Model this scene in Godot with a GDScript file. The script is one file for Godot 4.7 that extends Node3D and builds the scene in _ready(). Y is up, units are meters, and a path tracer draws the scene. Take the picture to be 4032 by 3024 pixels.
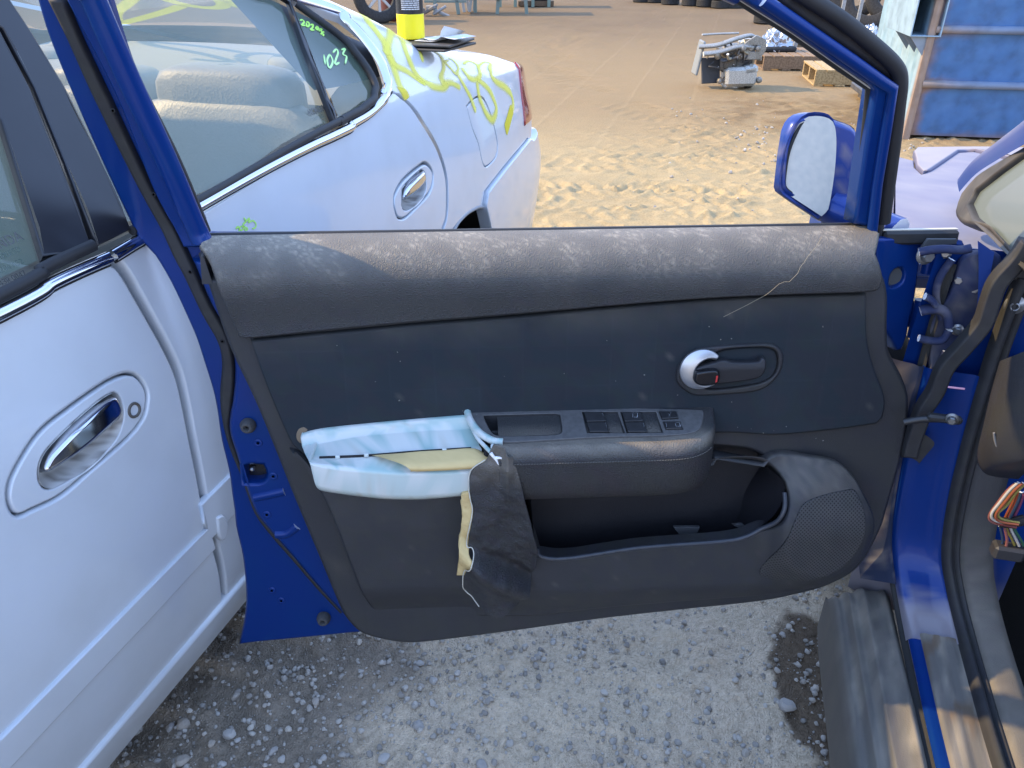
extends Node3D
# A salvage yard: the open front door of a blue hatchback beside a white saloon, packed dirt and parts behind.

# ---------------------------------------------------------------- mesh building
class Mb:
	var v := PackedVector3Array()
	var n := PackedVector3Array()
	var u := PackedVector2Array()
	var c := PackedColorArray()
	var tint = null

	func tri(a: Vector3, b: Vector3, d: Vector3, na: Vector3, nb: Vector3, nd: Vector3, ua := Vector2.ZERO, ub := Vector2.ZERO, ud := Vector2.ZERO, ca := Color.WHITE, cb := Color.WHITE, cd := Color.WHITE) -> void:
		var g := (b - a).cross(d - a)
		if g.length_squared() < 1e-20:
			return
		if g.dot(na + nb + nd) > 0.0:
			v.append_array([a, d, b]); n.append_array([na, nd, nb]); u.append_array([ua, ud, ub]); c.append_array([ca, cd, cb])
		else:
			v.append_array([a, b, d]); n.append_array([na, nb, nd]); u.append_array([ua, ub, ud]); c.append_array([ca, cb, cd])

	func quad(a: Vector3, b: Vector3, d: Vector3, e: Vector3, out := Vector3.ZERO, col := Color.WHITE) -> void:
		var g := (b - a).cross(d - a) + (d - a).cross(e - a)
		g = g.normalized()
		if out != Vector3.ZERO and g.dot(out) < 0.0:
			g = -g
		tri(a, b, d, g, g, g, Vector2(0, 0), Vector2(1, 0), Vector2(1, 1), col, col, col)
		tri(a, d, e, g, g, g, Vector2(0, 0), Vector2(1, 1), Vector2(0, 1), col, col, col)

	func grid(rows: Array, flip := false, wrap := false) -> void:   # rows of equal length, smooth normals
		var nr := rows.size()
		var nc: int = rows[0].size()
		var nn := []
		var cc := []
		for i in nr:
			var line := PackedVector3Array()
			var cl := PackedColorArray()
			for j in nc:
				var a: Vector3 = rows[mini(i + 1, nr - 1)][j] - rows[maxi(i - 1, 0)][j]
				var j1 := j + 1 if j < nc - 1 else (1 if wrap else j)
				var j0 := j - 1 if j > 0 else (nc - 2 if wrap else j)
				var b: Vector3 = rows[i][j1] - rows[i][j0]
				var g := a.cross(b).normalized()
				if flip:
					g = -g
				line.append(g)
				cl.append(tint.call(Vector2(float(i), float(j)), rows[i][j], g) if tint != null else Color.WHITE)
			nn.append(line); cc.append(cl)
		for i in nr - 1:
			for j in nc - 1:
				var p00: Vector3 = rows[i][j]; var p01: Vector3 = rows[i][j + 1]; var p10: Vector3 = rows[i + 1][j]; var p11: Vector3 = rows[i + 1][j + 1]
				var u00 := Vector2(float(i) / (nr - 1), float(j) / (nc - 1)); var u11 := Vector2(float(i + 1) / (nr - 1), float(j + 1) / (nc - 1))
				var u01 := Vector2(u00.x, u11.y); var u10 := Vector2(u11.x, u00.y)
				tri(p00, p01, p11, nn[i][j], nn[i][j + 1], nn[i + 1][j + 1], u00, u01, u11, cc[i][j], cc[i][j + 1], cc[i + 1][j + 1])
				tri(p00, p11, p10, nn[i][j], nn[i + 1][j + 1], nn[i + 1][j], u00, u11, u10, cc[i][j], cc[i + 1][j + 1], cc[i + 1][j])

	func tube(path: PackedVector3Array, r, sides := 8, caps := true, squash := 1.0) -> void:
		var rows := []
		var up := Vector3(0.13, 0.97, 0.21).normalized()
		for i in path.size():
			var d := (path[mini(i + 1, path.size() - 1)] - path[maxi(i - 1, 0)]).normalized()
			var a := up.cross(d)
			if a.length() < 0.05:
				a = Vector3.RIGHT.cross(d)
			a = a.normalized()
			var b := d.cross(a).normalized()
			up = b
			var rr: float = r if r is float else r[i]
			var ring := PackedVector3Array()
			for k in sides + 1:
				var t := TAU * k / sides
				ring.append(path[i] + a * cos(t) * rr + b * sin(t) * rr * squash)
			rows.append(ring)
		grid(rows, true, true)
		if caps:
			for e in [0, path.size() - 1]:
				var out := (path[e] - path[1 if e == 0 else e - 1]).normalized()
				for k in sides:
					tri(path[e], rows[e][k], rows[e][k + 1], out, out, out)

	func box(at: Vector3, size: Vector3, bevel := 0.004, basis := Basis(), col := Color.WHITE) -> void:
		var h := size * 0.5
		bevel = minf(bevel, minf(h.x, minf(h.y, h.z)) * 0.6)
		var f := {}
		for s0 in [-1, 1]:
			for s1 in [-1, 1]:
				for s2 in [-1, 1]:
					var s := Vector3(s0, s1, s2)
					for ax in 3:
						var p := Vector3(s.x * (h.x - bevel), s.y * (h.y - bevel), s.z * (h.z - bevel))
						p[ax] = s[ax] * h[ax]
						f[[s0, s1, s2, ax]] = at + basis * p
		for ax in 3:
			var b1 := (ax + 1) % 3
			var b2 := (ax + 2) % 3
			for s in [-1, 1]:
				var out := Vector3.ZERO
				out[ax] = s
				var q := []
				for t in [[-1, -1], [1, -1], [1, 1], [-1, 1]]:
					var k := [0, 0, 0, ax]
					k[ax] = s; k[b1] = t[0]; k[b2] = t[1]
					q.append(f[k])
				quad(q[0], q[1], q[2], q[3], basis * out, col)
			for s in [-1, 1]:
				for t in [-1, 1]:   # the edge along ax between faces b1 and b2
					var ka := [0, 0, 0, b1]; var kb := [0, 0, 0, b2]
					ka[b1] = s; ka[b2] = t; kb[b1] = s; kb[b2] = t
					ka[ax] = -1; kb[ax] = -1
					var a0: Vector3 = f[ka]; var e0: Vector3 = f[kb]
					ka[ax] = 1; kb[ax] = 1
					var out2 := Vector3.ZERO
					out2[b1] = s; out2[b2] = t
					quad(a0, f[ka], f[kb], e0, basis * out2, col)
		for s0 in [-1, 1]:
			for s1 in [-1, 1]:
				for s2 in [-1, 1]:
					var o := (basis * Vector3(s0, s1, s2)).normalized()
					tri(f[[s0, s1, s2, 0]], f[[s0, s1, s2, 1]], f[[s0, s1, s2, 2]], o, o, o, Vector2.ZERO, Vector2.ZERO, Vector2.ZERO, col, col, col)

	func lathe(prof: Array, at: Vector3, basis := Basis(), sides := 24, smooth := true) -> void:   # prof: [radius, height] along basis.y
		var rows := []
		for p in prof:
			var ring := PackedVector3Array()
			for k in sides + 1:
				var t := TAU * k / sides
				ring.append(at + basis * Vector3(cos(t) * p[0], p[1], sin(t) * p[0]))
			rows.append(ring)
		if smooth:
			grid(rows, false, true)
		else:
			for i in rows.size() - 1:
				for k in sides:
					var mid: Vector3 = (rows[i][k] + rows[i + 1][k + 1]) * 0.5 - at
					var axis := basis.y.normalized()
					quad(rows[i][k], rows[i][k + 1], rows[i + 1][k + 1], rows[i + 1][k], mid - axis * mid.dot(axis) + axis * 0.001)

	func done() -> ArrayMesh:
		var a := []
		a.resize(Mesh.ARRAY_MAX)
		a[Mesh.ARRAY_VERTEX] = v; a[Mesh.ARRAY_NORMAL] = n; a[Mesh.ARRAY_TEX_UV] = u; a[Mesh.ARRAY_COLOR] = c
		var m := ArrayMesh.new()
		m.add_surface_from_arrays(Mesh.PRIMITIVE_TRIANGLES, a)
		return m

func pv(a: Array) -> PackedVector2Array:
	var o := PackedVector2Array()
	for i in range(0, a.size(), 2):
		o.append(Vector2(a[i], a[i + 1]))
	return o

func p3(a: Array) -> PackedVector3Array:
	var o := PackedVector3Array()
	for i in range(0, a.size(), 3):
		o.append(Vector3(a[i], a[i + 1], a[i + 2]))
	return o

func cr(a, b, c, d, t: float):
	return 0.5 * ((2.0 * b) + (c - a) * t + (2.0 * a - 5.0 * b + 4.0 * c - d) * t * t + (3.0 * b - a - 3.0 * c + d) * t * t * t)

func smooth_path(p: PackedVector3Array, k := 6) -> PackedVector3Array:
	var o := PackedVector3Array()
	for i in p.size() - 1:
		for j in k:
			o.append(cr(p[maxi(i - 1, 0)], p[i], p[i + 1], p[mini(i + 2, p.size() - 1)], float(j) / k))
	o.append(p[-1])
	return o

func smooth_line(p: PackedVector2Array, k := 6) -> PackedVector2Array:
	var o := PackedVector2Array()
	for i in p.size() - 1:
		for j in k:
			o.append(cr(p[maxi(i - 1, 0)], p[i], p[i + 1], p[mini(i + 2, p.size() - 1)], float(j) / k))
	o.append(p[-1])
	return o

func smooth_rows(rows: Array, ki := 4, kj := 4) -> Array:
	var a := []
	for r in rows:
		a.append(smooth_path(r, kj) if kj > 1 else r)
	if ki <= 1:
		return a
	var o := []
	for i in a.size() - 1:
		for t in ki:
			var line := PackedVector3Array()
			for j in a[0].size():
				line.append(cr(a[maxi(i - 1, 0)][j], a[i][j], a[i + 1][j], a[mini(i + 2, a.size() - 1)][j], float(t) / ki))
			o.append(line)
	o.append(a[-1])
	return o

func rounded(poly: PackedVector2Array, step := 0.008, corner := 48.0) -> PackedVector2Array:   # a closed outline drawn smooth, with its sharp corners kept
	var m := poly.size()
	var sharp := []
	for i in m:
		var a := (poly[i] - poly[(i + m - 1) % m]).angle_to(poly[(i + 1) % m] - poly[i])
		sharp.append(absf(rad_to_deg(a)) > corner)
	var o := PackedVector2Array()
	for i in m:
		var p1 := poly[i]
		var p2 := poly[(i + 1) % m]
		var p0: Vector2 = 2.0 * p1 - p2 if sharp[i] else poly[(i + m - 1) % m]
		var p3_: Vector2 = 2.0 * p2 - p1 if sharp[(i + 1) % m] else poly[(i + 2) % m]
		var lim := p1.distance_to(p2)
		p0 = p1 + (p0 - p1).limit_length(lim * 1.6)
		p3_ = p2 + (p3_ - p2).limit_length(lim * 1.6)
		var k := maxi(1, int(ceil(lim / step)))
		for j in k:
			o.append(cr(p0, p1, p2, p3_, float(j) / k))
	var clean := PackedVector2Array()
	for p in o:
		if clean.is_empty() or clean[-1].distance_to(p) > 0.0004:
			clean.append(p)
	if clean[0].distance_to(clean[-1]) < 0.0004:
		clean.remove_at(clean.size() - 1)
	return clean

func inset(poly: PackedVector2Array, d: float) -> PackedVector2Array:
	var m := poly.size()
	var s := -1.0 if Geometry2D.is_polygon_clockwise(poly) else 1.0
	var o := PackedVector2Array()
	for i in m:
		var a := (poly[i] - poly[(i + m - 1) % m]).normalized()
		var b := (poly[(i + 1) % m] - poly[i]).normalized()
		var na := Vector2(a.y, -a.x) * s
		var nb := Vector2(b.y, -b.x) * s
		var h := (na + nb)
		if h.length() < 0.2:
			o.append(poly[i]); continue
		h = h.normalized()
		o.append(poly[i] + h * d / maxf(0.5, h.dot(na)))
	return o

var fcache := {}
func spot(f: Callable, p: Vector2) -> Array:
	var k := [snappedf(p.x, 0.00005), snappedf(p.y, 0.00005)]
	if fcache.has(k):
		return fcache[k]
	var e := 0.0025
	var a: Vector3 = f.call(p)
	var g: Vector3 = (f.call(p + Vector2(e, 0)) - f.call(p - Vector2(e, 0))).cross(f.call(p + Vector2(0, e)) - f.call(p - Vector2(0, e)))
	var r := [a, g.normalized()]
	fcache[k] = r
	return r

# A panel: the surface f over an outline, with rolled edges of radius r and turned-in edges th deep. f's (x, y) must turn right-handed towards the side seen.
func panel(poly: PackedVector2Array, f: Callable, o := {}) -> Mb:
	var m: Mb = o.get("into", Mb.new())
	fcache = {}
	var cell: float = o.get("cell", 0.03)
	var r: float = o.get("r", 0.0)
	var th: float = o.get("th", 0.0)
	var lift: float = o.get("lift", 0.0)
	var tint = o.get("tint", null)
	var holes: Array = o.get("holes", [])
	var uvs: float = o.get("uv", 1.0)
	if Geometry2D.is_polygon_clockwise(poly):
		poly = poly.duplicate(); poly.reverse()
	var face := inset(poly, -r) if r > 0.0 else poly
	var cut := []
	for h in holes:
		cut.append(inset(h, r) if r > 0.0 else h)
	var lo := face[0]
	var hi := face[0]
	for p in face:
		lo = lo.min(p); hi = hi.max(p)
	var put := func(p: Vector2) -> Array:
		var s := spot(f, p)
		var w: Vector3 = s[0] + s[1] * lift
		return [w, s[1], tint.call(p, w, s[1]) if tint != null else Color.WHITE]
	var y := lo.y
	while y < hi.y:
		var strip := PackedVector2Array([Vector2(lo.x - 0.01, y), Vector2(hi.x + 0.01, y), Vector2(hi.x + 0.01, y + cell), Vector2(lo.x - 0.01, y + cell)])
		for sp in Geometry2D.intersect_polygons(face, strip):
			var x0 := 1e9
			var x1 := -1e9
			for p in sp:
				x0 = minf(x0, p.x); x1 = maxf(x1, p.x)
			var x := floorf((x0 - lo.x) / cell) * cell + lo.x
			while x < x1:
				var rect := PackedVector2Array([Vector2(x, y - 0.001), Vector2(x + cell, y - 0.001), Vector2(x + cell, y + cell + 0.001), Vector2(x, y + cell + 0.001)])
				var bits := Geometry2D.intersect_polygons(sp, rect)
				for h in cut:
					var left := []
					for b in bits:
						for q in Geometry2D.clip_polygons(b, h):
							if not Geometry2D.is_polygon_clockwise(q):
								left.append(q)
					bits.assign(left)
				for b in bits:
					var ix := Geometry2D.triangulate_polygon(b)
					var w := []
					for p in b:
						w.append(put.call(p))
					for t in range(0, ix.size(), 3):
						var i: int = ix[t]; var j: int = ix[t + 1]; var k: int = ix[t + 2]
						m.tri(w[i][0], w[j][0], w[k][0], w[i][1], w[j][1], w[k][1], b[i] * uvs, b[j] * uvs, b[k] * uvs, w[i][2], w[j][2], w[k][2])
				x += cell
		y += cell
	if r > 0.0 or th > 0.0:
		var loops := [[poly, 1.0]]
		for h in holes:
			var hh: PackedVector2Array = h
			if Geometry2D.is_polygon_clockwise(hh):
				hh = hh.duplicate(); hh.reverse()
			loops.append([hh, -1.0])
		for l in loops:
			var base: PackedVector2Array = l[0]
			var sgn: float = l[1]
			var steps := [[1.0, 0.0, 0.0], [0.62, 0.09, 0.45], [0.29, 0.30, 0.8], [0.0, 1.0, 1.0]] if r > 0.0 else [[0.0, 0.0, 1.0]]
			var rings := []
			for s in steps:
				var pp := inset(base, -r * s[0] * sgn) if r > 0.0 else base
				var line := []
				for i in pp.size():
					var q := spot(f, pp[i])
					var away := (inset_dir(base, i) * sgn)
					var o3: Vector3 = (spot(f, pp[i] + away * 0.004)[0] - q[0])
					o3 = (o3 - q[1] * o3.dot(q[1])).normalized()
					var w: Vector3 = q[0] + q[1] * (lift - r * s[1])
					var nn: Vector3 = (q[1] * cos(s[2] * PI / 2) + o3 * sin(s[2] * PI / 2)).normalized()
					line.append([w, nn, tint.call(pp[i], w, nn) if tint != null else Color.WHITE, pp[i] * uvs])
				rings.append(line)
			if th > r:
				var line2 := []
				for i in base.size():
					var z: Array = rings[-1][i]
					line2.append([z[0] - spot(f, base[i])[1] * (th - r), z[1], z[2], z[3]])
				rings.append(line2)
			for k in rings.size() - 1:
				for i in base.size():
					var j := (i + 1) % base.size()
					var a: Array = rings[k][i]; var b: Array = rings[k][j]; var c2: Array = rings[k + 1][j]; var d: Array = rings[k + 1][i]
					m.tri(a[0], b[0], c2[0], a[1], b[1], c2[1], a[3], b[3], c2[3], a[2], b[2], c2[2])
					m.tri(a[0], c2[0], d[0], a[1], c2[1], d[1], a[3], c2[3], d[3], a[2], c2[2], d[2])
	return m

func inset_dir(poly: PackedVector2Array, i: int) -> Vector2:
	var m := poly.size()
	var t := (poly[(i + 1) % m] - poly[(i + m - 1) % m]).normalized()
	return Vector2(t.y, -t.x) * (-1.0 if Geometry2D.is_polygon_clockwise(poly) else 1.0)

# paint or dirt laid on a surface along a line, soft at its edges
func stroke(m: Mb, line: PackedVector2Array, width: float, f: Callable, lift: float, col: Color, smooth := 8, soft := 0.5) -> void:
	fcache = {}
	var p := smooth_line(line, smooth) if smooth > 1 else line
	var prev := []
	for i in p.size():
		var t := (p[mini(i + 1, p.size() - 1)] - p[maxi(i - 1, 0)]).normalized()
		var s := Vector2(-t.y, t.x)
		var fade := clampf(minf(i, p.size() - 1 - i) / 2.0, 0.0, 1.0)
		var w := width * (0.55 + 0.45 * fade)
		var row := []
		for k in [-0.5, -0.5 * (1.0 - soft), 0.5 * (1.0 - soft), 0.5]:
			var q := spot(f, p[i] + s * w * k)
			row.append([q[0] + q[1] * lift, q[1], Color(col.r, col.g, col.b, 0.0 if absf(k) > 0.49 else col.a * (0.35 + 0.65 * fade))])
		if i > 0:
			for k in 3:
				var a: Array = prev[k]; var b: Array = prev[k + 1]; var c2: Array = row[k + 1]; var d: Array = row[k]
				m.tri(a[0], b[0], c2[0], a[1], b[1], c2[1], Vector2.ZERO, Vector2.ZERO, Vector2.ZERO, a[2], b[2], c2[2])
				m.tri(a[0], c2[0], d[0], a[1], c2[1], d[1], Vector2.ZERO, Vector2.ZERO, Vector2.ZERO, a[2], c2[2], d[2])
		prev = row

# ---------------------------------------------------------------- nodes
var taken := {}
func numbered(n: String) -> String:
	taken[n] = taken.get(n, -1) + 1
	return n if taken[n] == 0 else "%s_%03d" % [n, taken[n]]

func thing(n: String, label: String, category: String, at := Vector3.ZERO, turn := 0.0, group := "") -> Node3D:
	var o := Node3D.new()
	o.name = numbered(n); add_child(o)
	o.position = at; o.rotation.y = turn
	tag(o, label, category, group)
	return o

func tag(o: Node, label: String, category: String, group := "") -> void:
	o.set_meta("label", label); o.set_meta("category", category)
	if group:
		o.set_meta("group", group)

func obj(n: String, mesh, m: Material, parent: Node = self) -> MeshInstance3D:
	var o := MeshInstance3D.new()
	o.mesh = mesh.done() if mesh is Mb else mesh
	o.material_override = m
	if parent == self:
		o.name = numbered(n)
	else:
		o.name = n
	parent.add_child(o, true)
	return o

func bit(n: String, mesh, m: Material, parent: Node3D) -> MeshInstance3D:   # a part whose shape is given in the yard's own coordinates
	var o := obj(n, mesh, m, parent)
	o.transform = parent.global_transform.affine_inverse() if parent.is_inside_tree() else Transform3D(Basis(), -parent.position)
	return o

# ---------------------------------------------------------------- materials
func lin(r: float, g: float, b: float, a := 1.0) -> Color:
	var k := Color(r, g, b).linear_to_srgb()
	k.a = a
	return k

func mat(col: Color, rough := 0.6, o := {}) -> StandardMaterial3D:
	var m := StandardMaterial3D.new()
	m.albedo_color = col
	m.roughness = rough
	m.vertex_color_use_as_albedo = o.get("vc", false)
	m.metallic = o.get("metal", 0.0)
	m.metallic_specular = o.get("spec", 0.5)
	if o.has("coat"):
		m.clearcoat_enabled = true; m.clearcoat = o.coat; m.clearcoat_roughness = o.get("coat_rough", 0.06)
	if o.has("tex"):
		m.albedo_texture = o.tex
	if o.has("rtex"):
		m.roughness_texture = o.rtex
	if o.has("normal"):
		m.normal_enabled = true; m.normal_texture = o.normal; m.normal_scale = o.get("nscale", 1.0)
	if o.has("tri"):
		m.uv1_triplanar = true; m.uv1_scale = Vector3.ONE * o.tri
		m.uv1_world_triplanar = o.get("world", false)
	if o.get("alpha", false):
		m.transparency = BaseMaterial3D.TRANSPARENCY_ALPHA
	return m

func noise_tex(seed_: int, freq: float, kind := FastNoiseLite.TYPE_SIMPLEX_SMOOTH, oct := 4, size := 512, ramp: Gradient = null, normal := false, strength := 4.0, ret := 0) -> NoiseTexture2D:
	var t := NoiseTexture2D.new()
	var f := FastNoiseLite.new()
	f.seed = seed_; f.frequency = freq; f.noise_type = kind; f.fractal_octaves = oct
	if kind == FastNoiseLite.TYPE_CELLULAR:
		f.cellular_return_type = ret
	t.width = size; t.height = size; t.seamless = true; t.noise = f
	if ramp:
		t.color_ramp = ramp
	if normal:
		t.as_normal_map = true; t.bump_strength = strength
	return t

func ramp(a: Array) -> Gradient:   # [offset, r, g, b] in linear values
	var g := Gradient.new()
	var off := PackedFloat32Array()
	var col := PackedColorArray()
	for k in a:
		off.append(k[0]); col.append(lin(k[1], k[2], k[3]))
	g.offsets = off; g.colors = col
	return g

var M := {}
var fn := FastNoiseLite.new()
var fc := FastNoiseLite.new()

func make_materials() -> void:
	fn.seed = 7; fn.noise_type = FastNoiseLite.TYPE_SIMPLEX_SMOOTH; fn.frequency = 1.0; fn.fractal_octaves = 4
	fc.seed = 11; fc.noise_type = FastNoiseLite.TYPE_CELLULAR; fc.frequency = 1.0; fc.fractal_octaves = 1; fc.cellular_return_type = FastNoiseLite.RETURN_DISTANCE
	var leather := noise_tex(3, 0.055, FastNoiseLite.TYPE_CELLULAR, 2, 512, null, true, 7.0, FastNoiseLite.RETURN_DISTANCE)
	var grain := noise_tex(5, 0.12, FastNoiseLite.TYPE_SIMPLEX, 3, 512, null, true, 5.0)
	var wear := noise_tex(9, 0.012, FastNoiseLite.TYPE_SIMPLEX, 5, 512, ramp([[0.0, 0.62, 0.62, 0.62], [0.5, 0.86, 0.86, 0.86], [1.0, 1, 1, 1]]))
	var dusty := noise_tex(13, 0.02, FastNoiseLite.TYPE_SIMPLEX, 6, 512, ramp([[0.0, 0.45, 0.45, 0.45], [0.45, 0.75, 0.75, 0.75], [0.7, 1, 1, 1], [1.0, 1, 1, 1]]))
	var rough := noise_tex(17, 0.015, FastNoiseLite.TYPE_SIMPLEX, 5, 512, ramp([[0.0, 0.25, 0.25, 0.25], [1.0, 0.9, 0.9, 0.9]]))
	var earth := noise_tex(21, 0.03, FastNoiseLite.TYPE_SIMPLEX, 6, 1024, ramp([[0.0, 0.72, 0.70, 0.67], [0.35, 0.90, 0.89, 0.88], [0.6, 1, 1, 1], [1.0, 1.0, 1.0, 1.0]]))
	var grit := noise_tex(23, 0.09, FastNoiseLite.TYPE_SIMPLEX, 5, 1024, null, true, 9.0)
	var wood := noise_tex(27, 0.02, FastNoiseLite.TYPE_SIMPLEX, 4, 512, ramp([[0.0, 0.4, 0.36, 0.32], [0.5, 0.8, 0.78, 0.74], [1.0, 1, 1, 1]]))
	M.white = mat(Color.WHITE, 0.32, {"vc": true, "coat": 0.8, "coat_rough": 0.05, "tex": noise_tex(31, 0.01, FastNoiseLite.TYPE_SIMPLEX, 6, 512, ramp([[0.0, 0.93, 0.925, 0.91], [0.5, 0.98, 0.98, 0.97], [1.0, 1, 1, 1]])), "tri": 0.9})
	M.blue = mat(Color.WHITE, 0.36, {"vc": true, "coat": 0.35, "coat_rough": 0.1, "metal": 0.25, "spec": 0.2})
	M.dusty = mat(Color.WHITE, 0.75, {"vc": true, "spec": 0.35})
	M.chrome = mat(lin(0.62, 0.63, 0.66), 0.12, {"metal": 1.0})
	M.chrome_dull = mat(lin(0.55, 0.56, 0.58), 0.28, {"metal": 0.9})
	M.silver = mat(lin(0.50, 0.51, 0.53), 0.34, {"metal": 0.75})
	M.rubber = mat(lin(0.022, 0.023, 0.026), 0.62, {"tex": wear, "tri": 3.0})
	M.seal = mat(Color.WHITE, 0.68, {"vc": true, "tex": wear, "tri": 4.0})
	M.leather = mat(Color.WHITE, 0.5, {"vc": true, "normal": leather, "nscale": 1.6, "tri": 15.0})
	M.plastic = mat(Color.WHITE, 0.55, {"vc": true, "normal": grain, "nscale": 0.5, "tri": 9.0})
	M.fabric = mat(Color.WHITE, 0.95, {"vc": true, "normal": grain, "nscale": 0.9, "tri": 14.0, "spec": 0.2})
	M.bezel = mat(lin(0.115, 0.112, 0.110), 0.55, {"normal": grain, "nscale": 0.25, "tri": 10.0, "tex": wear})
	M.gloss_black = mat(lin(0.012, 0.012, 0.014), 0.22)
	M.matt_black = mat(lin(0.012, 0.012, 0.014), 0.8)
	M.core = mat(Color.WHITE, 0.30, {"vc": true})
	M.foam = mat(Color.WHITE, 0.95, {"vc": true, "normal": grain, "nscale": 0.8, "tri": 16.0, "spec": 0.2})
	M.glass = mat(lin(0.20, 0.32, 0.24, 0.24), 0.04, {"alpha": true})
	M.pillar = mat(lin(0.018, 0.019, 0.024), 0.34, {"tex": wear, "tri": 1.2})
	M.seat = mat(lin(0.36, 0.36, 0.33), 0.5, {"normal": leather, "nscale": 0.35, "tri": 5.0})
	M.trimgrey = mat(lin(0.40, 0.40, 0.36), 0.8, {"normal": grain, "nscale": 0.4, "tri": 8.0})
	M.darktrim = mat(lin(0.05, 0.055, 0.06), 0.8)
	M.window_paint = mat(Color.WHITE, 0.7, {"vc": true, "alpha": true})
	M.window_paint.backlight_enabled = true; M.window_paint.backlight = Color(0.9, 0.9, 0.9)
	M.paint = mat(Color.WHITE, 0.55, {"vc": true, "alpha": true})
	M.ground = mat(Color.WHITE, 0.95, {"vc": true, "tex": earth, "normal": grit, "nscale": 1.0, "tri": 1.6, "world": true, "spec": 0.25})
	M.stone = mat(Color.WHITE, 0.9, {"vc": true, "tex": earth, "tri": 6.0, "normal": grit, "nscale": 0.6})
	M.sill = mat(Color.WHITE, 0.7, {"vc": true, "normal": grain, "nscale": 0.4, "tri": 7.0})
	M.dust_glass = mat(Color.WHITE, 0.55, {"vc": true, "metal": 0.1})
	M.carpet = mat(lin(0.018, 0.017, 0.016), 1.0, {"normal": grit, "nscale": 1.0, "tri": 6.0, "spec": 0.1})
	M.tyre = mat(lin(0.035, 0.035, 0.036), 0.85, {"tex": dusty, "tri": 2.0})
	M.dumpster = mat(Color.WHITE, 0.55, {"vc": true, "tex": wear, "tri": 0.8})
	M.steel = mat(Color.WHITE, 0.5, {"vc": true, "metal": 0.55, "tex": dusty, "tri": 6.0})
	M.wood = mat(Color.WHITE, 0.85, {"vc": true, "tex": wood, "tri": 3.0})
	M.foil = mat(lin(0.46, 0.48, 0.52), 0.25, {"metal": 0.75})
	M.galv = mat(lin(0.42, 0.43, 0.43), 0.5, {"metal": 0.6, "tex": wear, "tri": 3.0})
	M.flat = mat(Color.WHITE, 0.6, {"vc": true})
	M.wire = mat(Color.WHITE, 0.4, {"vc": true})
	M.grille = mat(Color.WHITE, 0.6, {"vc": true, "tex": dot_tex(), "normal": grain, "nscale": 0.2})
	M.grille.uv1_scale = Vector3(1, 1, 1) * 150.0

func dot_tex() -> ImageTexture:   # pierced metal mesh: a pattern of small dark holes
	var im := Image.create(64, 64, false, Image.FORMAT_RGB8)
	for y in 64:
		for x in 64:
			var d := 9.0
			for q in [Vector2(16, 16), Vector2(48, 48), Vector2(80, 16), Vector2(-16, 48), Vector2(16, 80), Vector2(48, -16)]:
				d = minf(d, Vector2(x, y).distance_to(q) / 15.0)
			var k := clampf((d - 0.7) * 4.0, 0.0, 1.0)
			var g := lerpf(0.12, 0.9, k)
			im.set_pixel(x, y, Color(g, g, g))
	return ImageTexture.create_from_image(im)

func sm(a: float, b: float, x: float) -> float:
	return smoothstep(a, b, x)

func mixc(a: Color, b: Color, t: float) -> Color:
	return a.lerp(b, clampf(t, 0.0, 1.0))

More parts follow.
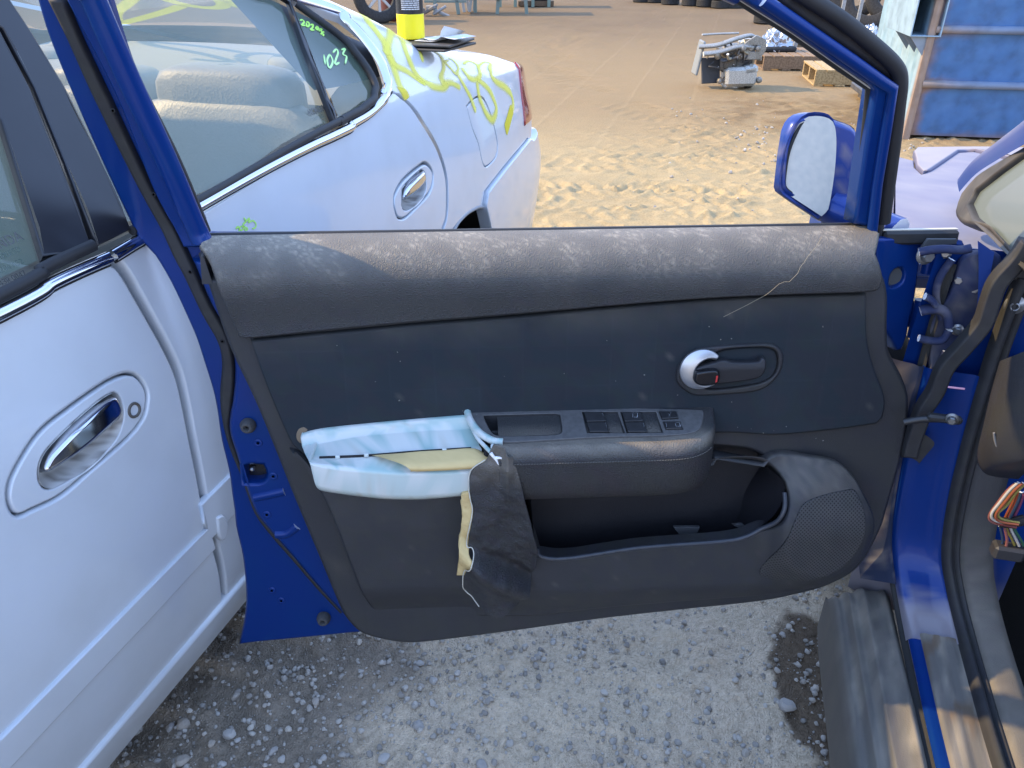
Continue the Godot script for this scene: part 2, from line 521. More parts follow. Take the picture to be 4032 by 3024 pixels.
# ---------------------------------------------------------------- the white saloon: its side is one curved sheet, cut into panels
const STATIONS := [-1.7, -0.9, -0.3, 0.3, 0.8, 1.0, 1.25, 1.5, 1.8, 2.1, 2.33, 2.5, 2.6, 2.66, 2.68]
const HEIGHTS := [0.0, 0.09, 0.25, 0.42, 0.6, 0.74, 0.83, 0.86, 0.98, 1.1, 1.2]
var sheet := [p3([-0.025,0.2,1.7,0.004,0.285,1.7,0.032,0.45,1.7,0.044,0.62,1.7,0.038,0.8,1.7,0.018,0.925,1.7,0.004,1,1.7,-0.012,1.022,1.7,-0.1067,1.1385,1.7,-0.1961,1.2585,1.7,-0.275,1.375,1.7]),
	p3([-0.025,0.2,0.9,0.004,0.285,0.9,0.032,0.45,0.9,0.044,0.62,0.9,0.038,0.8,0.9,0.018,0.925,0.9,0.004,1,0.9,-0.012,1.022,0.9,-0.1067,1.1385,0.9,-0.1961,1.2585,0.9,-0.275,1.375,0.9]),
	p3([-0.025,0.2,0.3,0.004,0.285,0.3,0.032,0.45,0.3,0.044,0.62,0.3,0.038,0.8,0.3,0.018,0.933,0.3,0.004,1.008,0.3,-0.012,1.03,0.3,-0.1067,1.1439,0.3,-0.1961,1.2611,0.3,-0.275,1.375,0.3]),
	p3([-0.025,0.2,-0.3,0.004,0.285,-0.3,0.032,0.45,-0.3,0.044,0.62,-0.3,0.038,0.8,-0.3,0.018,0.953,-0.3,0.004,1.028,-0.3,-0.012,1.05,-0.3,-0.1067,1.1573,-0.3,-0.1961,1.2677,-0.3,-0.275,1.375,-0.3]),
	p3([-0.025,0.2,-0.8,0.004,0.285,-0.8,0.032,0.45,-0.8,0.044,0.62,-0.8,0.038,0.8,-0.8,0.018,0.991,-0.8,0.004,1.066,-0.8,-0.012,1.088,-0.8,-0.1067,1.1811,-0.8,-0.1961,1.2769,-0.8,-0.275,1.37,-0.8]),
	p3([-0.025,0.2,-1,0.004,0.285,-1,0.032,0.45,-1,0.044,0.62,-1,0.038,0.8,-1,0.018,0.993,-1,0.004,1.068,-1,-0.012,1.09,-1,-0.102,1.1775,-1,-0.187,1.2675,-1,-0.262,1.355,-1]),
	p3([-0.025,0.2,-1.25,0.004,0.285,-1.25,0.032,0.45,-1.25,0.044,0.62,-1.25,0.038,0.8,-1.25,0.018,0.987,-1.25,0.004,1.062,-1.25,-0.012,1.084,-1.25,-0.0477,1.1604,-1.25,-0.1146,1.2292,-1.25,-0.235,1.275,-1.25]),
	p3([-0.025,0.2,-1.5,0.004,0.285,-1.5,0.032,0.45,-1.5,0.044,0.62,-1.5,0.038,0.8,-1.5,0.018,0.975,-1.5,0.004,1.05,-1.5,-0.012,1.072,-1.5,-0.0413,1.1104,-1.5,-0.0962,1.145,-1.5,-0.195,1.168,-1.5]),
	p3([-0.025,0.2,-1.8,0.004,0.285,-1.8,0.032,0.45,-1.8,0.044,0.62,-1.8,0.038,0.8,-1.8,0.018,0.955,-1.8,0.004,1.03,-1.8,-0.012,1.052,-1.8,-0.0373,1.0732,-1.8,-0.0847,1.0923,-1.8,-0.17,1.105,-1.8]),
	p3([-0.037,0.2,-2.1,-0.008,0.285,-2.1,0.02,0.45,-2.1,0.032,0.62,-2.1,0.026,0.8,-2.1,0.006,0.925,-2.1,-0.008,1,-2.1,-0.024,1.022,-2.1,-0.0493,1.0372,-2.1,-0.0967,1.0509,-2.1,-0.182,1.06,-2.1]),
	p3([-0.053,0.2,-2.33,-0.024,0.285,-2.33,0.004,0.45,-2.33,0.016,0.62,-2.33,0.003,0.8,-2.31,-0.017,0.895,-2.31,-0.031,0.97,-2.31,-0.047,0.992,-2.31,-0.0755,1.0012,-2.31,-0.1289,1.0095,-2.31,-0.225,1.015,-2.31]),
	p3([-0.085,0.2,-2.5,-0.056,0.285,-2.5,-0.028,0.45,-2.5,-0.016,0.62,-2.5,-0.037,0.8,-2.44,-0.057,0.875,-2.44,-0.071,0.95,-2.44,-0.087,0.972,-2.44,-0.1219,0.9772,-2.44,-0.1873,0.9819,-2.44,-0.305,0.985,-2.44]),
	p3([-0.137,0.2,-2.6,-0.108,0.285,-2.6,-0.08,0.45,-2.6,-0.068,0.62,-2.6,-0.102,0.8,-2.5,-0.122,0.855,-2.5,-0.136,0.93,-2.5,-0.152,0.952,-2.5,-0.1281,0.9572,-2.5,-0.2145,0.9619,-2.5,-0.37,0.965,-2.5]),
	p3([-0.325,0.2,-2.66,-0.296,0.285,-2.66,-0.268,0.45,-2.66,-0.256,0.62,-2.66,-0.262,0.8,-2.53,-0.282,0.845,-2.53,-0.296,0.92,-2.53,-0.312,0.942,-2.53,-0.2401,0.9452,-2.53,-0.3865,0.9481,-2.53,-0.65,0.95,-2.53]),
	p3([-0.875,0.2,-2.68,-0.846,0.285,-2.68,-0.818,0.45,-2.68,-0.806,0.62,-2.68,-0.812,0.8,-2.54,-0.832,0.845,-2.54,-0.846,0.92,-2.54,-0.862,0.942,-2.54,-0.5791,0.9432,-2.54,-0.8455,0.9443,-2.54,-1.325,0.945,-2.54])]

func knot(k: Array, x: float) -> float:
	if x <= k[0]:
		return (x - k[0]) / (k[1] - k[0])
	for i in k.size() - 1:
		if x <= k[i + 1]:
			return i + (x - k[i]) / (k[i + 1] - k[i])
	return k.size() - 1.0

func white_side(p: Vector2) -> Vector3:   # (metres rearwards, metres up the section) -> the car's own axes
	var s := clampf(knot(STATIONS, p.x), 0.0, STATIONS.size() - 1.0001)
	var t := clampf(knot(HEIGHTS, p.y), 0.0, HEIGHTS.size() - 1.0001)
	var i := int(s); var j := int(t)
	var q := []
	for a in 4:
		var r: PackedVector3Array = sheet[clampi(i + a - 1, 0, STATIONS.size() - 1)]
		var last := r.size() - 1
		q.append(cr(r[maxi(j - 1, 0)], r[j], r[mini(j + 1, last)], r[mini(j + 2, last)], t - j))
	return cr(q[0], q[1], q[2], q[3], s - i)

func off(f: Callable, d: float) -> Callable:
	return func(p: Vector2) -> Vector3:
		var e := 0.003
		var n: Vector3 = (f.call(p + Vector2(e, 0)) - f.call(p - Vector2(e, 0))).cross(f.call(p + Vector2(0, e)) - f.call(p - Vector2(0, e))).normalized()
		return f.call(p) + n * d

func far_side(p: Vector2) -> Vector3:
	var q := white_side(Vector2(-p.x, p.y))
	return Vector3(-1.8 - q.x, q.y, q.z)

func white_tint(p: Vector2, w: Vector3, n: Vector3) -> Color:
	var base := Color(0.62, 0.66, 0.71)
	var d := fn.get_noise_3d(w.x * 3.0, w.y * 3.0, w.z * 3.0) * 0.5 + 0.5
	var fine := fn.get_noise_3d(w.x * 23.0, w.y * 14.0, w.z * 23.0)
	var low := sm(0.55, 0.2, w.y) * 0.35 * d
	var k := clampf(low + maxf(0.0, fine - 0.5) * 0.10 + 0.02 * d, 0.0, 0.5)
	return mixc(base, Color(0.50, 0.45, 0.37), k)

func white_car() -> void:
	var car := thing("white_car", "white saloon with chrome window trim and yellow spray paint on its rear quarter", "car", Vector3(-0.83000,0.00000,-0.70000), -0.05236)
	var ws := white_side
	var wt := white_tint
	var arch := rounded(pv([1.3814,0.4521,1.4756,0.4733,1.5709,0.4685,1.6256,0.4584,1.6995,0.4267,1.7855,0.3687,1.854,0.3008]) + pv([1.80, 0.13, 1.79, -0.02, 1.16, -0.02, 1.18, 0.13, 1.24, 0.34]), 0.02, 60.0)
	var gap := 0.0022
	# doors: lower panels
	var shut_f := pv([0.1496,0.801,0.1615,0.7855,0.1696,0.7563,0.1801,0.6943,0.1903,0.6378,0.1948,0.5984,0.1912,0.5503,0.1837,0.4823,0.1798,0.407,0.1777,0.3517,0.1775,0.3084,0.1883,0.2447,0.2,0.1748,0.2062,0.0826,0.2146,0.0296])
	var fd := shut_f + pv([-0.95, 0.105, -0.98, 0.40, -0.97, 0.60, -0.95, 0.815, -0.5, 0.815])
	var oval := rounded(pv([-0.1205,0.602,-0.1027,0.6196,-0.0533,0.6426,0.0004,0.6484,0.0708,0.6495,0.1075,0.6425,0.1226,0.6294,0.1282,0.6083,0.1204,0.589,0.1056,0.5723,0.0683,0.56,-0.0032,0.5541,-0.0589,0.5503,-0.1038,0.56,-0.1204,0.5652,-0.1252,0.5799]), 0.01, 90.0)
	var cup := rounded(pv([-0.0721,0.6047,-0.0544,0.6176,-0.0113,0.6268,0.0441,0.633,0.0731,0.631,0.079,0.62,0.0765,0.6028,0.0648,0.584,0.0444,0.5699,-0.0006,0.5603,-0.0404,0.563,-0.0705,0.5701,-0.0779,0.5862]), 0.008, 90.0)
	var fdoor := Node3D.new(); fdoor.name = "front_door"; car.add_child(fdoor)
	obj("door_skin", panel(rounded(inset(fd, -gap), 0.012, 40.0), ws, {"cell": 0.03, "r": 0.006, "th": 0.03, "tint": wt, "holes": [oval]}), M.white, fdoor)
	obj("handle_surround", panel(inset(oval, -0.002), off(ws, -0.0005), {"cell": 0.015, "r": 0.004, "th": 0.02, "tint": wt, "holes": [cup]}), M.white, fdoor)
	door_cup(fdoor, cup, ws, wt, 0.042)
	handle(fdoor, rounded(pv([-0.0705,0.605,-0.0549,0.6166,-0.0108,0.6278,0.0441,0.633,0.0725,0.6299,0.0777,0.6193,0.0763,0.6045,0.0658,0.5976,0.0493,0.5975,0.0254,0.5971,-0.0141,0.5945,-0.0458,0.5936,-0.0638,0.5937,-0.0705,0.5971]), 0.006, 90.0), ws, 0.012)
	var lock := Mb.new()
	var lp := pv([0.0945,0.5939])
	var lw: Array = spot(ws, lp[0])
	lock.lathe([[0.0, -0.004], [0.0075, -0.004], [0.0085, 0.0005], [0.0115, 0.0012], [0.0125, -0.0015]], lw[0] + lw[1] * 0.0008, upright(lw[1]), 20)
	obj("door_lock", lock, mat(lin(0.10, 0.09, 0.08), 0.6), fdoor)
	# molding band and lower crease
	var mold := pv([-0.2459,0.3051,-0.1315,0.3062,0.0065,0.3076,0.1775,0.3084,0.1883,0.2447,0.0242,0.2411,-0.1218,0.2421,-0.2524,0.2399])
	obj("side_molding", panel(pv([-0.96, 0.365]) + inset(mold, -0.001) + pv([-0.96, 0.275]), ws, {"cell": 0.04, "r": 0.004, "th": 0.012, "lift": 0.006, "tint": wt}), M.white, fdoor)
	# rear door
	var shut_r := pv([1.1309,0.8616,1.1745,0.8196,1.2196,0.7717,1.2719,0.7236,1.3242,0.6762,1.3527,0.6344,1.3576,0.5979,1.3322,0.517,1.2889,0.4817])
	var rd := PackedVector2Array()
	for i in range(shut_f.size() - 1, -1, -1):
		rd.append(shut_f[i] + Vector2(0.009, 0))
	rd += pv([0.3507,0.7983,0.5157,0.7997,0.837,0.7933,0.9589,0.8048,1.0551,0.8259,1.0882,0.8339]) + shut_r + pv([1.225, 0.35, 1.14, 0.20, 1.10, 0.105])
	var oval2 := rounded(pv([1.0225,0.6235,1.0324,0.6402,1.091,0.6551,1.1901,0.6623,1.2369,0.6607,1.2705,0.6413,1.2639,0.6226,1.2311,0.6073,1.1582,0.5983,1.0756,0.5912,1.0342,0.6021]), 0.008, 90.0)
	var cup2 := rounded(pv([1.0707,0.6295,1.0841,0.6433,1.2029,0.6538,1.224,0.643,1.2137,0.617,1.1602,0.604,1.0919,0.6047,1.0677,0.6132]), 0.006, 90.0)
	var rdoor := Node3D.new(); rdoor.name = "rear_door"; car.add_child(rdoor)
	obj("door_skin", panel(rounded(inset(rd, -gap), 0.012, 40.0), ws, {"cell": 0.03, "r": 0.006, "th": 0.03, "tint": wt, "holes": [oval2]}), M.white, rdoor)
	obj("handle_surround", panel(inset(oval2, -0.002), off(ws, -0.0005), {"cell": 0.012, "r": 0.004, "th": 0.02, "tint": wt, "holes": [cup2]}), M.white, rdoor)
	door_cup(rdoor, cup2, ws, wt, 0.04)
	handle(rdoor, rounded(pv([1.0711,0.6302,1.0829,0.6413,1.1269,0.6506,1.2147,0.6535,1.2227,0.6408,1.2171,0.6301,1.1535,0.6268,1.1128,0.6248,1.0789,0.624]), 0.006, 90.0), ws, 0.012)
	var mold2 := pv([0.165, 0.365, 1.17, 0.395, 1.13, 0.295, 0.17, 0.275])
	obj("side_molding", panel(mold2, ws, {"cell": 0.05, "r": 0.004, "th": 0.012, "lift": 0.006, "tint": wt}), M.white, rdoor)
	var clip := rounded(pv([0.1961,0.3141,0.2152,0.3046,0.2243,0.2749,0.2135,0.2516,0.2021,0.252,0.1935,0.2775]), 0.006, 90.0)
	obj("molding_cap", panel(clip, ws, {"cell": 0.02, "r": 0.005, "th": 0.02, "lift": 0.010, "tint": wt}), M.white, rdoor)
	obj("rocker_panel", panel(pv([-0.97, 0.10, 0.165, 0.1005, 1.12, 0.1, 1.16, 0.0, -0.97, 0.0]), ws, {"cell": 0.04, "r": 0.012, "th": 0.05, "lift": 0.008, "tint": wt}), M.white, car)
	# quarter panel
	var fuel := rounded(pv([1.5912,0.7394,1.6388,0.7486,1.6971,0.7529,1.7457,0.741,1.783,0.6947,1.8064,0.6467,1.8127,0.604,1.7802,0.5766,1.6867,0.5713,1.6582,0.5962,1.6424,0.6408,1.6083,0.6851]), 0.01, 80.0)
	var bl := pv([2.2127,0.542,1.9554,0.5318,1.7682,0.5146,1.6604,0.499,1.6343,0.4589])
	var qp := PackedVector2Array()
	for i in shut_r.size():
		qp.append(shut_r[i] + Vector2(0.009, 0))
	qp += pv([1.24, 0.44]) + pv([1.4222,0.4718,1.4756,0.4733,1.5709,0.4685]) 
	for i in range(bl.size() - 1, -1, -1):
		qp.append(bl[i])
	qp += pv([2.20, 0.545, 2.30, 0.53, 2.42, 0.60, 2.38, 0.90, 2.33, 1.195, 1.8, 1.198, 1.3, 1.198, 0.90, 1.198]) + pv([1.1573,1.0889,1.1796,1.0136,1.179,0.9543,1.1587,0.8908])
	var quarter := Node3D.new(); quarter.name = "rear_quarter"; car.add_child(quarter)
	obj("quarter_panel", panel(rounded(qp, 0.015, 40.0), ws, {"cell": 0.03, "r": 0.004, "th": 0.02, "tint": wt, "holes": [inset(fuel, 0.002), arch]}), M.white, quarter)
	obj("fuel_door", panel(fuel, ws, {"cell": 0.02, "r": 0.004, "th": 0.02, "lift": -0.001, "tint": wt}), M.white, quarter)
	obj("fuel_door_gap", panel(inset(fuel, 0.006), ws, {"cell": 0.03, "lift": -0.012}), M.matt_black, quarter)
	var lip := Mb.new()
	var lip_path := PackedVector3Array()
	for i in arch.size():
		if arch[i].y > 0.02:
			lip_path.append(white_side(arch[i]) + Vector3(-0.004, 0, 0))
	lip.tube(lip_path, 0.007, 6)
	obj("wheel_arch_lip", lip, mat(lin(0.35, 0.36, 0.37), 0.6), quarter)
	var well := Mb.new()
	var wr := []
	for k in 5:
		var line := PackedVector3Array()
		for i in arch.size() + 1:
			var q := white_side(arch[i % arch.size()])
			line.append(Vector3(q.x - 0.008 - 0.07 * k, q.y, q.z))
		wr.append(line)
	well.grid(wr)
	obj("wheel_well", well, M.matt_black, quarter)
	# bumper
	var bp := PackedVector2Array()
	for q in bl:
		bp.append(q + Vector2(0.007, -0.004))
	bp += pv([1.80, 0.16, 1.83, 0.0, 2.3, -0.0, 2.68, 0.0, 2.68, 0.50, 2.5, 0.515, 2.3, 0.52])
	obj("rear_bumper", panel(rounded(bp, 0.02, 40.0), ws, {"cell": 0.03, "r": 0.006, "th": 0.04, "lift": 0.012, "tint": wt}), M.white, car)
	obj("tail_light", panel(rounded(pv([2.17, 0.60, 2.36, 0.59, 2.46, 0.70, 2.44, 0.86, 2.30, 0.92, 2.22, 0.80]), 0.02), ws, {"cell": 0.03, "r": 0.006, "th": 0.02, "lift": 0.006}), mat(lin(0.35, 0.02, 0.02), 0.12, {"coat": 1.0}), car)
	white_windows(car, ws)
	white_top(car, wt)
	white_inside(car)
	white_paint(quarter, ws)
	# far side, as one skin with its windows
	var fs := far_side
	var w1 := pv([0.80, 0.88, -0.02, 0.88, -0.02, 1.12, 0.55, 1.14, 0.70, 1.05])
	var w2 := pv([-0.08, 0.88, -0.80, 0.89, -0.92, 1.06, -0.60, 1.14, -0.08, 1.13])
	obj("far_side_skin", panel(pv([1.7, 0.02, -2.66, 0.02, -2.66, 1.19, -0.9, 1.195, 0.9, 1.195, 1.7, 0.85]), fs, {"cell": 0.12, "th": 0.02, "tint": wt, "holes": [w1, w2]}), M.white, car)
	for w in [w1, w2]:
		obj("far_window", panel(w, fs, {"cell": 0.15, "lift": -0.01}), M.glass, car)
	# wheels
	for z in [-1.50, 1.25]:
		for x in [-0.15, -1.65]:
			wheel(car, Vector3(x, 0.30, z), 0.30, 0.2)

func wheel(car: Node3D, at: Vector3, r: float, w: float) -> void:
	var t := Mb.new()
	var b := Basis(Vector3(0, 0, 1), PI / 2)
	t.lathe([[r * 0.62, -w * 0.5], [r * 0.9, -w * 0.52], [r, -w * 0.36], [r, w * 0.36], [r * 0.9, w * 0.52], [r * 0.62, w * 0.5]], at, b, 28)
	var wn := Node3D.new(); wn.name = "wheel"; car.add_child(wn, true)
	obj("tyre", t, M.tyre, wn)
	var d := Mb.new()
	d.lathe([[0.0, w * 0.30], [r * 0.2, w * 0.32], [r * 0.58, w * 0.40], [r * 0.63, w * 0.5], [r * 0.63, -w * 0.5], [r * 0.58, -w * 0.4], [0.0, -w * 0.3]], at, b, 28)
	obj("rim", d, M.silver, wn)

func upright(n: Vector3) -> Basis:   # a basis whose y axis is n
	var a := n.cross(Vector3.UP if absf(n.y) < 0.9 else Vector3.RIGHT).normalized()
	return Basis(a, n, a.cross(n))

func door_cup(parent: Node3D, cup: PackedVector2Array, ws: Callable, wt: Callable, deep: float) -> void:
	var m := Mb.new()
	m.tint = func(_p, w: Vector3, n: Vector3) -> Color:
		var k := fn.get_noise_3d(w.x * 40, w.y * 40, w.z * 40) * 0.5 + 0.5
		return mixc(Color(0.78, 0.78, 0.77), Color(0.16, 0.14, 0.12), sm(0.45, 0.75, k) * 0.75)
	var rows := []
	var mid := Vector2.ZERO
	for p in cup:
		mid += p / cup.size()
	for k in [[1.0, 0.0], [0.985, 0.35], [0.93, 0.72], [0.80, 0.94], [0.5, 1.0], [0.0, 1.0]]:
		var line := PackedVector3Array()
		for i in cup.size() + 1:
			var p: Vector2 = mid + (cup[i % cup.size()] - mid) * k[0]
			line.append(spot(ws, p)[0] - Vector3(deep * k[1], 0, 0))
		rows.append(line)
	m.grid(rows, true)
	obj("handle_recess", m, M.white, parent)

func handle(parent: Node3D, poly: PackedVector2Array, ws: Callable, lift: float) -> void:
	var lo := 1e9
	var hi := -1e9
	for p in poly:
		lo = minf(lo, p.x); hi = maxf(hi, p.x)
	var f := func(p: Vector2) -> Vector3:
		var q := white_side(p)
		var t := clampf((p.x - lo) / (hi - lo), 0.0, 1.0)
		return q + Vector3(lift * sin(PI * (0.12 + 0.8 * t)) * 1.0, 0, 0)
	obj("door_handle", panel(poly, f, {"cell": 0.008, "r": 0.009, "th": 0.022}), M.chrome, parent)

func white_windows(car: Node3D, ws: Callable) -> void:
	# glass
	var seam := pv([0.2881,1.1168,0.2578,1.0421,0.2025,0.9485,0.138,0.844])
	var rg := pv([0.2313,0.8582,0.8189,0.8311,0.8275,0.834,0.9595,0.99,1.0281,1.1284,0.8289,1.1637]) + pv([0.30, 1.17, 0.25, 1.05])
	obj("rear_door_glass", panel(rg, ws, {"cell": 0.08, "lift": -0.014}), M.glass, car)
	var qg := pv([0.8346,0.8328,0.8873,0.8293,0.9757,0.8353,1.0373,0.8534,1.0826,0.8754,1.1085,0.9255,1.11,0.9766,1.1079,1.0279,1.0522,1.111])
	obj("quarter_glass", panel(rounded(qg, 0.02, 50.0), ws, {"cell": 0.05, "lift": -0.008}), M.glass, car)
	var fg := pv([0.0681,0.8611,0.0018,0.8612]) + pv([-0.55, 0.85, -0.60, 0.87, -0.10, 1.17, 0.16, 1.17]) + pv([0.1762,1.019])
	obj("front_door_glass", panel(fg, ws, {"cell": 0.08, "lift": -0.014}), M.glass, car)
	# black pillar covers
	obj("front_pillar_cover", panel(pv([0.0645,0.8587,0.1695,1.0129]) + pv([0.16, 1.19, 0.215, 1.19]) + pv([0.2862,1.1155,0.2559,1.0405,0.2006,0.9471,0.1352,0.8398]), ws, {"cell": 0.05, "r": 0.004, "th": 0.012, "lift": 0.002}), M.pillar, car)
	obj("rear_pillar_cover", panel(pv([0.1407,0.8358,0.2051,0.9478,0.2607,1.0416,0.2913,1.1166]) + pv([0.225, 1.19, 0.34, 1.19]) + pv([0.3393,1.1442,0.333,1.1108,0.3139,1.0343,0.2724,0.9444,0.2138,0.8359]), ws, {"cell": 0.05, "r": 0.004, "th": 0.012, "lift": 0.002}), M.pillar, car)
	# quarter window divider and rubber
	obj("window_divider", panel(pv([1.0235,1.1262,1.0412,1.1133,0.9756,1.0013,0.8539,0.885,0.8308,0.824,0.8176,0.8234,0.8389,0.887,0.9537,1.0022,1.0431,1.128]), ws, {"cell": 0.03, "r": 0.004, "th": 0.012, "lift": 0.003}), M.pillar, car)
	var rub := Mb.new()
	var path := PackedVector3Array()
	for p in smooth_line(pv([1.055,1.1133,1.1024,1.0212,1.1073,0.9701,1.1048,0.9221,1.0841,0.8768,1.0373,0.8515,0.9742,0.8335,0.8858,0.8266,0.8317,0.8218]), 6):
		var q := spot(ws, p)
		path.append(q[0] + q[1] * 0.001)
	rub.tube(path, 0.009, 8, true, 1.0)
	obj("quarter_window_seal", rub, M.rubber, car)
	var sealb := pv([0.2127,0.834,0.3561,0.8279,0.5266,0.828,0.8165,0.8241,0.8402,0.8278])
	var m2 := Mb.new()
	path = PackedVector3Array()
	for p in smooth_line(sealb, 6):
		var q := spot(ws, p)
		path.append(q[0] + q[1] * 0.002)
	m2.tube(path, 0.0075, 8)
	obj("belt_seal", m2, M.rubber, car)
	var m3 := Mb.new()
	path = PackedVector3Array()
	for p in smooth_line(pv([-0.6, 0.85]) + pv([-0.0175,0.8346,0.0541,0.8493,0.1385,0.8461]), 6):
		var q := spot(ws, p)
		path.append(q[0] + q[1] * 0.002)
	m3.tube(path, 0.009, 8)
	obj("belt_seal", m3, M.rubber, car)
	# chrome: a bright bar along the belt, round the quarter window and along the roof
	var bars := [pv([-0.95, 0.828, -0.5, 0.828]) + pv([-0.0275,0.8109,0.0566,0.8167,0.1523,0.8096]), pv([0.1596,0.8095,0.2098,0.8126]), pv([0.2066,0.8122,0.3444,0.8162,0.5207,0.8126,0.8315,0.7916,0.8724,0.7983]), pv([0.8724,0.7983,0.9683,0.8078,1.0461,0.8283,1.0996,0.8503,1.1412,0.8754,1.1621,0.9221,1.1655,0.9592,1.1644,1.0134,1.1578,1.0685,1.1365,1.1156]) + pv([0.80, 1.165, 0.5, 1.178])]
	for b in bars:
		var rows := []
		var line := smooth_line(b, 10)
		for k in [[-0.0135, 0.0], [-0.0125, 0.006], [-0.009, 0.0095], [-0.001, 0.0105], [0.002, 0.0075], [0.005, 0.0080], [0.0105, 0.0060], [0.0125, 0.0]]:
			var row := PackedVector3Array()
			for i in line.size():
				var t := (line[mini(i + 1, line.size() - 1)] - line[maxi(i - 1, 0)]).normalized()
				var q := spot(ws, line[i] + Vector2(-t.y, t.x) * k[0])
				row.append(q[0] + q[1] * (k[1] + 0.001))
			rows.append(row)
		var cm := Mb.new()
		cm.grid(rows, true)
		obj("chrome_trim", cm, M.chrome, car)
		var edge := Mb.new()
		var low := PackedVector3Array()
		for i in line.size():
			var t2 := (line[mini(i + 1, line.size() - 1)] - line[maxi(i - 1, 0)]).normalized()
			var q2 := spot(ws, line[i] - Vector2(-t2.y, t2.x) * 0.0150)
			low.append(q2[0] + q2[1] * 0.0010)
		edge.tube(low, 0.0022, 6)
		obj("chrome_gap", edge, M.matt_black, car)
	# maker's mark etched in the glass: small print
	for spot_ in [[pv([0.8163,0.8788])[0], 0.0], [pv([0.0441,0.9003])[0], 0.0]]:
		var q := spot(ws, spot_[0])
		var k := 0
		for txt in ["HONDA", "TEMPERED", "M204 AS2", "43R 0047"]:
			var tm := TextMesh.new()
			tm.text = txt; tm.font_size = 16; tm.depth = 0.0003; tm.pixel_size = 0.0011 if k == 0 else 0.0006
			var o := obj("glass_mark", tm, mat(lin(0.10, 0.11, 0.11), 0.7), car)
			var f := Basis(Vector3(0, 0, -1), Vector3(0, 1, 0), Vector3(1, 0, 0))
			o.transform = Transform3D(Basis(Vector3(0, 0, 1), 0.50) * f, q[0] + q[1] * -0.0125 + Vector3(0, -0.016 * k, 0))
			k += 1

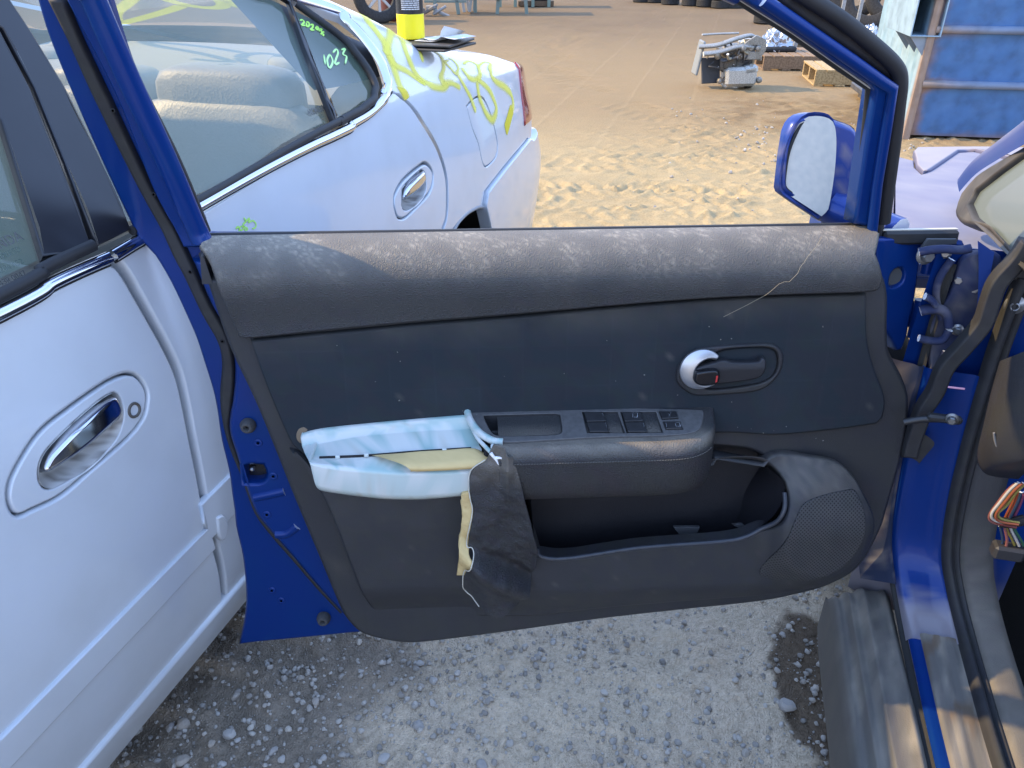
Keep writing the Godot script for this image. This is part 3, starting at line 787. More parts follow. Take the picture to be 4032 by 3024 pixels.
func white_top(car: Node3D, wt: Callable) -> void:
	# roof, tail deck and front as sheets between the two sides
	var m := Mb.new()
	m.tint = wt
	var rows := []
	for z in [[0.28, 1.352], [0.0, 1.39], [-0.4, 1.405], [-0.8, 1.375], [-0.98, 1.35]]:
		rows.append(p3([-0.268, z[1] - 0.012, z[0], -0.32, z[1] + 0.012, z[0], -0.55, z[1] + 0.028, z[0], -0.9, z[1] + 0.036, z[0], -1.25, z[1] + 0.028, z[0], -1.48, z[1] + 0.012, z[0], -1.532, z[1] - 0.012, z[0]]))
	m.grid(smooth_rows(rows, 3, 3), false)
	obj("roof", m, M.white, car)
	var d := Mb.new()
	d.tint = wt
	rows = []
	for z in [[-1.66, 1.128, 0.165], [-1.8, 1.105, 0.168], [-2.1, 1.065, 0.17], [-2.28, 1.03, 0.19], [-2.42, 0.985, 0.26], [-2.50, 0.94, 0.40]]:
		var x: float = -z[2]
		rows.append(p3([x, z[1] - 0.012, z[0], x - 0.07, z[1], z[0] - 0.02, x - 0.3, z[1] + 0.014, z[0] - 0.06, -0.9, z[1] + 0.02, z[0] - 0.10, -1.8 - x + 0.3, z[1] + 0.014, z[0] - 0.06, -1.8 - x + 0.07, z[1], z[0] - 0.02, -1.8 - x, z[1] - 0.012, z[0]]))
	d.grid(smooth_rows(rows, 4, 3), false)
	obj("trunk_lid", d, M.white, car)
	var gapm := Mb.new()
	gapm.tube(smooth_path(p3([-0.20, 1.118, -1.64, -0.195, 1.112, -1.76, -0.21, 1.09, -1.98, -0.23, 1.067, -2.12, -0.30, 1.03, -2.33]), 6), 0.0028, 6)
	obj("trunk_lid_gap", gapm, M.matt_black, car)
	var w := Mb.new()
	rows = []
	for t in 7:
		var k := t / 6.0
		var z := lerpf(-0.97, -1.66, k)
		var y := lerpf(1.352, 1.128, k) + 0.02 * sin(PI * k)
		var xl := lerpf(-0.29, -0.20, k)
		var row := PackedVector3Array()
		for s in 9:
			var q := s / 8.0
			row.append(Vector3(lerpf(xl, -1.8 - xl, q), y + 0.035 * sin(PI * q), z - 0.05 * sin(PI * q)))
		rows.append(row)
	w.grid(rows, false)
	obj("rear_window", w, M.glass, car)
	var ww := Mb.new()
	rows = []
	for t in 5:
		var k := t / 4.0
		rows.append(p3([lerpf(-0.30, -0.12, k), lerpf(1.352, 1.0, k), lerpf(0.28, 0.98, k), -0.9, lerpf(1.39, 1.03, k), lerpf(0.33, 1.08, k), lerpf(-1.5, -1.68, k), lerpf(1.352, 1.0, k), lerpf(0.28, 0.98, k)]))
	ww.grid(smooth_rows(rows, 1, 5), true)
	obj("windscreen", ww, M.glass, car)
	var hood := Mb.new()
	hood.tint = wt
	rows = []
	for z in [[0.98, 0.99], [1.3, 0.94], [1.7, 0.87], [1.95, 0.75]]:
		rows.append(p3([-0.0, z[1] - 0.05, z[0], -0.1, z[1], z[0], -0.9, z[1] + 0.04, z[0], -1.7, z[1], z[0], -1.8, z[1] - 0.05, z[0]]))
	hood.grid(smooth_rows(rows, 3, 3), true)
	obj("hood", hood, M.white, car)
	var fender := Mb.new()
	fender.tint = wt
	fender.grid(smooth_rows([p3([0.0, 0.95, 0.95, 0.0, 0.9, 1.3, 0.0, 0.83, 1.7, -0.1, 0.72, 1.95, -0.9, 0.72, 2.05]), p3([0.04, 0.6, 0.95, 0.04, 0.62, 1.3, 0.03, 0.6, 1.7, -0.08, 0.5, 2.0, -0.9, 0.5, 2.12]), p3([0.0, 0.22, 0.95, 0.0, 0.55, 1.3, 0.0, 0.25, 1.75, -0.1, 0.22, 1.98, -0.9, 0.22, 2.08])], 3, 4), true)
	obj("front_fender", fender, M.white, car)
	# pillars' inner sides and tail panel
	var tail := Mb.new()
	tail.tint = wt
	tail.grid([p3([-0.45, 0.945, -2.50, -1.35, 0.945, -2.50]), p3([-0.3, 0.55, -2.62, -1.5, 0.55, -2.62])], false)
	obj("tail_panel", tail, M.white, car)

func white_inside(car: Node3D) -> void:
	var f := Mb.new()
	f.box(Vector3(-0.9, 0.28, -0.4), Vector3(1.6, 0.05, 3.2), 0.01)
	obj("cabin_floor", f, M.darktrim, car)
	var sh := Mb.new()
	sh.grid(smooth_rows([p3([-0.24, 1.02, -1.22, -0.9, 1.03, -1.22, -1.56, 1.02, -1.22]), p3([-0.24, 1.06, -1.32, -0.9, 1.075, -1.34, -1.56, 1.06, -1.32]), p3([-0.22, 1.07, -1.5, -0.9, 1.085, -1.5, -1.58, 1.07, -1.5]), p3([-0.22, 1.09, -1.69, -0.9, 1.10, -1.72, -1.58, 1.09, -1.69])], 4, 6), false)
	obj("parcel_shelf", sh, M.trimgrey, car)
	for x in [-0.47, -1.33]:
		var sp := Mb.new()
		sp.lathe([[0.0, 0.022], [0.07, 0.02], [0.085, 0.008], [0.09, -0.01]], Vector3(x, 1.085, -1.48), Basis(), 24)
		obj("shelf_speaker", sp, M.trimgrey, car)
	# rear bench: two shaped backs with their head rests and a centre rest
	var bench := Node3D.new(); bench.name = "rear_seat"; car.add_child(bench)
	for x in [-0.46, -1.34]:
		obj("seat_back", cushion(Vector3(x, 0.74, -1.10), Vector3(0.62, 0.62, 0.16), 0.06), M.seat, bench)
		obj("head_rest", cushion(Vector3(x, 1.03, -1.13), Vector3(0.40, 0.19, 0.15), 0.065), M.seat, bench)
	obj("centre_rest", cushion(Vector3(-0.9, 0.78, -1.12), Vector3(0.32, 0.55, 0.13), 0.045), M.seat, bench)
	obj("centre_head_rest", cushion(Vector3(-0.9, 1.04, -1.19), Vector3(0.32, 0.12, 0.14), 0.05), M.seat, bench)
	obj("seat_cushion", cushion(Vector3(-0.9, 0.46, -0.80), Vector3(1.36, 0.17, 0.56), 0.06), M.seat, bench)
	for x in [-0.50, -1.30]:
		obj("front_seat", cushion(Vector3(x, 0.72, 0.42), Vector3(0.50, 0.72, 0.16), 0.06), M.seat, car)
	var inner := Mb.new()
	inner.grid(smooth_rows([p3([-0.06, 0.98, 0.9, -0.06, 1.0, -0.3, -0.06, 1.03, -1.25]), p3([-0.10, 0.7, 0.9, -0.10, 0.7, -0.3, -0.10, 0.7, -1.25]), p3([-0.08, 0.3, 0.9, -0.08, 0.3, -0.3, -0.08, 0.3, -1.25])], 3, 3))
	obj("door_trim", inner, M.trimgrey, car)
	var cp := Mb.new()   # inner cover of the rear pillar
	cp.grid(smooth_rows([p3([-0.30, 1.34, -0.9, -0.28, 1.27, -1.12, -0.24, 1.16, -1.42, -0.21, 1.10, -1.64]), p3([-0.13, 1.10, -0.99, -0.13, 1.09, -1.12, -0.13, 1.08, -1.42, -0.14, 1.07, -1.64])], 3, 3))
	obj("pillar_trim", cp, mat(lin(0.10, 0.115, 0.14), 0.8), car)
	var wheel_ := Mb.new()
	var ring := PackedVector3Array()
	for k in 33:
		var t := TAU * k / 32
		ring.append(Vector3(-0.50 + cos(t) * 0.18, 0.92 + sin(t) * 0.16, 0.86 + sin(t) * -0.08))
	wheel_.tube(ring, 0.014, 8, false)
	obj("steering_wheel", wheel_, M.darktrim, car)

func cushion(at: Vector3, size: Vector3, r: float) -> Mb:   # a padded block: all edges well rounded, faces a little swollen
	var m := Mb.new()
	var rows := []
	var n := 14
	for i in n + 1:
		var line := PackedVector3Array()
		var la := PI * (i / float(n) - 0.5)
		for j in 25:
			var lo := TAU * j / 24.0
			var d := Vector3(cos(la) * cos(lo), sin(la), cos(la) * sin(lo))
			var p := 4.5
			var s := pow(pow(absf(d.x), p) + pow(absf(d.y), p) + pow(absf(d.z), p), -1.0 / p)
			line.append(at + d * s * size * 0.5)
		rows.append(line)
	m.grid(rows, false, true)
	return m

func white_paint(parent: Node3D, ws: Callable) -> void:
	var y := Color(0.86, 0.80, 0.10, 0.80)
	var m := Mb.new()
	# letters and numbers sprayed across the quarter: K C, then 9 1 8 3, last stroke ending in an arrowhead
	var lines := [
		[pv([1.2688,1.1223,1.2365,1.0736,1.231,1.0046,1.2154,0.9453,1.196,0.8554,1.1931,0.813]), 0.030],
		[pv([1.3629,1.105,1.243,1.0005,1.2068,0.96]), 0.026],
		[pv([1.2181,0.9626,1.2217,0.9307,1.2695,0.904,1.3076,0.8689,1.3353,0.8388]), 0.026],
		[pv([1.3629,1.0584,1.3145,0.982,1.3062,0.9189,1.3299,0.8642,1.3735,0.8299,1.4412,0.8127,1.4745,0.8286]), 0.030],
		[pv([1.4355,1.0228,1.3859,0.9401]), 0.020],
		[pv([1.5497,1.0839,1.5669,1.0146,1.5066,0.8956,1.4439,0.8335,1.5023,0.8239,1.5651,0.7948]), 0.026],
		[pv([1.5974,0.9703,1.5543,0.949,1.5633,0.8856,1.5704,0.8498,1.6168,0.8831,1.625,0.9701,1.6062,0.99]), 0.018],
		[pv([1.5704,0.8498,1.6011,0.7906,1.6331,0.7523,1.6549,0.7147]), 0.020],
		[pv([1.6694,0.9143,1.7378,0.9523,1.7785,0.8933,1.7527,0.8347,1.7008,0.8141,1.6438,0.8344,1.6478,0.8862]), 0.026],
		[pv([1.7085,0.8132,1.7714,0.7821,1.8209,0.7502,1.847,0.7041,1.794,0.6792,1.741,0.7021,1.7139,0.7371,1.7002,0.7587,1.7049,0.8051]), 0.024],
		[pv([1.764,0.8541,1.869,0.925,1.9134,0.8838,1.8524,0.8301,1.8813,0.7919,1.9736,0.7653,2.0431,0.7372,2.0449,0.694,1.9619,0.661]), 0.028],
	]
	for l in lines:
		stroke(m, l[0], l[1] * 1.45, ws, 0.0012, y, 8, 0.75)
	stroke(m, pv([2.028,0.6888,1.9822,0.6656,1.942,0.6454,1.9072,0.6307]), 0.045, ws, 0.0014, Color(0.70, 0.60, 0.02, 0.95), 6, 0.3)
	stroke(m, pv([1.196,0.8554,1.1905,0.8358,1.198,0.8119]), 0.05, ws, 0.0016, Color(0.75, 0.62, 0.02, 0.85), 6, 0.6)
	obj("spray_paint_lettering", m, M.paint, parent)
	# small marker numbers on the glass and the rear door
	var g := Color(0.45, 0.85, 0.16, 1.0)
	var k := Mb.new()
	for l in [pv([1.0301,1.0737,1.0399,1.0765,1.0395,1.0701,1.0234,1.0611,1.0366,1.0612]), pv([1.0454,1.069,1.0523,1.0704,1.0466,1.0613,1.0358,1.0574,1.0454,1.069]), pv([1.0495,1.0613,1.0602,1.064,1.0505,1.0549,1.0388,1.0485,1.0515,1.0484]), pv([1.0651,1.0589,1.0682,1.0563,1.0584,1.0484,1.059,1.0536,1.0682,1.0563,1.0606,1.0432]), pv([1.069,1.051,1.0744,1.051,1.0671,1.0458,1.0679,1.0405,1.0563,1.0355]), pv([1.0756,1.0431,1.0652,1.0405,1.066,1.0353,1.0598,1.0315])]:
		stroke(k, l, 0.0045, ws, -0.0065, g, 6, 0.3)
	for l in [pv([1.0132,0.9828,0.9871,0.9585]), pv([1.0348,0.9825,1.0058,0.9673,0.9907,0.9502,1.0222,0.9635,1.0348,0.9825]), pv([1.0463,0.9842,1.0676,0.9932,1.0599,0.9805,1.0215,0.9565,1.0427,0.9593]), pv([1.0794,0.9898,1.0955,0.9928,1.0745,0.978,1.0801,0.971,1.0558,0.9532])]:
		stroke(k, l, 0.005, ws, -0.0065, Color(0.50, 0.85, 0.35, 1.0), 6, 0.3)
	for l in [pv([0.4084,0.7375,0.4154,0.7368]), pv([0.4203,0.7421,0.4278,0.7422,0.4277,0.7364,0.4199,0.7331,0.4289,0.7307]), pv([0.4347,0.7408,0.4286,0.7385,0.4339,0.7337,0.4397,0.7378,0.4347,0.7408]), pv([0.4459,0.7494,0.4486,0.743,0.4396,0.7404,0.4477,0.7299,0.4414,0.7302,0.4407,0.7399]), pv([0.4458,0.7426,0.4593,0.7434,0.4545,0.739,0.4657,0.7376,0.4709,0.7284,0.466,0.7235,0.4576,0.7254])]:
		stroke(k, l, 0.0032, ws, 0.0012, g, 6, 0.3)
	obj("marker_numbers", k, M.paint, parent)
	# big yellow figures on the rear window, seen from inside
	var rw := func(p: Vector2) -> Vector3:   # x across 0..1, y down the glass 0..1
		var z := lerpf(-0.97, -1.66, p.y)
		var xl := lerpf(-0.29, -0.20, p.y)
		return Vector3(lerpf(xl, -1.8 - xl, p.x), lerpf(1.352, 1.128, p.y) + 0.02 * sin(PI * p.y) + 0.035 * sin(PI * p.x) + 0.003, z - 0.05 * sin(PI * p.x))
	var b := Mb.new()
	var loop := func(c: Vector2, r: Vector2) -> PackedVector2Array:
		var o := PackedVector2Array()
		for kk in 17:
			o.append(c + Vector2(cos(TAU * kk / 16.0) * r.x, sin(TAU * kk / 16.0) * r.y))
		return o
	var eight := pv([0.4456,0.6988,0.3698,0.6843,0.4933,0.8066,0.3945,0.4926,0.3226,0.4821,0.4354,0.5777])
	for l in [pv([0.5887,0.5211,0.5107,0.4708,0.4772,0.441]), pv([0.6435,0.6263,0.5872,0.6027,0.5458,0.6098,0.5709,0.6713,0.6441,0.7758,0.7186,0.8722,0.7572,0.9491,0.7661,1.0043,0.6727,0.9461,0.5823,0.8744,0.506,0.8015]), loop.call(eight[0], (eight[1] - eight[0]).abs() + (eight[2] - eight[0]).abs() * Vector2(0, 1)), loop.call(eight[3], (eight[4] - eight[3]).abs() + (eight[5] - eight[3]).abs() * Vector2(0, 1)), pv([0.2992,0.3703,0.3053,0.4671,0.3337,0.6285,0.3542,0.7994]), pv([0.2629,0.4127,0.2701,0.5057,0.2473,0.5149,0.2205,0.4672,0.1875,0.3682]), pv([0.2915,0.6484,0.2789,0.7095,0.2509,0.7254,0.2188,0.6903]), pv([0.0636,0.2668,0.0776,0.3326])]:
		stroke(b, l, 0.045, rw, 0.0, Color(0.90, 0.85, 0.03, 0.95), 8, 0.35)
	obj("rear_window_paint", b, M.window_paint, parent)

# ---------------------------------------------------------------- the blue hatchback and its open front door
const DOOR_AT := Vector3(-0.66949,1.03998,-0.89496)
const DOOR_U := Vector3(0.95465,0.00000,-0.29772)
const DOOR_V := Vector3(-0.03112,0.99452,-0.09979)
const DOOR_N := Vector3(0.29609,0.10453,0.94942)
const LEAN := 0.30
const BLUE := Color(0.002, 0.032, 0.18)
const DUST := Color(0.46, 0.40, 0.31)
const BLACK := Color(0.024, 0.025, 0.029)

func level(n: float) -> Callable:
	return func(p: Vector2) -> Vector3: return Vector3(p.x, p.y, n)

func leaning(n: float) -> Callable:   # the window frame leans in above the belt
	return func(p: Vector2) -> Vector3: return Vector3(p.x, p.y, n + LEAN * maxf(p.y, 0.0))

func blue_tint(p: Vector2, w: Vector3, n: Vector3) -> Color:
	var a := fn.get_noise_3d(w.x * 9, w.y * 9, w.z * 9) * 0.5 + 0.5
	var b := fn.get_noise_3d(w.x * 60, w.y * 60, w.z * 60)
	return mixc(BLUE, DUST, 0.004 + 0.008 * a + maxf(0.0, b - 0.5) * 0.35)

func black_tint(p: Vector2, w: Vector3, n: Vector3) -> Color:
	var a := fn.get_noise_3d(w.x * 14, w.y * 14, w.z * 14) * 0.5 + 0.5
	var b := fn.get_noise_3d(w.x * 70 + 9, w.y * 70, w.z * 70)
	return mixc(BLACK, DUST, 0.035 * a + maxf(0.0, b - 0.5) * 0.35)

func pad_shape(p: Vector2) -> Vector3:   # the rolled pad along the belt
	var v := p.y
	var n := 0.0
	if v > -0.075:   # the roll: y runs along the arc
		var t := (v + 0.075) / 0.122 * PI / 2
		v = -0.075 + 0.068 * sin(t)
		n = 0.030 - 0.084 * (1.0 - cos(t))
	else:
		n = lerpf(0.030, 0.018, sm(-0.075, -0.15, v))
	n *= lerpf(1.0, 0.8, sm(0.98, 1.04, p.x))
	return Vector3(p.x, v, n)

func pad_tint(p: Vector2, w: Vector3, n: Vector3) -> Color:
	var fine := fn.get_noise_3d(w.x * 130, w.y * 130, w.z * 130) * 0.5 + 0.5
	var mid := fn.get_noise_3d(w.x * 11 + 5, w.y * 13, w.z * 13) * 0.5 + 0.5
	var up := sm(-0.10, 0.03, p.y)
	var k := up * (sm(0.50, 0.72, fine) * 0.36 * sm(0.40, 0.62, mid) + 0.20 + 0.20 * mid) + 0.04 * mid
	return mixc(Color(0.030, 0.031, 0.034), DUST, k * 1.1)

func low_n(p: Vector2) -> float:
	var n := lerpf(0.012, lerpf(0.028, 0.052, sm(0.35, 0.52, p.x)), sm(-0.37, -0.52, p.y))
	n -= 0.030 * sm(-0.63, -0.72, p.y)
	var d := Vector2((p.x - 0.985) / 0.115, (p.y + 0.515) / 0.145).length()
	n += 0.030 * (1.0 - sm(0.55, 1.05, d)) * sm(0.87, 0.92, p.x)
	return n

func low_shape(p: Vector2) -> Vector3:
	return Vector3(p.x, p.y, low_n(p))

func top_shape(p: Vector2) -> Vector3:   # the flat top of the arm rest: x along the door, y out of it
	return Vector3(p.x, -0.301 - 0.22 * p.y, p.y)

func top_patch(p: Vector2) -> Vector3:   # the same, turned so that it is seen from above
	return top_shape(p)

func blue_car() -> Node3D:
	var car := thing("blue_car", "dark blue hatchback with its front door wide open and its black door trim torn", "car", Vector3(1.20, 0.0, -0.30))
	blue_body(car)
	blue_door(car)
	return car

func blue_door(car: Node3D) -> void:
	var d := Node3D.new()
	d.name = "front_door"
	car.add_child(d)
	d.set_meta("label", "open blue door seen from inside, its trim torn at the arm rest")
	d.transform = Transform3D(Basis(DOOR_U, DOOR_V, DOOR_N).scaled(Vector3.ONE * 0.94), DOOR_AT - car.position)
	var bt := blue_tint
	var kt := black_tint
	# ---- painted steel
	var skin := pv([-0.1568,0.3304,-0.1607,0.266,-0.1524,0.1316,-0.1378,-0.0053,-0.1332,-0.0178,-0.1241,-0.0298,-0.1133,-0.0449]) + pv([-0.0968,-0.0885,-0.0822,-0.1437,-0.0724,-0.1869,-0.0668,-0.2312,-0.0612,-0.2776,-0.0599,-0.3182,-0.0615,-0.379,-0.0583,-0.4423,-0.0603,-0.4939,-0.0611,-0.5268,-0.0636,-0.5603,-0.0611,-0.6307,-0.0671,-0.7148,-0.0779,-0.7711,-0.0992,-0.8419,-0.0637,-0.8377,0.1071,-0.8247,0.2591,-0.8071]) + pv([0.5, -0.70, 0.45, -0.02]) + pv([-0.0253,-0.0108,-0.0423,0.1101,-0.065,0.2209,-0.0678,0.3302])
	obj("door_flange", panel(rounded(skin, 0.02, 35.0), leaning(-0.070), {"cell": 0.05, "r": 0.006, "th": 0.018, "tint": bt}), M.blue, d)
	var outer := pv([0.40, -0.12, 1.03, -0.12, 1.05, -0.62, 0.9, -0.70, 0.06, -0.73, 0.05, -0.12])
	obj("outer_skin", panel(outer, func(p: Vector2) -> Vector3: return Vector3(p.x, p.y, -0.145 - 0.02 * sin(PI * clampf(-p.y / 0.75, 0, 1))), {"cell": 0.05, "th": 0.012, "tint": bt}), M.blue, d)
	var inner := pv([-0.047,-0.0439,-0.0315,-0.1143,-0.0148,-0.1617,-0.0082,-0.2161,-0.0178,-0.2747,-0.0354,-0.3397,-0.0312,-0.3951,-0.0171,-0.5041,0.0073,-0.557,0.042,-0.6173,0.0778,-0.682,0.1247,-0.7589,0.1613,-0.8033,0.1935,-0.5119,0.1298,-0.3224,0.0434,-0.1527,-0.0059,-0.0447])
	obj("inner_panel", panel(rounded(inner, 0.012, 50.0), level(-0.042), {"cell": 0.02, "r": 0.010, "th": 0.05, "tint": bt, "holes": [rounded(pv([-0.0162,-0.4178,-0.0046,-0.4154,0.012,-0.4169,0.0151,-0.4301,0.0101,-0.4432,-0.0034,-0.4475,-0.0186,-0.446]), 0.006, 60.0)]}), M.blue, d)
	var lw := Mb.new()
	lw.box(Vector3(pv([-0.0072,-0.4419])[0].x, pv([-0.0072,-0.4419])[0].y, -0.075), Vector3(0.06, 0.045, 0.02), 0.004)
	obj("latch", lw, M.gloss_black, d)
	var lc := Mb.new()
	var lq := pv([-0.0102,-0.4293])
	lc.box(Vector3(lq[0].x, lq[0].y, -0.058), Vector3(0.008, 0.007, 0.012), 0.002)
	lc.tube(p3([lq[0].x - 0.012, lq[0].y - 0.02, -0.055, lq[0].x - 0.012, lq[0].y + 0.004, -0.055]), 0.0022, 6)
	obj("latch_claw", lc, M.chrome_dull, d)
	for e in [pv([-0.0103,-0.4803,0.0173,-0.4746,0.0441,-0.4688]), pv([0.0168,-0.5606,0.0378,-0.5594,0.058,-0.544])]:
		var em := Mb.new()
		em.tint = func(_a, w: Vector3, _b) -> Color: return blue_tint(Vector2.ZERO, w, Vector3.ZERO)
		var ep := PackedVector3Array()
		for q in smooth_line(e, 5):
			ep.append(Vector3(q.x, q.y, -0.046))
		em.tube(ep, 0.0095, 10)
		obj("pressed_rib", em, M.blue, d)
	for e in [pv([0.0006,-0.3337])[0], pv([0.0779,-0.7774])[0]]:
		var bm := Mb.new()
		var z := -0.044 if e.y > -0.5 else -0.070
		bm.lathe([[0.013, 0.0], [0.0135, 0.008], [0.010, 0.016], [0.0075, 0.018], [0.0045, 0.018], [0.004, 0.010], [0.0, 0.010]], Vector3(e.x, e.y, z), upright(Vector3(0, 0, 1)), 18)
		obj("rubber_stop", bm, mat(lin(0.06, 0.06, 0.062), 0.8), d)
	for e in [pv([0.0118,-0.3697])[0], pv([0.0292,-0.437])[0], pv([0.0073,-0.5165])[0], pv([-0.0153,-0.7084])[0], pv([-0.0006,-0.7339])[0]]:
		var pm := Mb.new()
		pm.tint = func(_a, w: Vector3, _b) -> Color: return blue_tint(Vector2.ZERO, w, Vector3.ZERO)
		pm.lathe([[0.008, 0.0], [0.0072, 0.0012], [0.005, 0.0014], [0.0, 0.0006]], Vector3(e.x, e.y, -0.0415 if e.x > -0.04 and e.y > -0.55 else -0.0695), upright(Vector3(0, 0, 1)), 14)
		obj("pressed_dimple", pm, M.blue, d)
	# ---- rubber seal down the edge
	var sealp := pv([-0.1427,0.3175,-0.1353,0.2687,-0.1268,0.1917,-0.106,0.0583,-0.0828,-0.0428]) + pv([-0.072,-0.0753,-0.054,-0.1409,-0.0365,-0.1897,-0.0349,-0.2278,-0.0469,-0.2848,-0.0513,-0.3376,-0.0474,-0.3898,-0.0349,-0.4525,-0.023,-0.5257,0.0004,-0.5776,0.0356,-0.6391,0.0721,-0.704,0.1122,-0.7681,0.122,-0.7593,0.0798,-0.6899,0.0436,-0.6234,0.0085,-0.5604,-0.0141,-0.516,-0.0299,-0.4184,-0.0379,-0.3534,-0.0296,-0.3142,-0.0163,-0.2571,-0.0125,-0.2109,-0.0188,-0.1681,-0.0365,-0.12,-0.0514,-0.0606]) + pv([-0.0563,-0.0433,-0.0836,0.058,-0.1041,0.1976,-0.1145,0.2686,-0.1186,0.3174])
	obj("weather_seal", panel(rounded(sealp, 0.015, 60.0), leaning(-0.060), {"cell": 0.03, "r": 0.007, "th": 0.022, "tint": kt}), M.seal, d)
	for e in [pv([-0.1039,0.1779])[0], pv([-0.085,0.0559])[0], pv([-0.0578,-0.0688])[0], pv([-0.0263,-0.1875])[0]]:
		var pin := Mb.new()
		pin.lathe([[0.0035, 0.0], [0.0035, 0.0008], [0.0, 0.0006]], leaning(-0.0598).call(e), upright(Vector3(0, 0, 1)), 10)
		obj("seal_pin", pin, M.matt_black, d)
	# ---- window frame
	var strip := pv([-0.1133,0.319,-0.0898,0.1963,-0.0794,0.0598,-0.0588,-0.0274,-0.027,-0.028,-0.0298,-0.0026,-0.0535,0.1197,-0.0709,0.22,-0.0775,0.3189])
	obj("window_frame_web", panel(rounded(strip, 0.02, 50.0), leaning(-0.05), {"cell": 0.04, "r": 0.004, "th": 0.02, "tint": bt}), M.blue, d)
	var post := Mb.new()
	post.tint = func(_a, w: Vector3, _b) -> Color: return blue_tint(Vector2.ZERO, w, Vector3.ZERO)
	var pp := PackedVector3Array()
	for q in smooth_line(pv([-0.0722,0.3279,-0.0713,0.3179,-0.0596,0.2265,-0.0402,0.1076,-0.0274,0.0096,-0.0214,-0.0152]), 6):
		pp.append(leaning(-0.034).call(q))
	post.tube(pp, 0.0155, 14, true, 0.8)
	obj("window_frame_post", post, M.blue, d)
	var pch := Mb.new()
	pp = PackedVector3Array()
	for q in smooth_line(pv([-0.0695,0.3189,-0.0549,0.2222,-0.0324,0.1134,-0.0172,-0.0028]), 6):
		pp.append(leaning(-0.05).call(q))
	pch.tube(pp, 0.0055, 8)
	obj("glass_run_channel", pch, M.rubber, d)
	var beam := pv([0.7185,0.323,0.7433,0.3104,0.8206,0.2722,0.8954,0.2317,0.9523,0.2025,0.9601,0.195,0.974,0.1101,0.9943,-0.0029,1.0208,-0.0092,1.0294,-0.0189,1.0135,0.0601,1.0001,0.1415,0.9921,0.1948,0.9905,0.2009,0.9136,0.2415,0.8392,0.2793,0.7821,0.3103,0.7544,0.323])
	obj("window_frame_front", panel(rounded(beam, 0.015, 30.0), leaning(-0.03), {"cell": 0.02, "r": 0.006, "th": 0.04, "tint": bt}), M.blue, d)
	var ridge := Mb.new()
	ridge.tint = func(_a, w: Vector3, _b) -> Color: return blue_tint(Vector2.ZERO, w, Vector3.ZERO)
	pp = PackedVector3Array()
	for q in pv([0.7742,0.3103,0.8403,0.2755,0.9115,0.2381,0.983,0.1998,0.9932,0.1436,1.0079,0.0616,1.0235,-0.0151]):
		pp.append(leaning(-0.028).call(q))
	ridge.tube(pp, 0.0085, 10)
	obj("window_frame_ridge", ridge, M.blue, d)
	var runr := Mb.new()
	pp = PackedVector3Array()
	for q in pv([0.7243,0.3241,0.7481,0.3124,0.8267,0.2735,0.9029,0.2317,0.9603,0.2014,0.9701,0.1617,0.9873,0.0811,1.0044,-0.0074]):
		pp.append(leaning(-0.05).call(q))
	runr.tube(pp, 0.0062, 8)
	obj("glass_run_channel", runr, M.rubber, d)
	var runl := Mb.new()
	pp = PackedVector3Array()
	for q in pv([0.7246,0.3225,0.7498,0.3102,0.8285,0.2715,0.9048,0.2299,0.9594,0.2001]):
		pp.append(leaning(-0.044).call(q))
	runl.tube(pp, 0.0013, 6)
	obj("glass_run_lip", runl, mat(lin(0.55, 0.54, 0.50), 0.4), d)
	var top := Mb.new()   # the rest of the frame, over the glass opening
	top.tint = func(_a, w: Vector3, _b) -> Color: return blue_tint(Vector2.ZERO, w, Vector3.ZERO)
	pp = PackedVector3Array()
	for q in smooth_line(pv([-0.0722,0.3279]) + pv([-0.10, 0.36, -0.02, 0.405, 0.15, 0.42, 0.40, 0.405, 0.60, 0.37]) + pv([0.7424,0.323]), 6):
		pp.append(leaning(-0.03).call(q))
	top.tube(pp, 0.02, 10)
	obj("window_frame_top", top, M.blue, d)
	var bs := pv([0.7871,0.312,0.8451,0.2801,0.9204,0.2418,0.9984,0.2007,1.002,0.1907,1.0099,0.1352,1.0233,0.0573,1.0417,-0.0286,1.0476,-0.0438,1.0605,-0.0509,1.0578,-0.0139,1.0306,0.1165,1.0173,0.1727,1.0068,0.2106,0.9949,0.2289,0.9603,0.2527,0.9068,0.2849,0.8571,0.3107,0.8331,0.3215,0.7659,0.3216])
	obj("frame_seal", panel(rounded(bs, 0.015, 50.0), leaning(-0.048), {"cell": 0.03, "r": 0.010, "th": 0.03, "tint": kt}), M.seal, d)
	var bsr := Mb.new()
	pp = PackedVector3Array()
	for q in smooth_line(pv([0.8209,0.3215,0.8892,0.2888,0.9463,0.2557,0.9837,0.2307,0.9995,0.2106,1.0097,0.1727,1.0228,0.1166,1.0491,-0.0041]), 5):
		pp.append(leaning(-0.046).call(q))
	bsr.tube(pp, 0.011, 10)
	obj("frame_seal_bulb", bsr, M.rubber, d)
	var belt := Mb.new()
	var b0 := pv([-0.0233,-0.0129,1.0269,-0.0129])
	belt.box(Vector3((b0[0].x + b0[1].x) / 2, b0[0].y - 0.004, -0.066), Vector3(b0[1].x - b0[0].x, 0.016, 0.014), 0.004)
	obj("belt_seal", belt, M.rubber, d)
	door_mirror(d)
	door_trim(d)
	door_front_end(d)

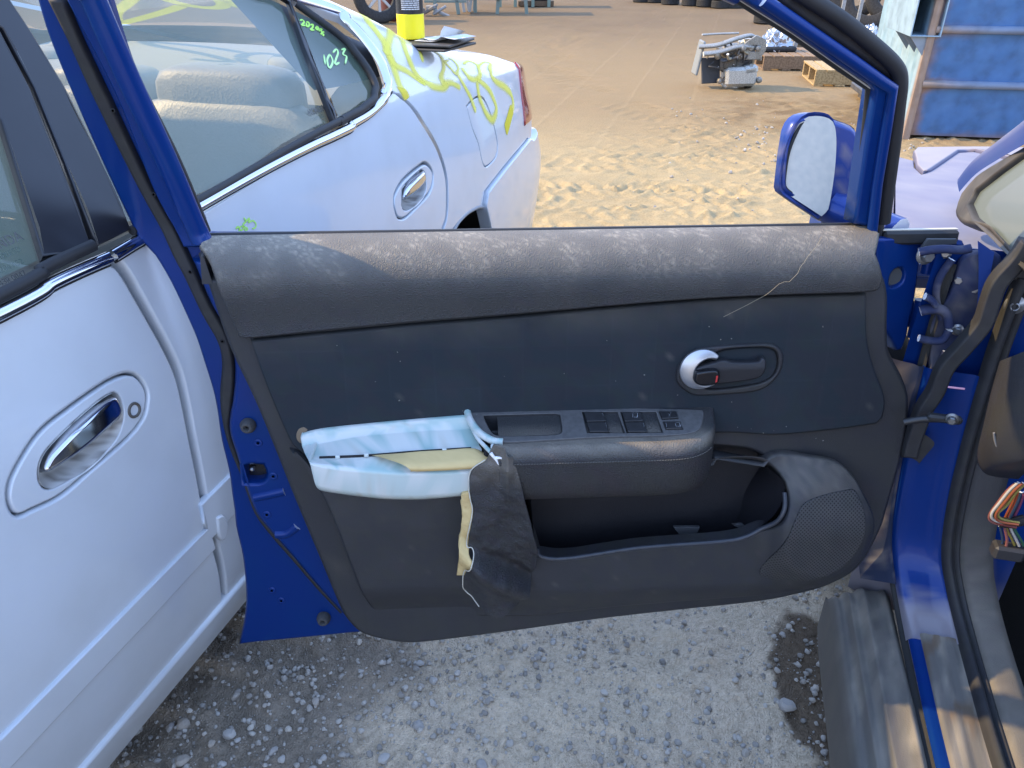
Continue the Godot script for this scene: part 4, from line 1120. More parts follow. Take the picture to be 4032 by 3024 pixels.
func door_mirror(d: Node3D) -> void:
	var out := rounded(pv([0.9075,0.0357,0.902,0.0918,0.9084,0.128,0.9186,0.1464,0.9381,0.1533,0.9709,0.1523,0.998,0.1414,1.0376,0.126,1.0501,0.0923,1.0568,0.0397,1.0589,-0.0146,1.0416,-0.0349,1.0048,-0.028,0.9852,-0.0166,0.9274,0.0178]), 0.012, 60.0)
	var gl := rounded(pv([0.914,0.0454,0.914,0.0887,0.9225,0.1207,0.9346,0.1413,0.9514,0.1461,0.9734,0.1424,0.9836,0.1315,0.9908,0.1025,0.9952,0.0534,0.9945,0.0005,0.9879,-0.008,0.9204,0.0332]), 0.01, 60.0)
	var f := func(p: Vector2) -> Vector3:
		var g := sm(0.885, 0.915, p.x)
		return Vector3(p.x, p.y, -0.13 - 0.012 * sin(PI * clampf((p.y - 0.0) / 0.15, 0, 1)) * 0.0 + 0.012 * (1.0 - g) * 0.0 - 0.25 * maxf(0.0, p.x - 0.905) * g)
	var tint := func(p: Vector2, w: Vector3, n: Vector3) -> Color:
		var k := fn.get_noise_2d(p.x * 30, p.y * 45) * 0.5 + 0.5
		return mixc(Color(0.008, 0.045, 0.27), DUST, sm(0.5, 0.8, k) * 0.30 + 0.04)
	obj("mirror_housing", panel(out, f, {"cell": 0.012, "r": 0.010, "th": 0.02, "holes": [gl], "tint": tint}), M.blue, d)
	var shell := Mb.new()
	shell.tint = tint
	var rows := []
	var mid := Vector2.ZERO
	for p in out:
		mid += p / out.size()
	for k in [[1.0, -0.012], [0.965, -0.022], [0.87, -0.045], [0.72, -0.068], [0.5, -0.085], [0.2, -0.092], [0.0, -0.092]]:
		var line := PackedVector3Array()
		for i in out.size() + 1:
			var p: Vector2 = mid + (out[i % out.size()] - mid) * k[0]
			line.append(f.call(p) + Vector3(0, 0, k[1]))
		rows.append(line)
	shell.grid(rows, true)
	obj("mirror_shell", shell, M.blue, d)
	obj("mirror_glass", panel(inset(gl, 0.004), level(-0.138), {"cell": 0.004, "tint": func(p, w, n): return mixc(Color(0.62, 0.64, 0.61), Color(0.78, 0.77, 0.71), fn.get_noise_2d(p.x * 60, p.y * 60) * 0.6 + 0.4 + 0.5 * sm(0.06, 0.0, p.y))}), M.dust_glass, d)
	var rim := Mb.new()
	var pp := PackedVector3Array()
	for i in gl.size() + 1:
		var p: Vector2 = gl[i % gl.size()]
		pp.append(f.call(p) + Vector3(0, 0, -0.004))
	rim.tube(pp, 0.0035, 6, false)
	obj("mirror_rim", rim, M.rubber, d)
	var arm := Mb.new()
	arm.tint = tint
	var a := pv([1.046,-0.0144])
	arm.tube(p3([a[0].x - 0.03, a[0].y + 0.01, -0.17, a[0].x + 0.02, a[0].y - 0.01, -0.13, a[0].x + 0.05, a[0].y - 0.02, -0.08]), 0.03, 10)
	obj("mirror_arm", arm, M.blue, d)

func door_trim(d: Node3D) -> void:
	var kt := black_tint
	var pad_t := pad_tint
	# base board
	var edge := pv([-0.0101,-0.0622,0.2343,-0.0611,0.7175,-0.0658,1.0247,-0.0671,1.0389,-0.0749,1.0525,-0.098,1.0601,-0.1252,1.0664,-0.1608,1.0766,-0.204,1.0922,-0.2308,1.1088,-0.254,1.1252,-0.2827,1.1326,-0.3064,1.1393,-0.3537,1.1417,-0.4135,1.1363,-0.5255,1.1341,-0.5587,1.121,-0.6141,1.0999,-0.659,1.0567,-0.6897,1.0116,-0.7063,0.9239,-0.7245,0.7751,-0.7377,0.6238,-0.7519,0.4157,-0.778,0.2679,-0.7935,0.224,-0.789,0.1734,-0.7717,0.1529,-0.756,0.1292,-0.7129,0.1013,-0.5955,0.0707,-0.4638,0.0308,-0.2826,0.002,-0.1778,-0.0125,-0.0892,-0.0192,-0.0462,-0.0223,-0.0276,-0.0158,-0.0214,-0.0067,-0.0244])
	var pocket := rounded(pv([0.4579,-0.4249,0.4942,-0.5594,0.5472,-0.5646,0.6682,-0.5479,0.808,-0.5408,0.8525,-0.5338,0.8794,-0.5183,0.9005,-0.498,0.913,-0.47,0.9157,-0.4431,0.9074,-0.4244,0.8807,-0.4035,0.8326,-0.3992,0.7858,-0.4039,0.5979,-0.4118]), 0.012, 50.0)
	var hole := rounded(pv([0.47, -0.37, 0.47, -0.655, 0.70, -0.655, 0.87, -0.645, 0.912, -0.57, 0.918, -0.48, 0.90, -0.42, 0.86, -0.39, 0.70, -0.375]), 0.02, 50.0)
	obj("trim_board", panel(rounded(edge, 0.012, 40.0), level(0.0), {"cell": 0.03, "r": 0.010, "th": 0.026, "tint": kt, "holes": [hole]}), M.plastic, d)
	# rolled pad
	var padp := pv([-0.018, 0.040, 0.25, 0.041, 0.5, 0.041, 0.75, 0.041, 1.020, 0.040, 1.030, 0.012]) + pv([1.0141,-0.0322,1.0278,-0.0765,1.0272,-0.0929,1.0216,-0.0981,1.0069,-0.0993,0.8624,-0.1009,0.7159,-0.1062,0.4486,-0.1254,0.3049,-0.1343,0.1852,-0.1437,0.0392,-0.1563,0.0255,-0.153]) + pv([0.015,-0.0898]) + pv([0.0013,-0.0299]) + pv([-0.021, 0.008])
	obj("belt_pad", panel(rounded(padp, 0.02, 30.0), pad_shape, {"cell": 0.0042, "r": 0.004, "th": 0.02, "tint": pad_t}), M.leather, d)
	# cloth insert
	var ins := pv([0.0395,-0.1617,0.1828,-0.1503,0.3038,-0.1408,0.4492,-0.1318,0.7194,-0.1124,0.8676,-0.1071,1.0146,-0.1055,1.0287,-0.173,1.0394,-0.2056,1.0554,-0.2408,1.0747,-0.2751,1.0846,-0.3012,1.0851,-0.3284,1.0761,-0.3405,0.9944,-0.3506,0.9008,-0.3566,0.7988,-0.3499,0.6025,-0.3643,0.3667,-0.3568,0.1333,-0.3714,0.0977,-0.3667,0.0822,-0.3486,0.0664,-0.2932,0.051,-0.2251])
	var cloth := func(p: Vector2, w: Vector3, n: Vector3) -> Color:
		var b := fn.get_noise_2d(p.x * 110, p.y * 110)
		var a := fn.get_noise_2d(p.x * 6, p.y * 9) * 0.5 + 0.5
		var e := sm(-0.06, 0.0, p.y + 0.155 - p.x * 0.055)
		return mixc(Color(0.030, 0.037, 0.046), DUST, 0.03 * a + e * 0.12 * a + maxf(0.0, b - 0.62) * 1.1)
	obj("cloth_insert", panel(rounded(ins, 0.02, 30.0), level(0.009), {"cell": 0.010, "r": 0.006, "th": 0.012, "tint": cloth}), M.fabric, d)
	# lower moulding with the map pocket
	var low := pv([0.0768,-0.3572,0.1008,-0.3711,0.124,-0.4237,0.1337,-0.4267,0.2502,-0.4465,0.3619,-0.4413,0.4119,-0.422,0.4748,-0.4196,0.6815,-0.4268,0.791,-0.3986,0.7978,-0.3871,0.8821,-0.4026,0.8972,-0.3894,0.9369,-0.3862,0.9974,-0.3918,1.026,-0.4074,1.0492,-0.4368,1.0719,-0.4792,1.0798,-0.5036,1.0832,-0.5401,1.0757,-0.5831,1.0491,-0.6231,0.9922,-0.6585,0.9079,-0.6804,0.7636,-0.6921,0.617,-0.7058,0.4155,-0.73,0.2689,-0.7459,0.2141,-0.7344,0.1862,-0.7102,0.1712,-0.6398,0.1544,-0.5622,0.1359,-0.4814,0.1038,-0.3978])
	var low_t := func(p: Vector2, w: Vector3, n: Vector3) -> Color:
		var c := black_tint(p, w, n)
		var dd := Vector2((p.x - 0.975) / 0.12, (p.y + 0.415) / 0.05).length()
		var k := fn.get_noise_2d(p.x * 60, p.y * 60) * 0.5 + 0.5
		c = mixc(c, DUST, (1.0 - sm(0.4, 1.1, dd)) * 0.22 * k)
		var chip := Vector2((p.x - 0.170) / 0.012, (p.y + 0.415) / 0.022).length() + fn.get_noise_2d(p.x * 260, p.y * 260) * 0.9
		return mixc(c, Color(0.42, 0.43, 0.44), 1.0 - sm(0.55, 0.75, chip))
	obj("lower_moulding", panel(rounded(low, 0.012, 40.0), low_shape, {"cell": 0.009, "r": 0.008, "th": 0.03, "tint": low_t, "holes": [pocket]}), M.plastic, d)
	var lip := Mb.new()
	var pp := PackedVector3Array()
	for q in smooth_line(pv([0.4899,-0.5431,0.4981,-0.5601,0.547,-0.5641,0.6678,-0.5474,0.8074,-0.5404,0.8518,-0.5333,0.8787,-0.5179,0.8998,-0.4976,0.9122,-0.4696,0.9145,-0.4455]), 5):
		pp.append(Vector3(q.x, q.y, low_n(q) + 0.0005))
	lip.tube(pp, 0.0042, 8)
	obj("pocket_lip", lip, mat(lin(0.045, 0.050, 0.062), 0.4, {"tex": M.bezel.albedo_texture, "tri": 6.0}), d)
	# inside of the pocket
	var pk := Mb.new()
	pk.tint = func(_a, w: Vector3, n: Vector3) -> Color: return mixc(Color(0.009, 0.010, 0.012), DUST, maxf(0.0, fn.get_noise_3d(w.x * 50, w.y * 50, w.z * 50) - 0.5) * 0.3)
	var rim := pv([0.8794,-0.5183,0.9005,-0.498,0.913,-0.47,0.9154,-0.4412,0.9069,-0.4207,0.8752,-0.3917])
	var back := pv([0.8493,-0.6095,0.869,-0.5642,0.8765,-0.5379,0.8784,-0.5027,0.8878,-0.4733,0.9032,-0.4399])
	var ra := PackedVector3Array()
	var rb := PackedVector3Array()
	var rc := PackedVector3Array()
	for i in rim.size():
		ra.append(Vector3(rim[i].x, rim[i].y, 0.046)); rb.append(Vector3(back[i].x, back[i].y, -0.035))
		rc.append((ra[-1] + rb[-1]) * 0.5 + Vector3(0.004, 0, 0.008))
	pk.grid(smooth_rows([ra, rc, rb], 4, 5), true)
	var u0 := 0.43
	pk.grid(smooth_rows([p3([u0, -0.34, -0.036, 0.7, -0.34, -0.036, 0.98, -0.34, -0.036]), p3([u0, -0.5, -0.036, 0.7, -0.5, -0.036, 0.98, -0.5, -0.036]), p3([u0, -0.64, -0.034, 0.7, -0.64, -0.034, 0.92, -0.63, -0.034]), p3([u0, -0.66, -0.005, 0.7, -0.66, -0.005, 0.92, -0.65, -0.005]), p3([u0, -0.64, 0.028, 0.7, -0.63, 0.028, 0.90, -0.61, 0.028])], 3, 6))
	pk.grid([p3([0.455, -0.34, -0.036, 0.455, -0.62, -0.036]), p3([0.472, -0.34, 0.045, 0.492, -0.62, 0.045])])
	obj("map_pocket", pk, M.plastic, d)
	for e in [[pv([0.7423,-0.5435,0.7909,-0.5454,0.7803,-0.5784,0.7738,-0.5926,0.7665,-0.5779]), 0.0], [pv([0.8461,-0.5355,0.8648,-0.5352,0.8765,-0.5477,0.8699,-0.5495]), 0.01]]:
		obj("pocket_rib", panel(e[0], level(e[1]), {"cell": 0.02, "r": 0.001, "th": 0.006}), mat(lin(0.06, 0.062, 0.066), 0.6), d)
	# speaker grille
	var gr := rounded(pv([1.0274,-0.4374,0.9882,-0.4414,0.9471,-0.4537,0.9335,-0.4699,0.9191,-0.5089,0.8996,-0.5753,0.8903,-0.6059,0.8954,-0.6193,0.925,-0.6217,0.9849,-0.607,1.0243,-0.5825,1.0455,-0.5468,1.0529,-0.5065,1.0481,-0.4714,1.0368,-0.445]), 0.012, 70.0)
	obj("speaker_grille", panel(gr, low_shape, {"cell": 0.012, "lift": 0.0015, "r": 0.002, "th": 0.004, "tint": func(p, w, n): return mixc(Color(0.050, 0.050, 0.052), DUST, 0.05 * (fn.get_noise_2d(p.x * 30, p.y * 30) + 0.6))}), M.grille, d)
	# inside door handle
	var hb := rounded(pv([0.7183,-0.2394,0.7206,-0.2205,0.7348,-0.1998,0.7573,-0.1899,0.8061,-0.1855,0.8653,-0.1845,0.8821,-0.1905,0.8933,-0.2053,0.8946,-0.2308,0.8843,-0.2521,0.8661,-0.2676,0.8363,-0.2736,0.7555,-0.2764,0.7344,-0.2657,0.7208,-0.2511]), 0.01, 80.0)
	var hr := rounded(pv([0.7804,-0.2009,0.8214,-0.193,0.8635,-0.1941,0.8789,-0.2009,0.8848,-0.2214,0.8798,-0.242,0.8598,-0.2548,0.7985,-0.2632,0.7672,-0.2599,0.7582,-0.2305]), 0.01, 80.0)
	obj("handle_bezel", panel(hb, level(0.013), {"cell": 0.02, "r": 0.005, "th": 0.012, "tint": kt, "holes": [hr]}), M.plastic, d)
	var bowl := Mb.new()
	bowl.tint = func(_a, w: Vector3, n: Vector3) -> Color: return black_tint(Vector2.ZERO, w, n) * 0.8
	var rows := []
	var mid := Vector2.ZERO
	for p in hr:
		mid += p / hr.size()
	for k in [[1.0, 0.012], [0.97, 0.0], [0.88, -0.012], [0.7, -0.02], [0.0, -0.022]]:
		var line := PackedVector3Array()
		for i in hr.size() + 1:
			var p: Vector2 = mid + (hr[i % hr.size()] - mid) * k[0]
			line.append(Vector3(p.x, p.y, k[1]))
		rows.append(line)
	bowl.grid(rows, true)
	obj("handle_recess", bowl, M.plastic, d)
	var c0 := pv([0.7566,-0.2245])[0]
	var r0: float = (pv([0.7566,-0.2245])[0] - pv([0.7196,-0.2235])[0]).length()
	var ring := PackedVector2Array()
	for k in 31:
		var t := deg_to_rad(lerpf(38.0, 318.0, k / 30.0))
		ring.append(c0 + Vector2(cos(t), sin(t)) * r0)
	var ci := c0 + Vector2(0.012, -0.004)
	for k in 31:
		var t := deg_to_rad(lerpf(308.0, 62.0, k / 30.0))
		ring.append(ci + Vector2(cos(t), sin(t)) * r0 * 0.66)
	obj("handle_ring", panel(ring, func(p: Vector2) -> Vector3:
		var dd := (p - c0).length() / r0
		return Vector3(p.x, p.y, 0.030 - 0.010 * pow(dd, 3.0)), {"cell": 0.006, "r": 0.003, "th": 0.02}), M.silver, d)
	var lever := rounded(pv([0.7428,-0.2217,0.7512,-0.2154,0.7754,-0.2088,0.7908,-0.2052,0.8062,-0.2088,0.8319,-0.2094,0.8476,-0.2082,0.8501,-0.2035,0.856,-0.2028,0.8606,-0.2094,0.86,-0.228,0.8526,-0.2408,0.8267,-0.2476,0.7875,-0.2523,0.7541,-0.253,0.7437,-0.2396]), 0.006, 60.0)
	obj("handle_lever", panel(lever, func(p: Vector2) -> Vector3: return Vector3(p.x, p.y, 0.030 - 0.25 * absf(p.y - (-0.222)) + 0.02 * (p.x - 0.8)), {"cell": 0.008, "r": 0.005, "th": 0.014, "tint": func(p, w, n): return mixc(BLACK, DUST, 0.12 * sm(-0.205, -0.19, p.y))}), M.plastic, d)
	obj("lock_button", panel(rounded(pv([0.743,-0.222,0.7615,-0.2192,0.7788,-0.2197,0.7846,-0.232,0.7799,-0.2449,0.7521,-0.2466,0.7421,-0.2373]), 0.005, 70.0), level(0.0375), {"cell": 0.01, "r": 0.005, "th": 0.012}), M.gloss_black, d)
	obj("lock_mark", panel(pv([0.7766,-0.2288,0.7795,-0.2281,0.7792,-0.2395,0.7763,-0.2402]), level(0.0384), {"cell": 0.01}), mat(lin(0.5, 0.03, 0.03), 0.5), d)
	door_armrest(d)
	# a pale thread snagged on the pad
	var th := Mb.new()
	pp = PackedVector3Array()
	for q in pv([0.9139,-0.007,0.9076,-0.021,0.8971,-0.0357,0.8928,-0.0449,0.8882,-0.052,0.8853,-0.0621,0.8743,-0.075,0.8663,-0.0749,0.8582,-0.0784,0.8499,-0.0871,0.8409,-0.095,0.8115,-0.1153,0.783,-0.1344]):
		pp.append(Vector3(q.x, q.y, (0.037 if q.y > -0.1 else 0.0365 - (-0.1 - q.y) * 0.4)))
	th.tube(pp, 0.0003, 5)
	obj("snagged_thread", th, mat(lin(0.34, 0.29, 0.20), 0.8), d)
	# specks of dry dirt
	var sp := Mb.new()
	var rng := RandomNumberGenerator.new()
	rng.seed = 5
	for i in 26:
		var p := Vector2(rng.randf_range(0.12, 0.98), rng.randf_range(-0.30, -0.15))
		if i > 18:
			p = Vector2(rng.randf_range(0.82, 1.0), rng.randf_range(-0.38, -0.33))
		var s := rng.randf_range(0.0004, 0.0011)
		sp.box(Vector3(p.x, p.y, 0.0100 if i <= 18 else 0.0125), Vector3(s * rng.randf_range(1, 3), s * rng.randf_range(1, 2), 0.0012), 0.0003, Basis(Vector3(0, 0, 1), rng.randf_range(0, 3)))
	var so := obj("dirt_specks", sp, mat(lin(0.20, 0.19, 0.17), 0.9), d)
	so.set_meta("kind", "stuff")

func door_armrest(d: Node3D) -> void:
	# padded body
	var body := Mb.new()
	body.tint = func(_a, w: Vector3, n: Vector3) -> Color:
		var k := fn.get_noise_3d(w.x * 45, w.y * 45, w.z * 45) * 0.5 + 0.5
		return mixc(Color(0.026, 0.026, 0.029), DUST, sm(-0.335, -0.318, w.y) * (0.12 + 0.32 * k) * sm(0.05, 0.08, w.z) + 0.03 * k)
	var rows := []
	for i in 23:
		var t := i / 22.0
		var u := lerpf(0.425, 0.70, t / 0.6) if t < 0.6 else 0.70 + 0.088 * sin((t - 0.6) / 0.4 * PI / 2)
		var nf := 0.102 if u <= 0.70 else 0.102 * sqrt(maxf(0.0, 1.0 - pow((u - 0.70) / 0.089, 2.6)))
		var tw := lerpf(0.0, 0.005, sm(0.68, 0.79, u))
		var line := PackedVector3Array()
		for q in [[0.0, -0.301], [0.30, -0.307], [0.62, -0.314], [0.80, -0.3175], [0.84, -0.3165], [0.92, -0.3185], [0.985, -0.326], [1.02, -0.336], [1.025, -0.3425], [1.015, -0.3445], [1.01, -0.352], [0.985, -0.372], [0.92, -0.398], [0.82, -0.418], [0.62, -0.432], [0.3, -0.440], [0.0, -0.444]]:
			line.append(Vector3(u, q[1] + tw, nf * q[0] + 0.004))
		rows.append(line)
	body.grid(rows, false)
	obj("arm_rest", body, M.leather, d)
	var st := Mb.new()   # stitches along the pad's front
	for i in 74:
		var u := 0.445 + i * 0.0044
		var nf := 0.102 if u <= 0.70 else 0.102 * sqrt(maxf(0.0, 1.0 - pow((u - 0.70) / 0.089, 2.6)))
		st.box(Vector3(u, -0.3405 + lerpf(0.0, 0.005, sm(0.68, 0.79, u)), nf * 1.024 + 0.0048), Vector3(0.0033, 0.0014, 0.0014), 0.0005, Basis(Vector3(0, 0, 1), 0.25))
	obj("stitching", st, mat(lin(0.10, 0.095, 0.085), 0.8), d).set_meta("kind", "stuff")
	# switch panel on top
	var bez := rounded(pv([0.3776,0.0026,0.385,0.0336,0.3981,0.0615,0.4169,0.0777,0.4409,0.0831,0.5823,0.0769,0.6933,0.0771,0.734,0.0732,0.7531,0.0603,0.7679,0.0234,0.767,0.0149,0.6779,0.0076,0.5463,0.001,0.4309,-0.0013]), 0.01, 60.0)
	var tray := rounded(pv([0.4027,0.0156,0.5215,0.0157,0.5282,0.0184,0.5269,0.0612,0.5165,0.0675,0.4327,0.0674,0.4174,0.0611,0.4076,0.0357]), 0.008, 60.0)
	var ra := pv([0.5659,0.0127,0.6244,0.0151,0.627,0.0676,0.5683,0.0652])
	var rb := pv([0.6298,0.0154,0.6883,0.0178,0.6883,0.069,0.6315,0.0678])
	var f := top_shape
	var flipx := func(poly: PackedVector2Array) -> PackedVector2Array: return poly
	var ft := func(p: Vector2) -> Vector3: return top_shape(Vector2(p.x, -p.y))
	var neg := func(poly: PackedVector2Array) -> PackedVector2Array:
		var o := PackedVector2Array()
		for p in poly:
			o.append(Vector2(p.x, -p.y))
		return o
	obj("switch_panel", panel(neg.call(bez), ft, {"cell": 0.015, "lift": 0.0055, "r": 0.002, "th": 0.008, "holes": [neg.call(tray), neg.call(ra), neg.call(rb)]}), M.bezel, d)
	for e in [[tray, 0.034, "pull_tray"], [ra, 0.012, "switch_well"], [rb, 0.012, "switch_well"]]:
		var well := Mb.new()
		var poly: PackedVector2Array = neg.call(e[0])
		var rows2 := []
		var mid := Vector2.ZERO
		for p in poly:
			mid += p / poly.size()
		for k in [[1.0, 0.0], [0.98, 0.4], [0.93, 0.85], [0.82, 1.0], [0.0, 1.0]]:
			var line := PackedVector3Array()
			for i in poly.size() + 1:
				var p: Vector2 = mid + (poly[i % poly.size()] - mid) * k[0]
				var q := spot(ft, p)
				line.append(q[0] + q[1] * (0.005 - e[1] * k[1]))
			rows2.append(line)
		well.grid(rows2, false)
		obj(e[2], well, mat(lin(0.035, 0.036, 0.04), 0.5, {"tex": M.bezel.albedo_texture, "tri": 8.0}), d)
	for e in [pv([0.568,0.014,0.6011,0.0154,0.6021,0.0391,0.5702,0.0389]), pv([0.5693,0.0401,0.6027,0.0403,0.6034,0.0655,0.5714,0.0642]), pv([0.6311,0.0166,0.6634,0.0179,0.6635,0.0416,0.6323,0.0415]), pv([0.6313,0.0426,0.6648,0.0428,0.6645,0.068,0.6324,0.0667])]:
		obj("window_switch", panel(rounded(neg.call(e), 0.004, 50.0), ft, {"cell": 0.01, "lift": 0.0065, "r": 0.002, "th": 0.014}), mat(lin(0.028, 0.028, 0.030), 0.55, {"tex": M.bezel.albedo_texture, "tri": 9.0}), d)
	for e in [pv([0.6927,0.0191,0.722,0.0203,0.7218,0.0382,0.6938,0.0394]), pv([0.6941,0.0452,0.7229,0.0464,0.7232,0.0648,0.6945,0.0647])]:
		obj("lock_switch", panel(rounded(neg.call(e), 0.004, 50.0), ft, {"cell": 0.01, "lift": 0.0085, "r": 0.002, "th": 0.008}), mat(lin(0.022, 0.022, 0.024), 0.4), d)
	# the pale printed marks on the switches
	var mk := Mb.new()
	var marks := [pv([0.5983,0.0189,0.5995,0.0261]), pv([0.5998,0.0448,0.6006,0.054]), pv([0.6489,0.0209,0.6566,0.0213,0.6546,0.0319,0.647,0.0316,0.6489,0.0209]), pv([0.6589,0.0214,0.662,0.0215]), pv([0.6609,0.0473,0.6614,0.0565]), pv([0.7053,0.0257,0.7081,0.0341]), pv([0.7119,0.0235,0.7055,0.0352]), pv([0.6979,0.0489,0.697,0.0603]), pv([0.7128,0.0506,0.7196,0.0509,0.719,0.0601,0.7122,0.0598,0.7128,0.0506]), pv([0.7229,0.0499,0.7217,0.0613])]
	for l in marks:
		var nl: PackedVector2Array = neg.call(l)
		stroke(mk, nl, 0.0011, ft, 0.0089 if nl[0].x > 0.69 else 0.0069, Color(0.5, 0.52, 0.54, 0.9), 1, 0.2)
	obj("switch_print", mk, M.paint, d)
	# pale moulded core laid bare where the vinyl is gone
	var core_t := func(_a, w: Vector3, n: Vector3) -> Color:
		var k := fn.get_noise_3d(w.x * 22, w.y * 40, w.z * 30) * 0.5 + 0.5
		var g := fn.get_noise_3d(w.x * 60 + 4, w.y * 60, w.z * 60) * 0.5 + 0.5
		var flat := clampf(n.y, 0.0, 1.0)
		var c := mixc(Color(0.60, 0.63, 0.60), Color(0.30, 0.46, 0.44), sm(0.42, 0.60, k) * (0.35 + 0.6 * flat))
		return mixc(c, Color(0.42, 0.36, 0.27), sm(0.62, 0.85, g) * 0.5)
	var core := Mb.new()
	core.tint = core_t
	rows = []
	for e in [[0.002, pv([0.1042,-0.3264,0.1377,-0.3188,0.2161,-0.3117,0.2914,-0.3062,0.3761,-0.301,0.3915,-0.2997])], [0.010, pv([0.1044,-0.3248,0.1393,-0.3173,0.2172,-0.3102,0.292,-0.3048,0.3761,-0.2996,0.3914,-0.2983])], [0.014, pv([0.1026,-0.3279,0.1394,-0.3221,0.2174,-0.3134,0.2921,-0.3079,0.3761,-0.3027,0.3913,-0.3015])], [0.0145, pv([0.1015,-0.3319,0.139,-0.327,0.2171,-0.3182,0.2919,-0.3128,0.3759,-0.3084,0.3912,-0.3072])], [0.021, pv([0.1037,-0.3431,0.1392,-0.3365,0.1982,-0.3271,0.2903,-0.3205,0.3718,-0.3187,0.3909,-0.3176])], [0.024, pv([0.1049,-0.3441,0.1396,-0.3375,0.1986,-0.3273,0.2905,-0.3207,0.3718,-0.3189,0.3909,-0.3178])], [0.053, pv([0.1148,-0.3396,0.1442,-0.3414,0.222,-0.3405,0.2968,-0.3361,0.3753,-0.3335,0.3941,-0.3324])], [0.062, pv([0.1194,-0.3407,0.1455,-0.3432,0.2229,-0.3424,0.2972,-0.338,0.379,-0.3355,0.3977,-0.3344])], [0.082, pv([0.1266,-0.3363,0.1635,-0.3426,0.2144,-0.3502,0.2717,-0.3572,0.3378,-0.3577,0.4006,-0.3564])], [0.088, pv([0.1292,-0.3363,0.1643,-0.3442,0.215,-0.3517,0.2721,-0.3579,0.338,-0.3593,0.4005,-0.358])], [0.091, pv([0.1308,-0.3397,0.1643,-0.3491,0.215,-0.3567,0.2721,-0.3629,0.3378,-0.3643,0.4004,-0.363])], [0.090, pv([0.1336,-0.3715,0.1489,-0.3788,0.2106,-0.3913,0.2587,-0.3973,0.3142,-0.3984,0.3998,-0.3919])], [0.085, pv([0.1338,-0.3813,0.1469,-0.3895,0.2091,-0.4022,0.2576,-0.4083,0.3134,-0.4094,0.3997,-0.4029])], [0.070, pv([0.1307,-0.3921,0.1432,-0.4004,0.2063,-0.4133,0.2555,-0.4195,0.3121,-0.4206,0.3997,-0.414])], [0.0, pv([0.1243,-0.4014,0.1371,-0.4099,0.2018,-0.4229,0.2522,-0.4293,0.3103,-0.4304,0.3999,-0.4236])]]:
		var line := PackedVector3Array()
		for q in e[1]:
			line.append(Vector3(q.x, q.y, e[0] + 0.004))
		line = smooth_path(line, 8)
		var first := line[0]
		line.insert(0, first + Vector3(-0.0015, 0, -minf(0.004, e[0] * 0.3)))
		line.insert(0, Vector3(first.x - 0.002, first.y, 0.0))
		rows.append(line)
	core.grid(rows, false)
	obj("arm_rest_core", core, M.core, d)
	var cut := Mb.new()
	var cp := PackedVector3Array()
	for q in smooth_line(pv([0.139,-0.3422,0.1824,-0.3419,0.2231,-0.3407,0.2973,-0.3363,0.3813,-0.3331]), 5):
		cp.append(Vector3(q.x, q.y, 0.0655))
	cut.tube(cp, 0.0022, 6)
	obj("core_slot", cut, M.matt_black, d)
	for q in pv([0.1683,-0.3406,0.214,-0.3387,0.3383,-0.3334]):
		var br := Mb.new()
		br.box(Vector3(q.x, q.y, 0.068), Vector3(0.007, 0.0055, 0.005), 0.001, Basis(), Color(0.60, 0.65, 0.62))
		obj("core_bridge", br, M.core, d)
	# yellow foam still stuck to the core
	var foam_t := func(p: Vector2, w: Vector3, n: Vector3) -> Color:
		var k := fn.get_noise_3d(w.x * 90, w.y * 90, w.z * 90) * 0.5 + 0.5
		return mixc(Color(0.74, 0.56, 0.27), Color(0.60, 0.44, 0.20), k * 0.7)
	var foam := Mb.new()
	foam.tint = func(_a, w: Vector3, n: Vector3) -> Color: return foam_t.call(Vector2.ZERO, w, n)
	rows = []
	for e in [[0.066, pv([0.22,-0.3392,0.2643,-0.3372,0.2976,-0.3349,0.3383,-0.3337,0.3828,-0.3318,0.399,-0.3391])], [0.070, pv([0.2264,-0.338,0.2676,-0.336,0.2994,-0.3336,0.34,-0.3324,0.3843,-0.3305,0.4005,-0.3377])], [0.084, pv([0.2484,-0.3367,0.2803,-0.3378,0.3095,-0.3379,0.3475,-0.3366,0.3915,-0.3339,0.4076,-0.3377])], [0.096, pv([0.2724,-0.3407,0.2954,-0.3423,0.3172,-0.3422,0.3498,-0.3407,0.3971,-0.339,0.4131,-0.3403])], [0.1005, pv([0.2853,-0.3477,0.3012,-0.3482,0.3243,-0.3481,0.3533,-0.3475,0.3969,-0.3456,0.4115,-0.3436])], [0.095, pv([0.2867,-0.3543,0.3019,-0.3548,0.3238,-0.3547,0.353,-0.354,0.3969,-0.3521,0.4115,-0.3501])]]:
		var line := PackedVector3Array()
		for q in e[1]:
			line.append(Vector3(q.x + fn.get_noise_2d(q.y * 300.0, e[0] * 90.0) * 0.003, q.y, e[0] + 0.002))
		rows.append(smooth_path(line, 6))
	foam.grid(smooth_rows(rows, 3, 1), false)
	obj("foam_padding", foam, M.foam, d)
	var glue := rounded(pv([0.0927,-0.3279,0.0976,-0.3186,0.1062,-0.3155,0.1118,-0.3199,0.1076,-0.3301,0.1023,-0.343,0.0967,-0.3454,0.0922,-0.3383]), 0.006, 60.0)
	obj("glue_stain", panel(glue, level(0.0098), {"cell": 0.01, "r": 0.001, "th": 0.002}), mat(lin(0.20, 0.15, 0.10), 0.9), d)
	# curled rim between core and switch panel
	var hook := Mb.new()
	hook.tint = core_t
	var hp := PackedVector3Array()
	for q in smooth_line(pv([0.3753,0.0037,0.379,0.0229,0.3849,0.0405,0.3952,0.0602,0.4067,0.0729,0.4182,0.0811,0.4313,0.0838]), 5):
		hp.append(top_shape(q) + Vector3(0, 0.006, 0))
	hook.tube(hp, 0.0062, 8)
	obj("core_rim", hook, M.core, d)
	var hook2 := Mb.new()
	hook2.tint = core_t
	hp = PackedVector3Array()
